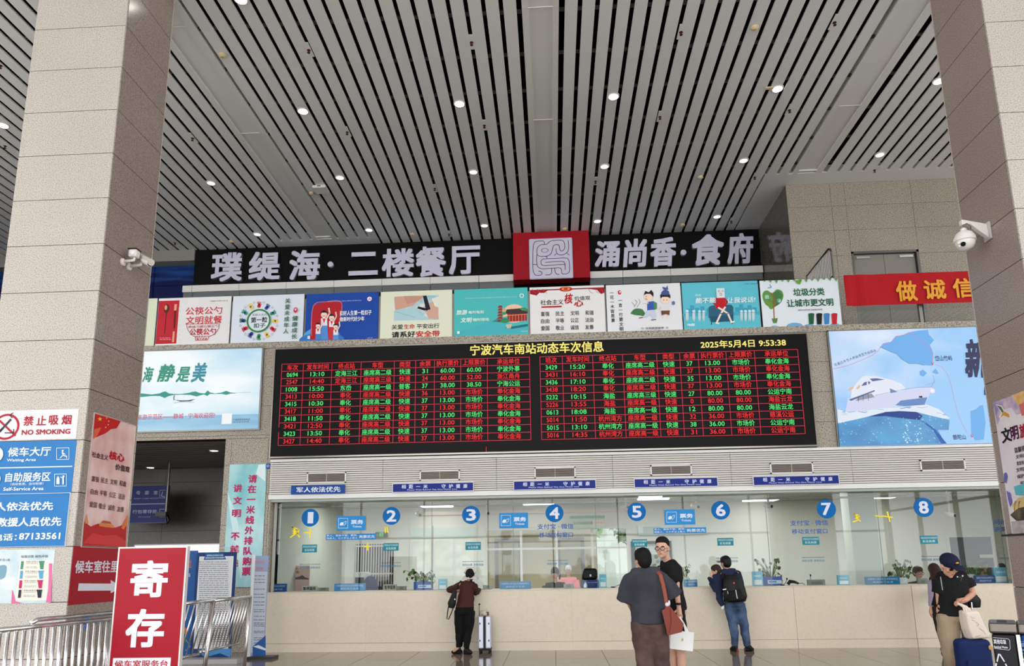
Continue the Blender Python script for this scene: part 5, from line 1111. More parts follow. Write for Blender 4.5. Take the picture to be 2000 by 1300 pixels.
# ---------------------------------------------------------------- red luggage deposit board
YD = 7.3; A0 = Art((0, YD, 0)); a = at(231.5, 1068, YD).x; e = at(366.5, 1068, YD).x; zt = at(300, 1067, YD).z
t = thing('deposit_board', 'tall red standing board with two huge white characters by the left railing', 'sign', ((a + e) / 2, YD, 0))
MB().box(a + .012, e - .012, YD + .004, YD + .05, .13, zt - .012, mat((160, 16, 36), .4)).build('panel', t)
m = MB(); ml = mat((220, 214, 210), .35, .3); m.box(a, a + .014, YD, YD + .055, .1, zt, ml).box(e - .014, e, YD, YD + .055, .1, zt, ml).box(a + .014, e - .014, YD, YD + .055, zt - .014, zt, ml).box(a + .014, e - .014, YD, YD + .055, .1, .114, ml).build('frame', t)
MB().box(a + .02, a + .1, YD - .25, YD + .3, 0, .1, M_STEELD).build('foot', t); MB().box(e - .1, e - .02, YD - .25, YD + .3, 0, .1, M_STEELD).build('foot', t)
A = Art((0, YD + .003, 0)); A.T('寄', 255, 328, 1130, 72, (226, 232, 244), 5); A.T('存', 246, 321, 1226, 75, (226, 232, 244), 5); A.R(220, 1284, 333, 1312, (226, 228, 236)); A.T('候车室服务台', 224, 328, 1296, 15, (176, 24, 44), 3); A.build(t)
# ---------------------------------------------------------------- stainless barriers
t = thing('barrier', 'stainless barrier with close upright bars at the left edge before the column', 'railing', (-4.4, 6, 0))
def seg(p0, p1, r, name, par, m=M_STEEL, s=10): return MB().tube([p0, p1], r, m, s).build(name, par, True)
q0 = atz(-60, 1236, 1.0); q1 = atz(217, 1208.5, 1.0); d = (q1 - q0)
seg(q0, q1, .024, 'lower_top_rail', t)
u0 = q0 + d * .42 + Vector((0, 0, .062)); u1 = q1 + Vector((0, 0, .062)); MB().tube([q0 + d * .38 + Vector((0, 0, .03)), u0, u1], .022, M_STEEL, 10).build('upper_top_rail', t, True)
seg(q0 - Vector((0, 0, .82)), q1 - Vector((0, 0, .82)), .02, 'bottom_rail', t)
for i in range(19):
    p = q0 + d * ((i + .5) / 19); seg(p + Vector((0, 0, -.02)), p - Vector((0, 0, .82)), .0165, 'bar', t, s=8)
for f in (0.02, .99):
    p = q0 + d * f; seg(Vector((p.x, p.y, 1.0)), Vector((p.x, p.y, 0)), .025, 'post', t)
MB().tube([q0 + d * .82 + Vector((0, -.03, .08)), q0 + d * .825 + Vector((0, -.05, .02)), q0 + d * .81 + Vector((0, -.04, -.04)), q0 + d * .815 + Vector((0, -.05, -.08))], .006, mat((40, 90, 190)), 6).build('blue_tie', t)
t = thing('barrier', 'folding stainless barrier with leaning bars before the notice boards', 'railing', (-3.6, 7.6, 0))
c0 = atz(352, 1179, 1.12); c1 = atz(417, 1172.5, 1.12); c2 = atz(489, 1165, 1.12)
for a_, b_, nb, lab in ((c0, c1, 6, 0), (c1, c2, 12, 1)):
    off = Vector((-.13, 0, -.60)) if lab else Vector((-.14, 0, -.62))
    seg(a_, b_, .022, 'top_rail', t); seg(a_ + off, b_ + off, .018, 'bottom_rail', t)
    for i in range(nb):
        p = a_.lerp(b_, (i + .6) / nb); seg(p, p + off, .0095, 'bar', t, s=7)
seg(c1, Vector((c1.x - .08, c1.y, 0)), .026, 'post', t); seg(c0, Vector((c0.x - .1, c0.y, 0)), .026, 'post', t); seg(c2, Vector((c2.x - .04, c2.y, 0)), .022, 'post', t)
# ---------------------------------------------------------------- notice boards
YN = 12.0
t = thing('notice_stand', 'standing board with a long white notice and a blue ribbon heading', 'notice board', (at(418, 1290, YN).x, YN, 0))
A0 = Art((0, YN, 0))
def slab(par, name, x0, y0, x1, y1, Y, th, m):
    a, b, e, g = Art((0, Y, 0)).bounds(x0, y0, x1, y1); return MB().box(a, e, Y, Y + th, max(b, 0.0), g, m).build(name, par)
slab(t, 'panel', 380, 1078, 455, 1283, YN, .03, mat((20, 52, 104), .4)); slab(t, 'base', 354, 1287.5, 463, 1296, YN - .1, .35, mat((170, 170, 170), .4))
A = Art((0, YN - .001, 0)); A.R(383.5, 1086, 451, 1266, (214, 216, 218)); A.R(386, 1088.5, 448.5, 1263, (204, 206, 208)); A.poly([(398, 1093), (402, 1079), (436, 1079), (442, 1092)], (16, 84, 140)); A.T('道路客运旅客乘车须知', 404, 436, 1084, 3.4, (200, 220, 236), 1); A.T('道路客运旅客实名制购票乘车', 401, 439, 1088.8, 3.6, (200, 220, 236), 1)
A.lines(389, 446, [1097 + 4.1 * k for k in range(19)], (96, 96, 100), 1.1, 9)
for k in range(20): A.k -= 1; A.L([(387, 1178 + k * 4.2), (447, 1177 + k * 4.2)], .6, (90, 90, 94))
for x in (387, 396, 408, 419, 430, 441, 447.5): A.k -= 1; A.L([(x, 1178), (x - 1.5, 1260)], .6, (90, 90, 94))
A.k += 1; A.lines(389, 445, [1180.5 + 4.2 * k for k in range(18)], (110, 110, 114), 1.1, 19); A.poly([(384, 1268), (452, 1266), (450, 1283), (430, 1275), (400, 1283)], (70, 130, 180)); A.build(t)
fx = [at(357, 1070, YN - .1), at(456, 1067, YN - .1)]
MB().tube([Vector((fx[0].x, YN + .05, 0)), Vector((fx[0].x, YN + .05, fx[0].z)), Vector((fx[1].x, YN + .05, fx[0].z)), Vector((fx[1].x, YN + .05, 0))], .008, M_STEEL, 6).build('frame', t)
t = thing('blue_stand', 'narrow blue standing board with orange characters half hidden by the red board', 'notice board', (at(368, 1280, YN + .35).x, YN + .35, 0))
slab(t, 'panel', 345, 1075, 378, 1284, YN + .3, .04, mat((26, 84, 150), .4)); slab(t, 'base', 345, 1284, 352, 1290, YN + .27, .3, M_STEELD)
A = Art((0, YN + .299, 0)); A.T('企业', 366, 374, 1098, 13, (224, 110, 60), 2); A.R(366, 1106, 374, 1108, (224, 90, 80)); A.T('料', 364.5, 372, 1123, 8, (200, 216, 232), 2); A.poly([(357, 1231), (363, 1224), (367, 1231), (361, 1238)], (200, 110, 60)); A.poly([(355, 1250), (362, 1243), (366, 1250), (358, 1258)], (60, 140, 90)); A.L([(354, 1206), (366, 1206)], .8, (140, 180, 220)); A.L([(364, 1250), (372, 1262), (362, 1270)], 1, (110, 180, 220)); A.build(t)
YN2 = 12.5
t = thing('price_stand', 'slim pale blue standing notice with a white upright beside the counter end', 'notice board', (at(506, 1285, YN2).x, YN2, 0))
slab(t, 'panel', 493, 1085, 519.5, 1280, YN2, .03, mat((150, 164, 196), .4)); slab(t, 'upright', 487.5, 1083, 493, 1287, YN2 - .02, .06, M_WHITE); slab(t, 'base', 470, 1283, 531, 1288, YN2 - .12, .3, mat((60, 60, 64), .4))
A = Art((0, YN2 - .001, 0)); A.R(494, 1116, 518.5, 1274, (190, 198, 212)); A.T('客运站公告', 496, 516.5, 1096.5, 6, (220, 130, 110), 2); A.T('票价表', 499, 514, 1110, 6, (220, 130, 110), 2); A.lines(496, 517, [1124, 1131, 1137, 1150, 1160, 1166, 1175, 1181, 1190, 1194, 1203, 1210, 1216, 1219, 1222, 1232, 1235, 1245, 1249, 1255, 1260], (100, 104, 116), 1.3, 5); A.poly([(493.5, 1262), (519, 1240), (519, 1280), (493.5, 1280)], (46, 92, 160)); A.poly([(494, 1262), (519, 1270), (519, 1266), (505, 1259)], (226, 230, 236)); A.build(t)
# ---------------------------------------------------------------- cameras on the columns
M_CAM = mat((228, 224, 218), .4)
def P_(x, y, Y): return at(x, y, Y)
b0 = atx(239, 512, -5.515); Yc = b0.y
t = thing('flood_lamp', 'square white infrared lamp on an arm high on the left column', 'lamp', b0)
MB().lathe(b0, [(.05, 0), (.05, .02), (.03, .03)], M_CAM, 14, 'x').build('base_plate', t)
e1 = at(262, 508, Yc); MB().tube([b0 + Vector((.02, 0, .01)), e1, e1 + Vector((0, 0, .05))], [.024, .018, .018], M_CAM, 10).build('arm', t, True)
h = at(262, 495.5, Yc); bevel(MB().box(h.x - .055, h.x + .055, Yc - .05, Yc + .05, h.z - .055, h.z + .05, M_CAM).build('housing', t), .02, 3)
MB().box(h.x - .06, h.x + .06, Yc - .06, Yc + .06, h.z + .048, h.z + .058, mat((40, 38, 38))).build('visor', t); MB().ball((h.x, Yc - .055, h.z), .04, .01, .036, mat((238, 240, 246), .15), 14, 8).build('lens', t, True)
b0 = atx(251, 521, -5.515); Yc = b0.y
t = thing('bullet_camera', 'white bullet camera pointing right on the left column', 'camera', b0)
MB().lathe(b0, [(.05, 0), (.05, .02), (.03, .03)], M_CAM, 14, 'x').build('base_plate', t)
e1 = at(276, 517, Yc); MB().tube([b0 + Vector((.02, 0, .01)), e1, at(276.5, 511, Yc)], [.024, .018, .018], M_CAM, 10).build('arm', t, True)
f0 = at(273, 503.5, Yc + .06); f1 = at(293.5, 514.5, Yc - .12); dv = (f1 - f0).normalized()
MB().tube([f0, f1], .045, M_CAM, 16).build('body', t, True); MB().tube([f0 + Vector((0, 0, .022)), f1 + dv * .03 + Vector((0, 0, .022))], .043, mat((210, 204, 194), .4), 12).build('sun_shield', t); MB().tube([f1 - dv * .004, f1 + dv * .006], .036, M_BLACK, 14).build('lens', t)
b0 = atx(1930, 452, 5.488); Yc = b0.y
t = thing('dome_camera', 'large white dome camera on a bracket high on the right column', 'camera', b0)
bevel(MB().box(b0.x - .025, b0.x, Yc - .075, Yc + .075, b0.z - .12, b0.z + .11, mat((190, 188, 184), .4)).build('base_plate', t), .01)
x1 = at(1876, 436, Yc).x; zt = at(1900, 429.5, Yc).z
m = MB(); Wd = .035
pr = [(b0.x - .02, b0.z + .09), (x1, zt), (x1, zt - .07), (x1 + .1, zt - .065), (b0.x - .12, b0.z + .0), (b0.x - .02, b0.z - .09)]
n = len(m.v); m.v += [(x, Yc - Wd, z) for x, z in pr] + [(x, Yc + Wd, z) for x, z in pr]; k = len(pr)
m.f.append(tuple(range(k))); m.m.append(m.mi(M_CAM)); m.f.append(tuple(range(2 * k - 1, k - 1, -1))); m.m.append(0)
for i in range(k): m.f.append((i, i + k, (i + 1) % k + k, (i + 1) % k)); m.m.append(0)
bevel(m.build('bracket', t), .008)
dc = at(1884.5, 469, Yc); R_ = .118
MB().lathe(dc, [(.03, .12), (.05, .115), (.09, .09), (.118, .04), (.126, -.01), (.12, -.02)], M_CAM, 28).build('hood', t, True)
MB().lathe((dc.x, dc.y, dc.z), [(.02, .16), (.035, .15), (.035, .115)], M_CAM, 16).build('neck', t, True)
MB().ball((dc.x, dc.y, dc.z - .02), .112, .112, .115, mat((232, 230, 224), .3), 24, 16).build('ball', t, True)
ln = at(1879, 479, Yc - .115); fp = Vector((dc.x, dc.y, dc.z - .02)); dv = (ln - fp).normalized()
MB().tube([fp + dv * .1, fp + dv * .122], .028, M_BLACK, 18).build('lens', t)
for sx, sz in ((-.055, .01), (-.05, -.03), (.06, .045), (.065, .01)):
    q = fp + dv * .104 + Vector((sx, 0, sz)); MB().ball(q, .013, .013, .013, mat((250, 250, 255), .2), 8, 6).build('led', t)
MB().tube([at(1879, 441, Yc - .03), at(1888, 436, Yc - .07), at(1896, 442, Yc - .05), at(1896, 447, Yc)], .006, mat((120, 110, 100)), 6).build('cable', t)
# poster on the right column
XR = 5.484
CR = Art((XR, 0, 0), (0, -1, 0))
t = plate('travel_banner', 'long hanging watercolour banner on the right column side', 'banner', CR, 1957, 775, 2040, 1040, wash('watercolour', (214, 200, 214), (226, 222, 222), (1, 2, 2), .5), .006)
A = Art((XR - .001, 0, 0), (0, -1, 0)); A.poly([(1940, 786), (2015, 758), (2020, 800), (1985, 810), (1975, 795), (1960, 800), (1948, 830)], wash('wc_violet', (140, 130, 180), (214, 190, 200), (3, 6, 6), .5)); A.poly([(1975, 772), (2015, 757), (2018, 790), (1995, 800)], wash('wc_gold', (214, 160, 70), (226, 196, 160), (3, 8, 8), .5)); A.poly([(1990, 790), (2018, 775), (2020, 805), (1996, 812)], (206, 110, 110))
A.poly([(1945, 789), (1957, 792), (1962, 802), (1972, 807), (1975, 816), (1962, 812), (1955, 818), (1951, 814), (1956, 806)], (236, 230, 226)); A.poly([(1947, 791), (1956, 794), (1961, 803), (1958, 806)], (84, 110, 84)); A.poly([(1958, 806), (1962, 803), (1971, 808), (1973, 815), (1960, 811), (1954, 816)], (206, 150, 60))
A.T('文', 1956, 1976, 849, 30, (30, 28, 34), 5); A.T('明', 1974, 1990, 845, 28, (84, 20, 66), 5); A.T('旅游', 1991, 2025, 838, 28, (170, 24, 60), 5)
for k, (s, x) in enumerate((('温馨提示', 1981), ('文明出行', 1984), ('营造有序环境', 1986), ('文明旅游', 1985), ('保护环境', 1987), ('平安出行', 1993))): A.T(s, x, x + 30, 876 + k * 13, 8 if k else 11, (50, 44, 50), 2)
A.poly([(1962, 924), (1966, 922), (1969, 930), (1966, 944), (1962, 940)], (96, 104, 176)); A.poly([(1967, 958), (1974, 962), (1978, 980), (1974, 990), (1970, 975)], (110, 104, 180)); A.poly([(1981, 950), (2000, 944), (2015, 950), (2010, 968), (1985, 966)], (90, 176, 190)); A.poly([(1978, 985), (1990, 972), (2010, 966), (2020, 1000), (1985, 1008)], (206, 176, 120)); A.poly([(1974, 1005), (1990, 992), (2020, 985), (2020, 1015), (1990, 1020)], wash('wc_dark', (40, 36, 26), (110, 96, 70), (4, 9, 9), .6)); A.poly([(1976, 1018), (2020, 1014), (2020, 1040), (1979, 1042)], wash('wc_grey', (140, 130, 140), (206, 200, 190), (3, 5, 5), .6))
for x in (1983, 1991): A.L([(x, 1000), (x + 1, 978)], .8, (90, 70, 50)); A.L([(x, 985), (x + 4, 978)], .6, (90, 70, 50))
A.build(t); a, b, e, g = CR.bounds(1957, 1041, 2040, 1045); MB().box(XR - .012, XR, -e, -a, b, g, mat((40, 36, 36), .5)).build('bottom_bar', t)
# ---------------------------------------------------------------- waste bins
YI = 6.75
pc = at(1962, 1250, YI); th = atan2(pc.x, pc.y); uB = Vector((cos(th), -sin(th), 0)); dB = Vector((sin(th), cos(th), 0))
AB = Art((pc.x, pc.y, 0), uB); xa = AB.P(1938, 1250)[0]; xe = AB.P(1985, 1250)[0]; zt = AB.P(1960, 1216)[1]
TB = Matrix.Translation((pc.x, pc.y, 0)) @ Matrix.Rotation(-th, 4, 'Z'); wI = xe - xa
t = thing('waste_bin', 'double waste bin with a steel rim, black and blue halves, at the lower right', 'bin', (pc.x, pc.y, 0))
zr = zt - AB.P(1960, 1216)[1] + AB.P(1960, 1238)[1]
for x0, w_, c, lb in ((xa, wI, (20, 18, 22), 'black half'), (xe + .035, .34, (16, 62, 130), 'blue half')):
    o = bevel(MB().box(x0, x0 + w_, 0, .4, .06, zr, mat(c, .4), TB).build('bin_body', t), .02, 3); o['label'] = lb
    bevel(MB().box(x0 - .014, x0 + w_ + .02, -.02, .42, zr + .004, zt, mat((120, 114, 106), .42, 1.0), TB).build('rim', o), .02, 3)
    MB().box(x0 + .05, x0 + w_ - .05, .05, .35, zt - .001, zt + .003, M_BLACK, TB).build('opening', o)
MB().box(xe + .002, xe + .03, -.012, .4, .06, zr, mat((214, 210, 206), .3, .8), TB).build('edge_strip', t); MB().box(xa, xe + .37, .02, .38, 0, .06, M_BLACK, TB).build('base', t)
A = Art(Vector((pc.x, pc.y, 0)) - dB * .003, uB); c = (216, 216, 224)
A.T('其他垃圾', 1940.5, 1965, 1252.5, 9, c, 4); A.T('Residual Waste', 1941.5, 1968, 1263, 4.6, c, 4)
for l in ([(1939.5, 1244.5), (1969, 1247)], [(1969, 1247), (1972, 1250)], [(1972, 1250), (1973, 1266)], [(1973, 1266), (1970.5, 1269)], [(1970.5, 1269), (1942, 1265.5)]): A.L(l, .8, c); A.k -= 1
A.k += 1
for l in ([(1947.5, 1291), (1950.5, 1277), (1953, 1277.5)], [(1953, 1277.5), (1961.5, 1291)], [(1964, 1296), (1971, 1310), (1960, 1312)], [(1946, 1295), (1944, 1308), (1952, 1312)]): A.L(l, 2.6, c)
a2 = (150, 176, 210); A.T('可回收物', 1993, 2017, 1259, 8, a2, 3); A.T('Recyclable', 1995, 2017, 1269, 4, a2, 3); A.L([(1992, 1252), (2012, 1253)], .6, a2); A.L([(1993, 1275), (2016, 1276)], .6, a2); A.L([(1995, 1294), (1997, 1284), (2003, 1292)], 2, a2)
A.build(t)
# ================================================================ THINGS ON THE OFFICE LEDGE
YL1 = YG + .14; ZT = 1.05
def ledge(name, lab, cat, x0, y0, x1, y1, c, Y=YL1, th=.05, grp=None, tilt=0, part='panel'):
    a, b, e, g = Art((0, Y, 0)).bounds(x0, y0, x1, y1); h = g - b
    t_ = thing(name, lab, cat, ((a + e) / 2, Y, ZT), grp)
    MB().box(a, e, Y, Y + th, ZT, ZT + h, c if not isinstance(c, tuple) else mat(c, .45)).build(part, t_); MB().box(a + .01, e - .01, Y + .01, Y + th + .05, ZT, ZT + .012, mat((190, 190, 190))).build('foot', t_)
    A_ = Art((0, Y - .001, 0)); A_.z0 = ZT; A_.box = (a, e, ZT, ZT + h); return t_, A_
def two(A_, s1, s2, c=(180, 206, 230)):
    a, e, b, g = A_.box; w = e - a; h = g - b
    A_.TW(s1, a + w * .06, b + h * .58, e - w * .06, b + h * .82, c, 1); A_.TW(s2, a + w * .2, b + h * .18, e - w * .2, b + h * .42, c, 1)
gB = 'blue notices along the office ledge'
for (x0, y0, x1, y1), c, lb in (((524, 1140, 559, 1155.5), (34, 88, 160), 'at the left end under disc one'), ((653, 1140, 713, 1154.5), (50, 136, 194), 'left of disc two'), ((976, 1136, 1037, 1150.5), (40, 130, 180), 'under the tickets sign by disc four'),
                            ((1337, 1131, 1362, 1145), (40, 126, 182), 'right of the standing pair'), ((1691, 1128, 1758, 1143), (30, 116, 164), 'below the pillar'), ((1905, 1124.5, 1944, 1139.5), (26, 62, 128), 'under the second right plant')):
    t, A = ledge('ledge_notice', 'blue ledge notice ' + lb, 'notice', x0, y0, x1, y1, c, grp=gB); two(A, '温馨提示请当面点清票款票证', '离柜概不负责'); A.build(t, 'lettering')
for (x0, y0, x1, y1), lb in (((590, 1144, 619, 1154.5), 'under disc one'), ((749, 1141.5, 774, 1153), 'under disc two')):
    t, A = ledge('closed_card', 'grey card with bold black closed-window characters ' + lb, 'card', x0, y0, x1, y1, (170, 174, 160)); a, e, b, g = A.box; w = e - a; A.TW('暂停服务', a + w * .07, b + .02, e - w * .07, g - .015, (30, 30, 30), 4); A.build(t, 'lettering')
for (x0, y0, x1, y1), lb in (((621, 1147, 641, 1154), 'right of the closed card under disc one'), ((775, 1145, 793, 1153), 'right of the closed card under disc two'), ((943.5, 1143, 961, 1151), 'beside the leaning woman'), ((1101, 1141, 1121, 1149.5), 'left of the black printer'), ((1578, 1133, 1612, 1144), 'under disc seven'), ((1794, 1131, 1812, 1142), 'before the bespectacled clerk')):
    t, A = ledge('speaker_box', 'small grey speaker box with slots ' + lb, 'speaker box', x0, y0, x1, y1, (136, 142, 132), grp='grey speaker boxes on the office ledge'); a, e, b, g = A.box
    for k in range(3): A.RW(a + .05, b + .02 + k * .016, e - .05, b + .026 + k * .016, (60, 62, 58))
    A.build(t, 'slot')
for (x0, y0, x1, y1), lb in (((1087 + 84, 1122, 1184.5, 1148.5), 'right of the black printer'), ((1470, 1115, 1490, 1143), 'left of the plant under disc six'), ((1635.5, 1112, 1658, 1131), 'right of disc seven'), ((1942, 1108.5, 1968, 1139), 'beside the right column'), ((856, 1128, 873, 1149), 'left of the leaning woman')):
    t, A = ledge('payment_card', 'pale blue upright payment card ' + lb, 'card', x0, y0, x1, y1, (110, 184, 212), grp='pale blue payment cards'); a, e, b, g = A.box; w = e - a; h = g - b
    A.RW(a + w * .12, b + h * .08, e - w * .12, b + h * .42, (226, 232, 234)); A.TW('扫码支付', a + w * .15, b + h * .62, e - w * .15, b + h * .76, (230, 244, 248), 2); A.build(t)
# plants in blue boxed pots
rn = random.Random(5)
def plant(x0, y0, x1, y1, px0, py0, px1, py1, lab, n=34, pot=(30, 80, 160), seed=1):
    Y = YL1 + .28; rn = random.Random(seed); a, b, e, g = Art((0, Y - .1, 0)).bounds(px0, py0, px1, py1)
    t_ = thing('pothos_plant', lab, 'plant', ((a + e) / 2, Y, ZT), 'leafy plants on the office ledge')
    MB().box(a, e, Y - .1, Y + .08, ZT, ZT + (g - b), mat(pot, .45)).build('pot', t_)
    A_ = Art((0, Y - .101, 0)); w = e - a; A_.RW(a + w * .25, ZT + .03, e - w * .03, ZT + (g - b) * .6, (200, 216, 232)); A_.RW(a + w * .3, ZT + .05, e - w * .3, ZT + (g - b) * .5, (60, 130, 190)); A_.build(t_)
    la, lb, le, lg = Art((0, Y, 0)).bounds(x0, y0, x1, y1); cx = (a + e) / 2; top = ZT + (g - b)
    gs = [mat((46, 84, 40), .45), mat((70, 116, 52), .45), mat((34, 62, 34), .45), mat((110, 140, 70), .45)]
    st = MB()
    for k in range(n):
        tx = rn.uniform(la, le); tz = rn.uniform(max(lb, ZT + .02), lg) if rn.random() < .5 else rn.uniform(top, lg); ty = Y + rn.uniform(-.09, .09)
        st.tube([(cx + (tx - cx) * .2, Y, top - .02), (cx + (tx - cx) * .6, ty, (top + tz) / 2 + .05), (tx, ty, tz)], .004, mat((90, 120, 60)), 4)
        s_ = rn.uniform(.035, .06); an = rn.uniform(-pi, pi); tl = rn.uniform(-.6, .6)
        lf = []
        for uu, vv, ww in ((0, 0, 0), (.55, .35, .06), (.6, .8, .02), (0, 1.5, -.12), (-.6, .8, .02), (-.55, .35, .06)): lf.append(Vector((uu * s_, ww * s_ * 2, -vv * s_)))
        T_ = Matrix.Translation((tx, ty, tz)) @ Matrix.Rotation(an, 4, 'Z') @ Matrix.Rotation(tl, 4, 'X') @ Matrix.Rotation(rn.uniform(-.7, .7), 4, 'Y')
        m_ = MB(); mm = gs[k % 4]; P = [T_ @ q for q in lf]; nn = len(m_.v); m_.v += [tuple(q) for q in P]; m_.f += [(0, 1, 2, 3), (0, 3, 4, 5)]; m_.m += [m_.mi(mm)] * 2; m_.build('leaf', t_)
    st.build('stem', t_)
plant(789, 1110, 851, 1137, 808, 1136, 843, 1151.5, 'leafy plant in a blue box between discs two and three', 40, seed=3)
plant(1476, 1089, 1526, 1130, 1490, 1127, 1528, 1144, 'leafy plant in a blue box between discs six and seven', 44, seed=4)
plant(1735, 1091, 1778, 1132, 1750, 1130, 1772, 1142, 'bushy plant in a pale pot left of disc eight', 46, (196, 206, 204), seed=5)
plant(1885, 1099, 1926, 1126, 1888, 1122, 1904, 1139, 'bushy plant in front of the grey haired clerk', 46, (180, 190, 188), seed=6)
plant(1333, 1100, 1350, 1128, 1336, 1126, 1346, 1144, 'small plant half hidden behind the tall man', 12, (190, 200, 198), seed=7)
# gooseneck microphones, scanner, printer, monitor
for (bx, by, tx, ty), lb in (((1197, 1146, 1222, 1128), 'between the printer and the grey haired woman'), ((1528, 1140, 1537, 1130), 'right of the plant under disc six'), ((1580, 1133, 1583, 1123), 'above the speaker box under disc seven')):
    p = at(bx, by, YL1 + .05); q_ = at(tx, ty, YL1 + .05); t = thing('microphone', 'black gooseneck microphone ' + lb, 'microphone', (p.x, p.y, ZT), 'gooseneck microphones')
    MB().tube([Vector((p.x, p.y, ZT)), Vector(((p.x * .3 + q_.x * .7), p.y, ZT + (q_.z - ZT) * .4)), q_], .005, M_BLACK, 6).build('stem', t); MB().ball(q_, .014, .014, .022, M_BLACK, 10, 8).build('head', t); MB().lathe((p.x, p.y, ZT), [(.04, 0), (.04, .015), (.01, .02)], M_BLACK, 12).build('base', t)
p = at(1550, 1140, YL1 + .06); t = thing('hand_scanner', 'black barcode scanner lying on the ledge right of the microphone', 'scanner', (p.x, p.y, ZT))
MB().tube([(p.x - .1, p.y, ZT + .02), (p.x - .06, p.y, ZT + .07), (p.x + .02, p.y, ZT + .06), (p.x + .09, p.y, ZT + .03)], [.03, .035, .025, .018], M_BLACK, 10).build('body', t, True); MB().tube([(p.x + .09, p.y, ZT + .03), (p.x + .16, p.y, ZT + .04), (p.x + .2, p.y, ZT + .006)], .005, M_BLACK, 6).build('cable', t)
p0 = at(1135, 1140, YL1 + .05); p1 = at(1169.5, 1140, YL1 + .05); z1 = at(1150, 1132, YL1).z; z2 = at(1150, 1109.5, YL1).z
t = thing('printer_box', 'navy box between discs four and five with a white slip', 'box', (p0.x, YL1, ZT)); MB().box(p0.x, p1.x, YL1, YL1 + .2, ZT, z1, mat((24, 50, 104), .5)).build('body', t); A = Art((0, YL1 - .001, 0)); A.poly([(1140, 1142), (1143, 1136), (1146, 1142), (1145, 1147), (1140, 1147)], (214, 222, 230)); A.T('请勿倚靠', 1148, 1166, 1137, 2.2, (150, 170, 200), 1); A.build(t)
t = thing('ticket_printer', 'rounded black ticket printer on the navy box', 'printer', (p0.x, YL1, z1)); bevel(MB().box(p0.x + .02, p1.x - .02, YL1 + .01, YL1 + .2, z1, z2, M_BLACK).build('body', t), .05, 4); MB().box(p0.x + .16, p0.x + .19, YL1 + .004, YL1 + .02, z1 + .06, z1 + .1, mat((220, 220, 224))).build('label_patch', t)
p = at(720, 1120, 14.6); t = thing('office_machine', 'white machine with a dark arch behind window two', 'machine', (p.x, 14.6, 0)); xa_, xb_ = at(690, 1130, 14.6).x, at(715, 1130, 14.6).x; zt_ = at(705, 1117, 14.6).z
bevel(MB().box(xa_, xb_, 14.6, 15.0, .5, zt_, mat((186, 192, 182), .5)).build('housing', t), .04, 3); MB().box(xa_ + .04, xb_ - .04, 14.59, 14.62, 1.0, zt_ - .1, M_BLACK).build('recess', t); MB().box(xa_, xb_, 14.62, 15, 0, .5, mat((120, 120, 116))).build('cabinet', t)
t = thing('navy_jacket', 'dark blue jacket over a chair back behind window two', 'jacket', (at(725, 1140, 14.3).x, 14.3, .4)); x_ = at(722, 1140, 14.3).x; MB().ball((x_, 14.35, 1.0), .17, .14, .32, mat((26, 44, 96), .8), 18, 12).build('cloth', t, True)
t = thing('office_chair', 'office chair carrying the navy jacket', 'chair', (x_, 14.5, 0)); MB().box(x_ - .2, x_ + .2, 14.52, 14.58, .6, 1.1, M_BLACK).build('backrest', t); MB().box(x_ - .05, x_ + .35, 14.2, 14.5, .45, .5, M_BLACK).build('seat', t); MB().tube([(x_, 14.7, 0), (x_, 14.7, .45)], .03, M_STEEL).build('column', t)
t = thing('pink_curtain', 'pale pink printed panel with mountain brushwork behind window one', 'panel', (at(580, 1120, 15).x, 15, 0)); xa_, xb_ = at(568, 1130, 15).x, at(604, 1130, 15).x; bevel(MB().box(xa_, xb_, 15, 15.06, .3, at(585, 1104, 15).z, mat((206, 176, 164), .6)).build('panel', t), .03)
MB().box(xa_, xb_, 15, 15.06, 0, .3, M_STEELD).build('stand', t)
A = Art((0, 14.998, 0)); A.poly([(568, 1130), (572, 1122), (577, 1127), (586, 1125), (590, 1122), (596, 1127), (603, 1129), (603, 1131), (568, 1131)], (90, 80, 84)); A.T('九', 577, 583, 1110, 5, (160, 60, 50), 3); A.T('色', 578, 585, 1117, 6, (120, 50, 40), 3); A.build(t)
t = thing('red_cabinet', 'small dark red box on the wall behind window one', 'box', at(590, 1090, 19)); xa_, xb_ = at(583, 1090, 20.8).x, at(597, 1090, 20.8).x; MB().box(xa_, xb_, 20.75, 20.905, at(590, 1105, 20.8).z, at(590, 1082, 20.8).z, mat((150, 30, 50))).build('box', t); piece('painted_reflection', xa_ + .02, xb_ + .1, 20.74, 20.75, at(590, 1094, 20.8).z, at(590, 1092, 20.8).z, mat((236, 236, 236), .5), t)  # white stripe paints the reflection of a lamp
# small dome cameras inside
# dark framed display with greenery behind the standing pair
Yq = YO - .1; xa_, xb_ = at(1234, 1090, Yq).x, at(1313, 1090, Yq).x; z0_, z1_ = at(1270, 1132, Yq).z, at(1270, 1056, Yq).z
t = thing('picture_cabinet', 'dark framed cabinet with plants and papers on the office wall behind the standing pair', 'cabinet', ((xa_ + xb_) / 2, Yq, z0_))
MB().box(xa_, xb_, Yq, Yq + .09, 0, z1_, mat((40, 46, 52), .4)).build('panel', t)
A = Art((0, Yq - .002, 0)); A.R(1242, 1062, 1308, 1128, (150, 166, 160)); A.R(1246, 1066, 1304, 1082, (190, 206, 206)); A.R(1250, 1070, 1268, 1080, (120, 140, 170)); rq = random.Random(3)
for k in range(26): A.C(rq.uniform(1272, 1304), rq.uniform(1086, 1116), rq.uniform(2, 4.5), [(96, 116, 84), (140, 140, 112), (70, 92, 66)][k % 3], seg=8); A.k -= 1
A.k += 1; A.R(1240, 1116, 1308, 1120, (40, 46, 46)); A.build(t)
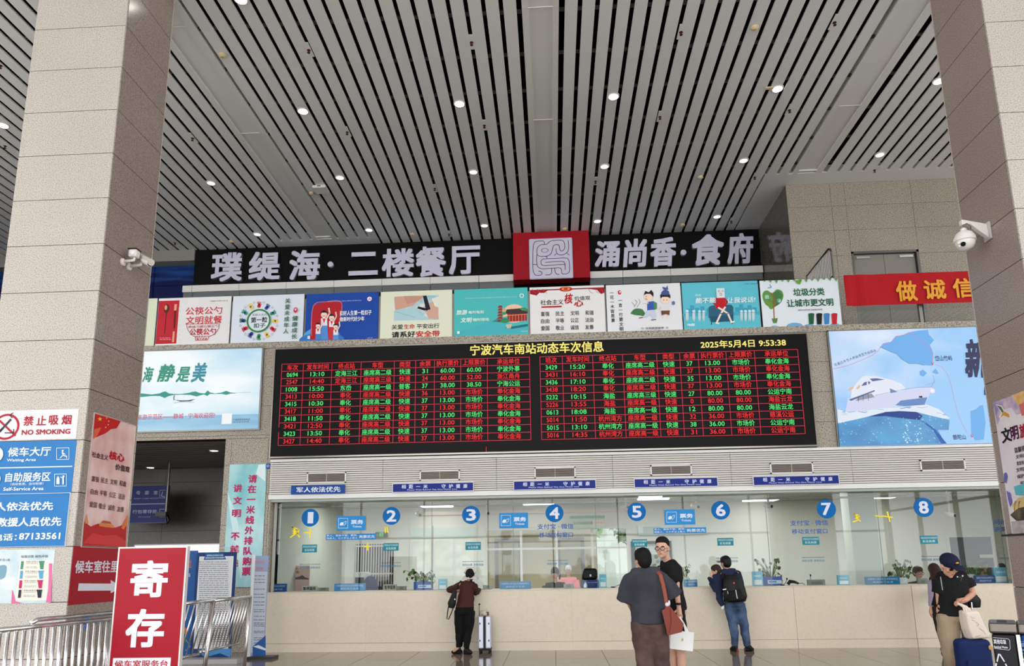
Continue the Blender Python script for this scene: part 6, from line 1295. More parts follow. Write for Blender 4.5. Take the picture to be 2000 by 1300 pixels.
t = thing('white_board', 'white framed board high on the office wall above the standing pair', 'board', at(1310, 1036, Yq)); xa_, xb_ = at(1246, 1035, Yq).x, at(1382, 1035, Yq).x; z0_, z1_ = at(1310, 1044, Yq).z, at(1310, 1024, Yq).z
MB().box(xa_, xb_, Yq, YO, z0_, z1_, mat((206, 222, 222), .4)).build('panel', t); A = Art((0, Yq - .002, 0)); A.R(1256, 1028, 1290, 1040, (176, 196, 196)); A.build(t)
for x, y, lb in ((819, 1006, 'above the plant between discs two and three'), (952, 1003, 'right of disc three'), (1222, 991, 'left of disc five'), (1359, 990, 'right of the tickets sign by disc five'), (1501, 989, 'on the pane joint between discs six and seven'), (1856, 1007, 'below the window reflections right of disc eight')):
    p = at(x, y, 14.6); t = thing('window_camera', 'small white ceiling camera ' + lb, 'camera', (p.x, 14.6, ZO), 'small cameras over the ticket windows')
    MB().tube([(p.x, 14.6, ZO), (p.x, 14.6, p.z + .04)], .022, M_CAM, 8).build('stem', t); MB().tube([(p.x - .06, 14.66, p.z + .04), (p.x + .03, 14.5, p.z)], .045, M_CAM, 12).build('body', t, True); MB().tube([(p.x + .03, 14.5, p.z), (p.x + .034, 14.493, p.z - .001)], .03, M_BLACK, 12).build('lens', t)
# glass doorway with hanging lamps seen behind window eight
xa_, xb_ = at(1858, 1060, 18.4).x, at(1945, 1060, 18.4).x; zt_ = at(1900, 1048, 18.4).z
dd = struct(MB().box(xa_, xb_, 18.55, 18.59, .6, zt_, mat((86, 96, 100), .15)).build('window_6'), 'dark interior window behind window eight')
for x in (xa_, xb_): piece('frame', x - .02, x + .02, 18.5, 18.56, .6, zt_, M_WHITE, dd)
piece('frame', xa_, xb_, 18.5, 18.56, zt_, zt_ + .04, M_WHITE, dd)
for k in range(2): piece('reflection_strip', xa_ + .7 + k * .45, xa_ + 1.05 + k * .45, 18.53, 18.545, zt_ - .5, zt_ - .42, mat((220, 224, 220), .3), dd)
# ================================================================ PEOPLE AND LUGGAGE
def V3(*a): return Vector(a)
_ft = bpy.data.textures.new('folds', 'CLOUDS'); _ft.noise_scale = .16; _ft.noise_depth = 2
def blob(mb, name, parent, voxel=.009, sm=4):
    o = mb.build(name, parent, True)
    cloth = name in ('top', 'trousers', 't_shirt', 'jacket', 'jeans', 'shirt', 'shorts', 'lilac_top', 'navy_clothes', 'black_vest')
    if cloth: sm = max(sm, 10)
    r = o.modifiers.new('remesh', 'REMESH'); r.mode = 'VOXEL'; r.voxel_size = voxel; r.use_smooth_shade = True
    if sm: s = o.modifiers.new('smooth', 'SMOOTH'); s.factor = .5; s.iterations = sm
    if cloth: d = o.modifiers.new('folds', 'DISPLACE'); d.texture = _ft; d.texture_coords = 'GLOBAL'; d.strength = .035; d.mid_level = .5
    return o
def lerp(a, b, t): return a + (b - a) * t
def hand(mb, w, d, side, m, k=1.0, curl=.5, palm_n=None):
    """palm, four fingers and thumb from wrist w along d; side points to the thumb"""
    d = d.normalized(); sd = side.normalized(); n = d.cross(sd).normalized()
    if palm_n is not None and n.dot(palm_n) < 0: n = -n
    c = w + d * .045 * k
    mb.tube([w - d * .01, w + d * .02 * k, w + d * .085 * k], [.024 * k, .03 * k, .032 * k], m, 8)
    for i, (o, L) in enumerate(((-.028, .062), (-.0095, .078), (.0095, .084), (.028, .074))):
        b = w + d * .075 * k + sd * o * k; p1 = b + d * L * .45 * k; e = (d * cos(curl) + n * sin(curl)); p2 = p1 + e * L * .35 * k; e2 = (d * cos(curl * 2) + n * sin(curl * 2)); p3 = p2 + e2 * L * .3 * k
        mb.tube([b, p1, p2, p3], [.0095 * k, .009 * k, .0085 * k, .007 * k], m, 7)
    tb = w + d * .03 * k + sd * .022 * k; mb.tube([tb, tb + (d * .6 + sd * .8).normalized() * .035 * k, tb + (d * .85 + sd * .55).normalized() * .066 * k + n * .01], [.013 * k, .0115 * k, .009 * k], m, 7)
def head_mb(mb, c, f, m, k=1.0, tilt=0.0):
    """skull, jaw, nose, ears; f = facing direction"""
    f = Vector(f).normalized(); r = f.cross(V3(0, 0, 1)).normalized(); u = r.cross(f).normalized()
    T = Matrix((r, f, u)).transposed()
    mb.ball(c + u * .02 * k, .074 * k, .094 * k, .098 * k, m, 20, 14, T); mb.ball(c - u * .045 * k + f * .022 * k, .056 * k, .066 * k, .068 * k, m, 18, 12, T)
    mb.ball(c - u * .092 * k + f * .062 * k, .024 * k, .022 * k, .02 * k, m, 10, 8, T); mb.ball(c - u * .018 * k + f * .092 * k, .011 * k, .018 * k, .02 * k, m, 10, 8, T); mb.ball(c + u * .004 * k + f * .088 * k, .008 * k, .012 * k, .026 * k, m, 8, 8, T)
    for s in (-1, 1): mb.ball(c + r * s * .077 * k - u * .01 * k - f * .005 * k, .010 * k, .02 * k, .032 * k, m, 10, 8, T); mb.ball(c + r * s * .045 * k - u * .025 * k + f * .06 * k, .022 * k, .018 * k, .022 * k, m, 10, 8, T)
    return r, f, u
def face(t, c, f, k=1.0, glasses=False, lip=(170, 96, 86), brow=(26, 20, 18)):
    for ch in t.children:
        if ch.name.split('.')[0] == 'body': t = ch; break
    f = Vector(f).normalized(); r = f.cross(V3(0, 0, 1)).normalized(); u = r.cross(f).normalized(); T = Matrix((r, f, u)).transposed()
    e = MB(); b = MB(); l = MB()
    for s in (-1, 1):
        p = c + r * s * .032 * k + u * .004 * k + f * .086 * k
        e.ball(p, .015 * k, .008 * k, .0065 * k, mat((226, 220, 212), .3), 10, 8, T); e.ball(p + f * .004 * k, .006 * k, .005 * k, .006 * k, mat((20, 14, 12), .3), 8, 6, T)
        b.tube([p + u * .018 * k - r * s * .013 * k + f * .004, p + u * .023 * k + f * .006, p + u * .018 * k + r * s * .018 * k - f * .002], [.005 * k] * 3, mat(brow, .8), 6)
    e.build('eyes', t, True); b.build('eyebrows', t, True)
    m_ = c - u * .058 * k + f * .083 * k; l.tube([m_ - r * .022 * k - f * .006, m_ + f * .003, m_ + r * .022 * k - f * .006], [.003 * k, .0065 * k, .003 * k], mat(lip, .5), 8); l.build('lips', t, True)
    if glasses:
        g = MB(); gm = mat((26, 24, 26), .3)
        for s in (-1, 1):
            p = c + r * s * .033 * k + u * .002 * k + f * .1 * k
            ring = [p + r * (.026 * k * cos(a)) + u * (.021 * k * sin(a)) for a in [2 * pi * i / 18 for i in range(18)]]
            g.tube(ring, .0032 * k, gm, 6, closed=True); g.tube([p + r * s * .026 * k, c + r * s * .078 * k + f * .03 * k + u * .004, c + r * s * .08 * k - f * .01 * k], .0022 * k, gm, 6)
        g.tube([c - r * .008 * k + f * .102 * k + u * .004, c + r * .008 * k + f * .102 * k + u * .004], .002 * k, gm, 6); g.build('glasses', t, True)
def hair_cap(t, c, f, col, k=1.0, back=1.0, low=.0, name='hair', top=1.0):
    f = Vector(f).normalized(); r = f.cross(V3(0, 0, 1)).normalized(); u = r.cross(f).normalized(); T = Matrix((r, f, u)).transposed(); h = MB(); m = mat(col, .75) if isinstance(col, tuple) else col
    h.ball(c + u * (.034) * k - f * .012 * k, .084 * k, .098 * k, .098 * k * top, m, 22, 14, T); h.ball(c + u * .062 * k + f * .008 * k, .074 * k, .09 * k, .066 * k * top, m, 18, 12, T); h.ball(c - u * (.0 + low) * k - f * .038 * k, .078 * k, .072 * k, .088 * k, m, 18, 12, T)
    return blob(h, name, t, .007, 3), (r, f, u)
def limbs(J, grow, m, sc=1.0, parts=('torso', 'arms', 'legs', 'neck'), sleeve=1.0, leg=1.0, wide=1.0, deep=1.0, hemdrop=0.0, mb=None, legfat=1.0, armfat=1.0):
    mb = mb or MB(); g = grow
    ax = (J['shR'] - J['shL']); hw = ax.length / 2; cs = (J['shL'] + J['shR']) / 2; pel = J['pel']
    if 'torso' in parts:
        a = pel - V3(0, 0, hemdrop); b = lerp(pel, cs, .4); c = lerp(pel, cs, .78)
        mb.tube([a, pel, b, c, cs + V3(0, 0, .015), lerp(cs, J['neck'], .7)], [((.155 * wide + g), (.11 * deep + g)), ((.158 * wide + g), (.115 * deep + g)), (.142 * wide + g, .108 * deep + g), (hw * .92 + g, .118 * deep + g), (hw * .8 + g, .085 * deep + g), (.062 + g, .055 + g)], m, 20)
        mb.tube([J['shL'], cs, J['shR']], [.056 * sc + g, .075 + g, .056 * sc + g], m, 12)
    if 'neck' in parts: mb.tube([lerp(cs, J['neck'], .3), J['neck'], J['head']], [.062 + g, .054 + g, .05 + g], m, 12)
    if 'arms' in parts:
        for s in 'LR':
            if 'el' + s not in J: continue
            sh, el, wr = J['sh' + s], J['el' + s], J['wr' + s]
            if sleeve >= 1.0: mb.tube([sh, lerp(sh, el, .5), el, lerp(el, wr, .45), lerp(el, wr, min(1, 2 - 1) if sleeve >= 2 else sleeve - 1 if sleeve > 1 else .02)], [(.052 + g) * armfat, (.048 + g) * armfat, (.042 + g) * armfat, (.037 + g) * armfat, (.031 + g) * armfat], m, 12)
            else: mb.tube([sh, lerp(sh, el, sleeve * .5), lerp(sh, el, sleeve)], [.054 + g, (.056 + g * 1.3) * armfat, (.056 + g * 1.5) * armfat], m, 14)
    if 'legs' in parts:
        for s in 'LR':
            hp, kn, an = J['hip' + s], J['kn' + s], J['an' + s]
            pts = [hp + V3(0, 0, .03), lerp(hp, kn, .4), kn, lerp(kn, an, .35), lerp(kn, an, .97)]; rr = [.088, .078, .056, .055, .036]
            if leg < 1.0: pts = [hp + V3(0, 0, .03), lerp(hp, kn, .5), lerp(hp, kn, leg)]; rr = [.09, .085, .08]
            mb.tube(pts, [(q + g) * legfat for q in rr], m, 14)
        mb.tube([J['hipL'], J['hipR']], (.085 + g) * legfat, m, 12)
        mb.tube([pel + V3(0, 0, .05), pel - V3(0, 0, .08)], [(.15 * wide + g, .11 * deep + g)] * 2, m, 18)
    return mb
def shoe(t, an, toe, m, sole=(30, 28, 28), heel=False, nm='shoe'):
    d = (toe - an); d.z = 0; d.normalize(); b = MB(); z0 = min(an.z, toe.z)
    b.tube([V3(an.x, an.y, .085) - d * .03, V3(an.x, an.y, .06) + d * .04, V3(toe.x, toe.y, .035) - d * .04, V3(toe.x, toe.y, .028)], [.042, .042, .036, .022], m, 12)
    b.tube([V3(an.x, an.y, .03) - d * .035, V3(toe.x, toe.y, .024) - d * .03], [.034, .034], m, 10)
    o = blob(b, nm, t, .008, 3)
    if heel:
        MB().tube([V3(an.x, an.y, .06) - d * .04, V3(an.x, an.y, 0) - d * .05], [.014, .006], m, 8).build('heel', o)
    else:
        s_ = MB(); s_.tube([V3(an.x, an.y, .012) - d * .06, V3(an.x, an.y, .012) + d * .02, V3(toe.x, toe.y, .012)], [(.038, .012), (.04, .012), (.034, .012)], mat(sole), 12); s_.build('sole', o, True)
SK = (196, 148, 124); SK2 = (204, 160, 138)
def person(label, J, loc): return thing('person', label, 'person', loc)
def joints(Y, **k):
    J = {}
    for n, v in k.items():
        dy = v[2] if len(v) > 2 else 0; J[n] = at(v[0], v[1], Y + dy)
    return J
# ---- woman in brown leaning on the counter
Y = 12.95
J = joints(Y, head=(918, 1124, .17), neck=(917, 1133, .12), shL=(899, 1142, .1), shR=(926, 1143, .1), elL=(877, 1151, .22), wrL=(890, 1153, .42), elR=(929, 1158, .22), wrR=(936, 1150, .48), pel=(907.5, 1190, -.02), hipL=(899, 1196, -.02), hipR=(916, 1196, -.02), knL=(897.5, 1232, .0), knR=(914.5, 1232, .0), anL=(897, 1264, .02), anR=(910.5, 1266, -.06))
t = person('person in a brown top and black trousers leaning on the counter beside the silver suitcase', J, (J['pel'].x, Y, 0))
ms = mat(SK, .5); b = limbs(J, -.012, ms, sleeve=2); head_mb(b, J['head'], (0, 1, -.1), ms, .95)
hand(b, J['wrL'], V3(.6, .5, -.1), V3(.3, .6, .5), ms, .9); hand(b, J['wrR'], V3(.3, .9, -.2), V3(-1, .2, 0), ms, .9)
for s, q in (('L', (-.1, -.12)), ('R', (.1, .06))): an = J['an' + s]; b.tube([an, V3(an.x + q[0], an.y + q[1] * .5, .05)], [.033, .025], ms, 8)
blob(b, 'body', t, .009)
mbn = mat((66, 34, 30), .85); tp = limbs(J, .012, mbn, parts=('torso', 'arms'), sleeve=1.9, hemdrop=-.02, wide=.95, mb=None); blob(tp, 'top', t)
mbl = mat((12, 11, 12), .85); blob(limbs(J, .012, mbl, parts=('legs',), legfat=1.1), 'trousers', t)
for s, q in (('L', V3(-.13, -.03, 0)), ('R', V3(.11, -.05, 0))): shoe(t, J['an' + s], J['an' + s] + q, M_BLACK, heel=True)
hair_cap(t, J['head'], (0, 1, 0), (18, 14, 14), .98); hc = J['head']
o = MB().tube([hc + V3(-.085, -.02, .05), hc + V3(-.04, .03, .13), hc + V3(.04, .03, .13), hc + V3(.085, -.02, .05)], [.03, .03, .03, .03], mat((206, 196, 184), .8), 10).build('visor_band', t, True)
MB().lathe(hc + V3(0, .02, -.02), [(.085, .02), (.15, -.035), (.155, -.03), (.09, .03)], mat((206, 198, 186), .8), 22).build('hat_brim', t, True)
MB().tube([hc + V3(-.05, -.1, .0), hc + V3(0, -.115, .01), hc + V3(.05, -.1, -.01)], [.028, .014, .028], mat((24, 20, 22), .9), 8).build('bow', t, True); MB().tube([hc + V3(.005, -.11, 0), hc + V3(.04, -.1, -.12)], [.014, .02], mat((24, 20, 22), .9), 8).build('ribbon', t, True)
t = thing('shoulder_bag', 'black shoulder bag hanging under the left arm of the person in brown', 'bag', at(885, 1188, Y - .12))
pb = [at(x, y, Y - .1) for x, y in ((889, 1152), (886, 1165), (882.5, 1178), (881, 1187))]
blob(MB().tube(pb, [(.03, .04), (.055, .045), (.075, .05), (.05, .045)], M_BLACK, 12), 'bag_body', t, .01); MB().tube([at(x, y, Y - .13) for x, y in ((876, 1184), (874, 1196), (873, 1208), (876, 1209), (881, 1198), (885, 1187))], .009, M_BLACK, 6).build('strap', t); MB().tube([at(889, 1154, Y - .06), at(896, 1138, Y + .0), at(900, 1134, Y + .1)], .012, M_BLACK, 6).build('shoulder_strap', t); MB().ball(at(888.5, 1170, Y - .16), .01, .006, .018, M_STEEL, 8, 6).build('clasp', t)
# silver suitcase with neck pillow
Ys = 13.0; xa, xb = at(933.5, 1230, Ys).x, at(958.5, 1230, Ys).x; zt, zb = at(946, 1203, Ys).z, .075
t = thing('suitcase', 'silver hard-shell suitcase standing by the counter beside the person in brown', 'suitcase', ((xa + xb) / 2, Ys, 0))
xm = (xa + xb) / 2; ms_ = mat((196, 200, 212), .3, .3)
bevel(MB().box(xa, xm - .014, Ys, Ys + .36, zb, zt, ms_).build('shell_half', t), .025, 4); bevel(MB().box(xm + .014, xb, Ys, Ys + .36, zb, zt, ms_).build('shell_half', t), .025, 4); MB().box(xm - .016, xm + .016, Ys + .006, Ys + .355, zb + .01, zt - .005, mat((40, 40, 44))).build('zip_band', t)
MB().box(xa + .012, xb - .012, Ys + .01, Ys + .35, zb - .03, zb + .01, M_BLACK).build('base', t)
for x in (xa + .03, xb - .03):
    for yy in (Ys + .03, Ys + .32): MB().lathe((x - .012, yy, .03), [(.03, 0), (.03, .024)], M_BLACK, 14, 'x').build('wheel', t)
for x in (xa + .035, xb - .035):
    for z in (zb + .12, zt - .14): MB().box(x - .008, x + .008, Ys - .004, Ys + .002, z, z + .035, M_BLACK).build('stud', t)
MB().tube([V3(xa + .02, Ys + .05, zt - .02), V3(xa + .02, Ys + .05, zt + .2)], .009, M_STEELD, 8).build('handle_rod', t); MB().tube([V3(xa + .02, Ys + .05, zt - .02), V3(xa + .02, Ys + .05, zt + .19)], .008, M_STEELD, 8).build('handle_rod', t); MB().tube([V3(xa + .02, Ys + .04, zt + .2), V3(xa + .02, Ys + .1, zt + .2)], .016, M_BLACK, 8).build('grip', t)
t = thing('neck_pillow', 'beige patterned neck pillow lying on the silver suitcase', 'pillow', (xm, Ys + .1, zt))
MB().tube([V3(xa + .05, Ys + .05, zt + .05), V3(xa + .11, Ys + .03, zt + .052), V3(xa + .17, Ys + .02, zt + .045)], [.04, .046, .042], wash('pillow_print', (110, 90, 84), (214, 196, 180), (40, 40, 40), .9, lo=.35, hi=.45), 14).build('cushion', t, True); MB().tube([V3(xa + .165, Ys + .02, zt + .045), V3(xa + .185, Ys + .018, zt + .044)], [.036, .03], mat((80, 70, 66)), 12).build('end_cap', t)
# ---- short haired person seen from behind, rust bag strap
Y = 8.4
J = joints(Y, head=(1255, 1093, 0), neck=(1259, 1110, 0), shL=(1232, 1124, 0), shR=(1288, 1123, 0), elL=(1224, 1168, .05), wrL=(1236, 1196, .22), elR=(1312, 1160, .04), wrR=(1290, 1190, .26), pel=(1268, 1208, 0), hipL=(1254, 1218, 0), hipR=(1283, 1218, 0), knL=(1259, 1288, -.02), knR=(1291, 1288, .03), anL=(1264, 1352, .0), anR=(1297, 1352, .0))
for s in 'LR': J['an' + s].z = .07; J['kn' + s].z = .46
t = person('person with short black hair, charcoal T-shirt and brown trousers seen from behind', J, (J['pel'].x, Y, 0))
b = limbs(J, -.012, ms, sleeve=2); fd = V3(-.45, .9, 0); head_mb(b, J['head'], fd, ms); hand(b, J['wrL'], V3(.5, .7, .1), V3(0, .3, 1), ms); hand(b, J['wrR'], V3(-.6, .6, 0), V3(0, .3, 1), ms)
for s in 'LR': an = J['an' + s]; b.tube([an, an + V3(0, .12, -.03)], [.036, .03], ms, 8)
blob(b, 'body', t, .008); mch = wash('charcoal_cloth', (44, 44, 52), (58, 58, 66), (3, 3, 3), .95)
tp = limbs(J, .03, mch, parts=('torso',), hemdrop=.05, wide=1.08, deep=1.15)
for s in 'LR': tp.tube([lerp(J['sh' + s], J['neck'], .35), J['sh' + s] + V3(0, 0, -.03), lerp(J['sh' + s], J['el' + s], .55), lerp(J['sh' + s], J['el' + s], 1.12)], [.06, .085, .105, .12], mch, 16)
blob(tp, 't_shirt', t, .011, 6)
mtr = wash('brown_cloth', (66, 46, 42), (92, 70, 64), (4, 4, 6), .9); blob(limbs(J, .022, mtr, parts=('legs',), legfat=1.18, wide=1.05), 'trousers', t, .011, 5)
for s in 'LR': shoe(t, J['an' + s], J['an' + s] + V3(0, .17, 0), mat((60, 56, 56)))
hair_cap(t, J['head'], fd, (16, 13, 13), 1.08)
A = Art((J['neck'].x, Y - .09, J['neck'].z)); MB().tube([J['neck'] + V3(-.07, -.03, -.005), J['neck'] + V3(-.04, -.075, -.022), J['neck'] + V3(.03, -.078, -.024), J['neck'] + V3(.07, -.03, -.005)], .006, mat((30, 30, 34)), 6).build('collar', t)
t = thing('leather_bag', 'rust brown leather shoulder bag hanging behind the charcoal T-shirt', 'bag', at(1314, 1236, Y - .18))
rust = mat((122, 54, 42), .4); yb = Y - .2
P = [at(x, y, yb) for x, y in ((1295, 1193), (1308, 1186), (1333, 1218), (1330, 1232), (1306, 1238))]
m = MB(); k = 5; m.v = [tuple(p) for p in P] + [tuple(p + V3(0.01, .12, 0)) for p in P]; m.mi(rust); m.f = [(0, 1, 2, 3, 4), (9, 8, 7, 6, 5)] + [(i, (i + 1) % 5, (i + 1) % 5 + 5, i + 5) for i in range(5)]; m.m = [0] * 7
bevel(m.build('bag_body', t), .012, 3); MB().tube([at(1309, 1188, yb - .004), at(1311, 1212, yb - .004), at(1307, 1236, yb - .004)], .004, mat((110, 44, 32)), 6).build('seam', t)
def ribbon(name, par, pts, wd, m, th=.004):
    m_ = MB(); n = V3(0, -1, 0)
    L_ = [];
    for i, p in enumerate(pts):
        d = (pts[min(i + 1, len(pts) - 1)] - pts[max(i - 1, 0)]).normalized(); s_ = d.cross(n).normalized() * wd / 2; L_.append((p - s_, p + s_))
    for (a1, a2), (b1, b2) in zip(L_[:-1], L_[1:]): m_.quad(a1, a2, b2, b1, m); o_ = V3(0, th, 0); m_.quad(a1 + o_, b1 + o_, b2 + o_, a2 + o_, m)
    return m_.build(name, par)
ribbon('strap', t, [at(1284, 1116, Y - .09), at(1290, 1122, Y - .14), at(1295, 1140, Y - .165), at(1299, 1160, Y - .18), at(1302, 1178, Y - .19), at(1304, 1190, Y - .2)], .038, mat((140, 70, 54), .6)); MB().ball(at(1303, 1180, Y - .23), .022, .012, .022, mat((206, 206, 206), .8), 10, 8).build('charm', t, True); MB().ball(at(1307, 1177, Y - .23), .012, .01, .03, mat((206, 206, 206), .8), 8, 6).build('charm', t, True)
# ---- tall man with glasses looking back
Y = 8.95
J = joints(Y, head=(1293.5, 1070, -.06), neck=(1302, 1092, 0), shL=(1294, 1107, .06), shR=(1322, 1105, -.05), elR=(1321, 1150, -.14), wrR=(1326, 1186, -.2), elL=(1296, 1150, .15), wrL=(1296, 1180, .2), pel=(1318, 1186, 0), hipL=(1311, 1196, .05), hipR=(1322, 1196, -.03), knL=(1315, 1262, .05), knR=(1330, 1264, -.03), anL=(1316, 1326, .06), anR=(1332, 1328, -.03))
for s in 'LR': J['an' + s].z = .08; J['kn' + s].z = .48
t = person('person with glasses and black T-shirt looking back over the shoulder, holding a white bag', J, (J['pel'].x, Y, 0))
ms2 = mat(SK2, .5); b = limbs(J, -.005, ms2, sleeve=2, wide=.9); fd = V3(-.42, -.9, -.08); head_mb(b, J['head'], fd, ms2, 1.0); hand(b, J['wrR'], V3(.02, -.05, -1), V3(-1, 0, .1), ms2, 1.0, .9, V3(0, 1, 0)); hand(b, J['wrL'], V3(0, .2, -1), V3(1, 0, 0), ms2)
for s in 'LR': an = J['an' + s]; b.tube([an, an + V3(-.03, .13, -.04)], [.038, .03], ms2, 8)
blob(b, 'body', t, .0065, 3); mk = mat((22, 21, 22), .9)
tp = limbs(J, .022, mk, parts=('torso',), hemdrop=.03, wide=.72, deep=1.35)
tp.tube([lerp(J['shR'], J['neck'], .35), J['shR'] + V3(0, 0, -.02), lerp(J['shR'], J['elR'], .72)], [.055, .07, .078], mk, 14); tp.tube([J['shL'], lerp(J['shL'], J['elL'], .7)], [.07, .08], mk, 14); blob(tp, 't_shirt', t, .01, 5)
blob(limbs(J, .012, mk, parts=('legs',), leg=.5, wide=.62, deep=1.2), 'shorts', t, .011)
for s in 'LR': shoe(t, J['an' + s], J['an' + s] + V3(-.05, .17, 0), mat((200, 200, 200)))
face(t, J['head'], fd, 1.0, True); _, (r, f, u) = hair_cap(t, J['head'] + V3(.005, .012, .022), fd, (16, 13, 12), .99, top=.9)
MB().tube([J['wrR'] + V3(0, 0, .03), J['wrR'] + V3(0, 0, .055)], [.035, .036], M_BLACK, 14).build('watch', t)
t = thing('paper_bag', 'white square paper bag with a tiny gold emblem held low by the person with glasses', 'bag', at(1332, 1270, Y - .3))
P = [at(x, y, Y - .26) for x, y in ((1311, 1232), (1355.5, 1234), (1353, 1271.5), (1308, 1266))]; mw = mat((232, 232, 230), .6)
m = MB(); m.v = [tuple(p) for p in P] + [tuple(p + V3(0, .1, 0)) for p in P]; m.mi(mw); m.f = [(0, 1, 2, 3), (7, 6, 5, 4)] + [(i, (i + 1) % 4, (i + 1) % 4 + 4, i + 4) for i in range(4)]; m.m = [0] * 6; m.build('bag_body', t)
hp = J['wrR'] + V3(.0, -.01, -.1)
for x in (1340, 1344): ribbon('handle', t, [hp, at(1336, 1218, Y - .24), at(x, 1234, Y - .25)], .018, mw)
A = Art((0, Y - .264, 0)); A.poly([(1331, 1247), (1334, 1245), (1335, 1250), (1332, 1252)], (206, 180, 110)); A.build(t, 'emblem')
# ---- backpack man holding a child
Y = 13.0
J = joints(Y, head=(1417, 1099, .12), neck=(1420, 1109, .1), shL=(1408, 1120, .1), shR=(1438, 1118, .08), elL=(1393, 1140, .2), wrL=(1403, 1150, .42), elR=(1444, 1140, .22), wrR=(1440, 1148, .42), pel=(1434, 1174, .05), hipL=(1426, 1182, .05), hipR=(1444, 1181, .05), knL=(1433, 1224, .04), knR=(1453, 1222, .05), anL=(1436, 1263, .03), anR=(1460, 1263, .05))
for s in 'LR': J['an' + s].z = .075
t = person('person in a black cap, navy jacket and jeans with a backpack at the counter', J, (J['pel'].x, Y, 0))
b = limbs(J, -.012, ms, sleeve=2); head_mb(b, J['head'], (-.5, .85, -.2), ms, .95); hand(b, J['wrL'], V3(.3, .8, 0), V3(0, .3, 1), ms, .9); hand(b, J['wrR'], V3(-.3, .8, 0), V3(0, .3, 1), ms, .9)
for s in 'LR': an = J['an' + s]; b.tube([an, an + V3(0, .1, -.03)], [.036, .03], ms, 8)
blob(b, 'body', t, .009); nv = mat((34, 42, 66), .85); blob(limbs(J, .02, nv, parts=('torso', 'arms'), sleeve=1.95, armfat=1.25), 'jacket', t)
jn = wash('denim', (38, 54, 84), (74, 96, 128), (5, 5, 4), .85, lo=.4, hi=.62); blob(limbs(J, .014, jn, parts=('legs',), legfat=1.08), 'jeans', t)
for s, q in (('L', V3(-.06, .1, 0)), ('R', V3(.1, -.02, 0))): shoe(t, J['an' + s], J['an' + s] + q, M_BLACK, (120, 50, 44))
hair_cap(t, J['head'], (-.5, .85, 0), M_BLACK, 1.0, name='cap'); MB().ball(J['head'] + V3(-.075, .1, .02), .055, .06, .01, M_BLACK, 14, 8).build('cap_brim', t, True)
t = thing('backpack', 'black backpack with a red dot and white zip pulls on the navy jacket', 'backpack', at(1436, 1177, Y - .2))
pk = [at(x, y, Y - .12) for x, y in ((1430, 1122), (1431, 1132), (1434, 1150), (1437, 1166), (1438, 1175))]
blob(MB().tube(pk, [(.1, .07), (.16, .1), (.185, .13), (.195, .14), (.16, .1)], M_BLACK, 20), 'pack_body', t, .011); blob(MB().tube([at(1434, 1152, Y - .24), at(1438, 1172, Y - .24)], [(.11, .05), (.14, .06)], mat((14, 14, 15), .7), 14), 'front_pocket', t, .01)
yb = Y - .31; A = Art((0, yb, 0)); A.C(1433.5, 1138, 2, (196, 60, 66)); A.L([(1437, 1152), (1440, 1168)], 1.6, (206, 206, 206)); A.L([(1421, 1154), (1422, 1159)], 1, (190, 190, 190)); A.L([(1412, 1151), (1418, 1150)], 2, (220, 220, 220)); A.build(t)
for q in ((1413, 1120, 1417, 1134), (1437, 1117, 1445, 1134)): MB().tube([at(q[0], q[1], Y - .02), at(q[2], q[3], Y - .1)], [(.03, .012), (.03, .012)], M_BLACK, 8).build('shoulder_strap', t)
t = thing('person', 'small child with brown hair carried at the counter beside the black cap', 'person', at(1400, 1150, Y + .1)); hc = at(1399, 1114, Y + .12); b = MB(); head_mb(b, hc, (-.9, .3, -.2), ms2, .82)
b.tube([hc, at(1402, 1128, Y + .16), at(1405, 1150, Y + .12)], [.04, .085, .09], ms2, 12); b.tube([at(1405, 1150, Y + .12), at(1405, 1168, Y + .0), at(1411, 1182, Y)], [.055, .045, .03], ms2, 10); b.tube([at(1400, 1126, Y + .14), at(1390, 1132, Y + .05), at(1388, 1124, Y)], [.04, .032, .022], ms2, 10); hand(b, at(1388, 1124, Y), V3(.1, .1, 1), V3(1, 0, 0), ms2, .6)
blob(b, 'body', t, .008); cl = MB(); cl.tube([at(1402, 1121, Y + .13), at(1398, 1132, Y + .1), at(1405, 1152, Y + .12)], [.07, .12, .11], nv, 14); cl.tube([at(1400, 1124, Y + .12), at(1388, 1133, Y + .03), at(1386, 1127, Y)], [.06, .05, .04], nv, 10); cl.tube([at(1406, 1150, Y + .12), at(1405, 1168, Y + .0), at(1412, 1182, Y)], [.07, .06, .04], nv, 10); blob(cl, 'navy_clothes', t)
hair_cap(t, hc, (-.9, .3, -.2), (52, 36, 32), .84); face(t, hc, (-.9, .3, -.2), .82)
MB().tube([at(1411, 1181, Y), at(1412, 1186, Y), at(1410, 1189, Y - .02)], [.03, .026, .016], mat((226, 226, 230)), 8).build('shoe', t)
# ---- man in a navy cap pulling a blue suitcase
Y = 8.25
J = joints(Y, head=(1853, 1104, -.1), neck=(1858, 1121, 0), shL=(1835, 1131, 0), shR=(1886, 1128, 0), elL=(1836, 1175, .02), wrL=(1841, 1209, .02), elR=(1899, 1159, -.02), wrR=(1886, 1171, -.2), pel=(1859, 1196, 0), hipL=(1852, 1206, 0), hipR=(1870, 1206, .02), knL=(1857, 1268, -.04), knR=(1869, 1268, .08), anL=(1862, 1340, -.02), anR=(1872, 1340, .1))
for s in 'LR': J['an' + s].z = .08; J['kn' + s].z = .48
t = person('person in a navy cap, black T-shirt and khaki trousers looking down, gripping a suitcase handle', J, (J['pel'].x, Y, 0))
b = limbs(J, -.004, ms, sleeve=2); fd = V3(.18, -.86, -.48); head_mb(b, J['head'], fd, ms); hand(b, J['wrL'], V3(.08, 0, -1), V3(-.3, -1, 0), ms); hand(b, J['wrR'], V3(-.9, -.1, -.15), V3(.1, -1, .2), ms, 1.0, .9, V3(0, 0, -1))
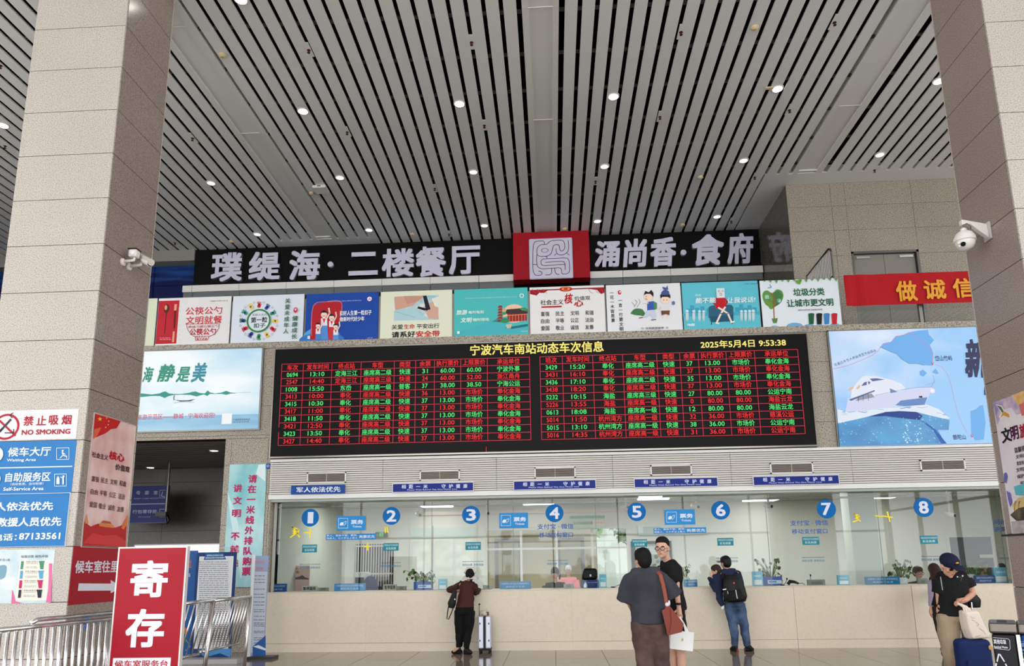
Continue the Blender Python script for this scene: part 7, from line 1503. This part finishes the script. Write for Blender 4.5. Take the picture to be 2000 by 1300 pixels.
for s in 'LR': an = J['an' + s]; b.tube([an, an + V3(.03, -.13, -.04)], [.038, .03], ms, 8)
blob(b, 'body', t, .0065, 3); tp = limbs(J, .024, mk, parts=('torso',), hemdrop=.04, wide=.84)
tp.tube([J['shL'], lerp(J['shL'], J['elL'], .62)], [.07, .088], mk, 14); tp.tube([J['shR'], lerp(J['shR'], J['elR'], .62)], [.07, .085], mk, 14); blob(tp, 't_shirt', t, .01, 5)
kh = wash('khaki_cloth', (128, 110, 88), (154, 136, 112), (4, 4, 6), .9); blob(limbs(J, .022, kh, parts=('legs',), wide=.85, legfat=1.08), 'trousers', t, .01, 5)
for s in 'LR': shoe(t, J['an' + s], J['an' + s] + V3(.04, -.18, 0), mat((70, 66, 60)))
face(t, J['head'], fd, 1.0, False); r = Vector(fd).cross(V3(0, 0, 1)).normalized(); fd = fd.normalized(); u = r.cross(fd)
T = Matrix((r, fd, u)).transposed(); c_ = MB(); nvc = mat((20, 24, 50), .8); hc = J['head']; c_.ball(hc + u * .05 - fd * .005, .09, .108, .085, nvc, 22, 14, T); blob(c_, 'cap', t, .007, 3)
bp = hc + fd * .09 + u * .045; MB().ball(bp + fd * .035, .075, .075, .012, nvc, 18, 8, T).build('cap_brim', t, True); MB().ball(hc + fd * .1 + u * .085, .02, .006, .01, mat((210, 160, 50)), 10, 6, T).build('cap_badge', t, True)
sg = MB()
for s in (-1, 1): sg.ball(hc + r * s * .034 + fd * .085 + u * .0, .026, .01, .016, mat((40, 24, 24), .2), 10, 8, T)
sg.build('sunglasses', t, True)
MB().tube([at(1837, 1126, Y - .11), at(1839, 1140, Y - .135), at(1841, 1152, Y - .125)], .005, mat((150, 150, 150)), 6).build('cord', t)
A = Art((0, Y - .155, 0)); A.C(1870, 1126, 1.4, (220, 220, 224), seg=10); A.C(1880, 1124, 1.6, (220, 220, 224), seg=10); A.L([(1871, 1126), (1878, 1127), (1877, 1134)], .8, (90, 90, 94)); A.build(t, 'chest_print')
t = thing('waist_bag', 'black sling bag hanging behind the right arm of the person in the navy cap', 'bag', at(1900, 1186, Y + .12)); blob(MB().tube([at(1896, 1160, Y + .12), at(1900, 1172, Y + .12), at(1902, 1186, Y + .12)], [(.05, .05), (.085, .06), (.07, .05)], M_BLACK, 12), 'bag_body', t, .011)
ribbon('strap', t, [at(1896, 1160, Y + .12), at(1890, 1140, Y + .12)], .03, M_BLACK)
Yk = Y - .22; xa, xb = at(1873, 1270, Yk).x, at(1938, 1270, Yk).x; zt = at(1905, 1248, Yk).z
t = thing('suitcase', 'blue fabric suitcase under the cream tote bag next to the waste bin', 'suitcase', ((xa + xb) / 2, Yk, 0)); nb = mat((22, 38, 84), .8)
bevel(MB().box(xa, xb, Yk - .02, Yk + .24, .07, zt, nb).build('case_body', t), .05, 4); bevel(MB().box(xa + .05, xb - .05, Yk - .045, Yk - .015, .12, zt - .2, nb).build('front_pocket', t), .012, 2)
for x in (xa + .05, xb - .05):
    for yy in (Yk + .02, Yk + .2): MB().lathe((x - .012, yy, .035), [(.035, 0), (.035, .024)], M_BLACK, 14, 'x').build('wheel', t)
hx = at(1878, 1173, Yk + .14)
for dx in (-.04, .1): MB().tube([V3(at(1884, 1240, Yk + .14).x + dx, Yk + .14, zt - .02), V3(hx.x + dx, Yk + .14, hx.z)], .0085, M_STEEL, 8).build('handle_rod', t)
MB().tube([V3(hx.x - .05, Yk + .14, hx.z), V3(hx.x + .11, Yk + .14, hx.z)], .016, M_BLACK, 10).build('grip', t)
MB().ball(V3(at(1934, 1262, Yk - .03).x, Yk - .03, at(1934, 1264, Yk - .03).z), .018, .006, .024, mat((190, 150, 80)), 10, 6).build('badge', t)
t = thing('tote_bag', 'cream cloth tote bag with faint drawing resting on the blue suitcase', 'bag', at(1905, 1248, Yk - .06)); yt = Yk + .02
P = [at(x, y, yt) for x, y in ((1878, 1192), (1906, 1189), (1921, 1224), (1933, 1238), (1928, 1246), (1893, 1248), (1885, 1228))]; n = len(P); mt = mat((214, 200, 188), .9)
m = MB(); cz = sum(P, V3(0, 0, 0)) / n; m.mi(mt)
m.v = [tuple(p) for p in P] + [tuple(lerp(p, cz, .10) + V3(0, -.06, 0)) for p in P] + [tuple(p + V3(0, .09, 0)) for p in P]
m.f = [tuple(range(n, 2 * n))] + [(i, (i + 1) % n, (i + 1) % n + n, i + n) for i in range(n)] + [(i, i + 2 * n, (i + 1) % n + 2 * n, (i + 1) % n) for i in range(n)] + [tuple(range(3 * n - 1, 2 * n - 1, -1))]; m.m = [0] * len(m.f)
o = m.build('bag_body', t); bevel(o, .018, 3)
hx2 = J['wrR'] + V3(-.1, -.03, -.03)
for xx in (1884, 1890, 1897): ribbon('handle', t, [hx2, lerp(hx2, at(xx, 1191, yt - .01), .5) + V3(.02, 0, 0), at(xx, 1193, yt - .01)], .02, mt)
A = Art((0, yt - .066, 0))
for q in (([(1896, 1203), (1899, 1207), (1904, 1206)]), ([(1898, 1210), (1903, 1212)]), ([(1906, 1214), (1912, 1219), (1908, 1222)]), ([(1912, 1226), (1921, 1232), (1925, 1238)]), ([(1905, 1243), (1915, 1240)])): A.L(q, .6, (110, 104, 110))
A.build(t, 'drawing')
# ---- person partly hidden behind the navy cap
Y = 12.7
J = joints(Y, head=(1824, 1114, .1), neck=(1826, 1126, .06), shL=(1820, 1135, .05), shR=(1848, 1135, .05), elL=(1820, 1162, .0), wrL=(1818, 1188, .0), elR=(1850, 1160, .2), wrR=(1846, 1152, .5), pel=(1838, 1182, 0), hipL=(1831, 1190, 0), hipR=(1848, 1190, 0), knL=(1838, 1232, 0), knR=(1852, 1232, 0), anL=(1847, 1266, 0), anR=(1858, 1266, .1))
for s in 'LR': J['an' + s].z = .075
t = person('person with long brown hair and a lilac sleeve, mostly hidden behind the navy cap', J, (J['pel'].x, Y, 0)); b = limbs(J, -.01, ms, sleeve=2); head_mb(b, J['head'], (.2, .95, 0), ms, .95); hand(b, J['wrL'], V3(-.1, 0, -1), V3(0, 1, 0), ms, .95); hand(b, J['wrR'], V3(0, 1, 0), V3(0, 0, 1), ms, .9)
for s in 'LR': an = J['an' + s]; b.tube([an, an + V3(0, .1, -.03)], [.036, .03], ms, 8)
blob(b, 'body', t, .009); li = mat((150, 140, 160), .9); blob(limbs(J, .016, li, parts=('torso', 'arms'), sleeve=1.85), 'lilac_top', t); blob(limbs(J, .03, mat((24, 20, 22), .9), parts=('torso',)), 'black_vest', t)
blob(limbs(J, .014, mat((44, 32, 30), .9), parts=('legs',)), 'trousers', t)
for s in 'LR': shoe(t, J['an' + s], J['an' + s] + V3(0, .14, 0), M_BLACK)
hh = MB(); hb = mat((52, 34, 28), .7); hh.ball(J['head'] + V3(0, -.01, .03), .09, .1, .1, hb); hh.tube([J['head'] + V3(0, -.04, .02), J['neck'] + V3(0, -.08, -.05), J['neck'] + V3(0, -.1, -.28)], [.09, .1, .06], hb, 14); blob(hh, 'long_hair', t, .01)
# ---- clerks behind the glass
def clerk(lab, cx, cy, Y, f, col, hair, k=1.0, glasses=False, hairlow=0, cat=None):
    h = at(cx, cy, Y); J = dict(head=h, neck=h + V3(0, .01, -.15 * k), shL=h + V3(-.19 * k, .02, -.24 * k), shR=h + V3(.19 * k, .02, -.24 * k), pel=h + V3(0, .05, -.75 * k), elL=h + V3(-.24, -.04, -.5), wrL=h + V3(-.14, -.26, -.56), elR=h + V3(.24, -.04, -.5), wrR=h + V3(.14, -.26, -.56))
    z = J['pel'].z; J.update(hipL=h + V3(-.09, .05, -.8), hipR=h + V3(.09, .05, -.8), knL=V3(h.x - .1, Y - .35, z - .08), knR=V3(h.x + .1, Y - .35, z - .08), anL=V3(h.x - .1, Y - .35, .08), anR=V3(h.x + .1, Y - .35, .08))
    if cat == 'stand': J.update(hipL=h + V3(-.09, .02, -.85), hipR=h + V3(.09, .02, -.85)); J['knL'] = V3(h.x - .1, Y, .5); J['knR'] = V3(h.x + .1, Y, .5); J['anL'] = V3(h.x - .1, Y, .07); J['anR'] = V3(h.x + .1, Y, .07)
    t = thing('person', lab, 'person', (h.x, Y, 0)); b = limbs(J, -.01, ms, sleeve=2); head_mb(b, h, f, ms, k)
    for s in 'LR': hand(b, J['wr' + s], V3(0, -1, -.1), V3(1 if s == 'L' else -1, 0, 0), ms, .9); an = J['an' + s]; b.tube([an, an + V3(0, -.12, -.03)], [.036, .028], ms, 8)
    blob(b, 'body', t, .01); blob(limbs(J, .014, mat(col, .85), parts=('torso', 'arms'), sleeve=1.9), 'shirt', t, .011); blob(limbs(J, .012, mat((30, 32, 40)), parts=('legs',)), 'trousers', t, .012)
    face(t, h, f, k, glasses); hair_cap(t, h, f, hair, k * 1.02, low=hairlow); return t, J
def stool(x, y, z, lab):
    t = thing('office_stool', lab, 'stool', (x, y, 0), 'stools of the ticket clerks'); MB().lathe((x, y, z), [(.19, -.05), (.2, -.02), (.18, 0)], M_BLACK, 18).build('seat', t); MB().tube([(x, y, .03), (x, y, z - .05)], .03, M_STEELD).build('column', t); MB().lathe((x, y, 0), [(.24, 0), (.24, .02), (.04, .04)], M_STEELD, 18).build('base', t)
for lab, cx, cy, Y, f, col, hair, gl, who in (('person in a dark jacket with glasses facing out behind window eight', 1793, 1118, 14.35, (.1, -1, -.15), (40, 38, 44), (30, 24, 24), True, 'bespectacled'),
        ('person in a white shirt with grey hair behind the plant near the right column', 1921, 1107, 14.5, (-1, -.1, -.1), (226, 228, 232), (70, 70, 74), False, 'grey haired'),
        ('person in white with black hair behind the payment card by the right column', 1957, 1112, 15.5, (-.3, -.8, -.6), (226, 228, 232), (18, 16, 18), False, 'rightmost'),
        ('person in black with dark hair seated behind window four', 1084, 1120, 14.4, (-.2, -1, -.3), (34, 34, 40), (20, 17, 18), False, 'window four')):
    t, J = clerk(lab, cx, cy, Y, f, col, hair, .98, gl); stool(J['pel'].x, J['pel'].y + .05, J['pel'].z - .12, 'black office stool under the %s clerk' % who)
t, J = clerk('person in a pink shirt with pale hair standing far inside behind window four', 1110, 1113, 18.1, (-.1, -1, -.2), (232, 150, 160), (214, 214, 216), 1.0, False, cat='stand')  # reflection in the glass, built as a figure inside the office
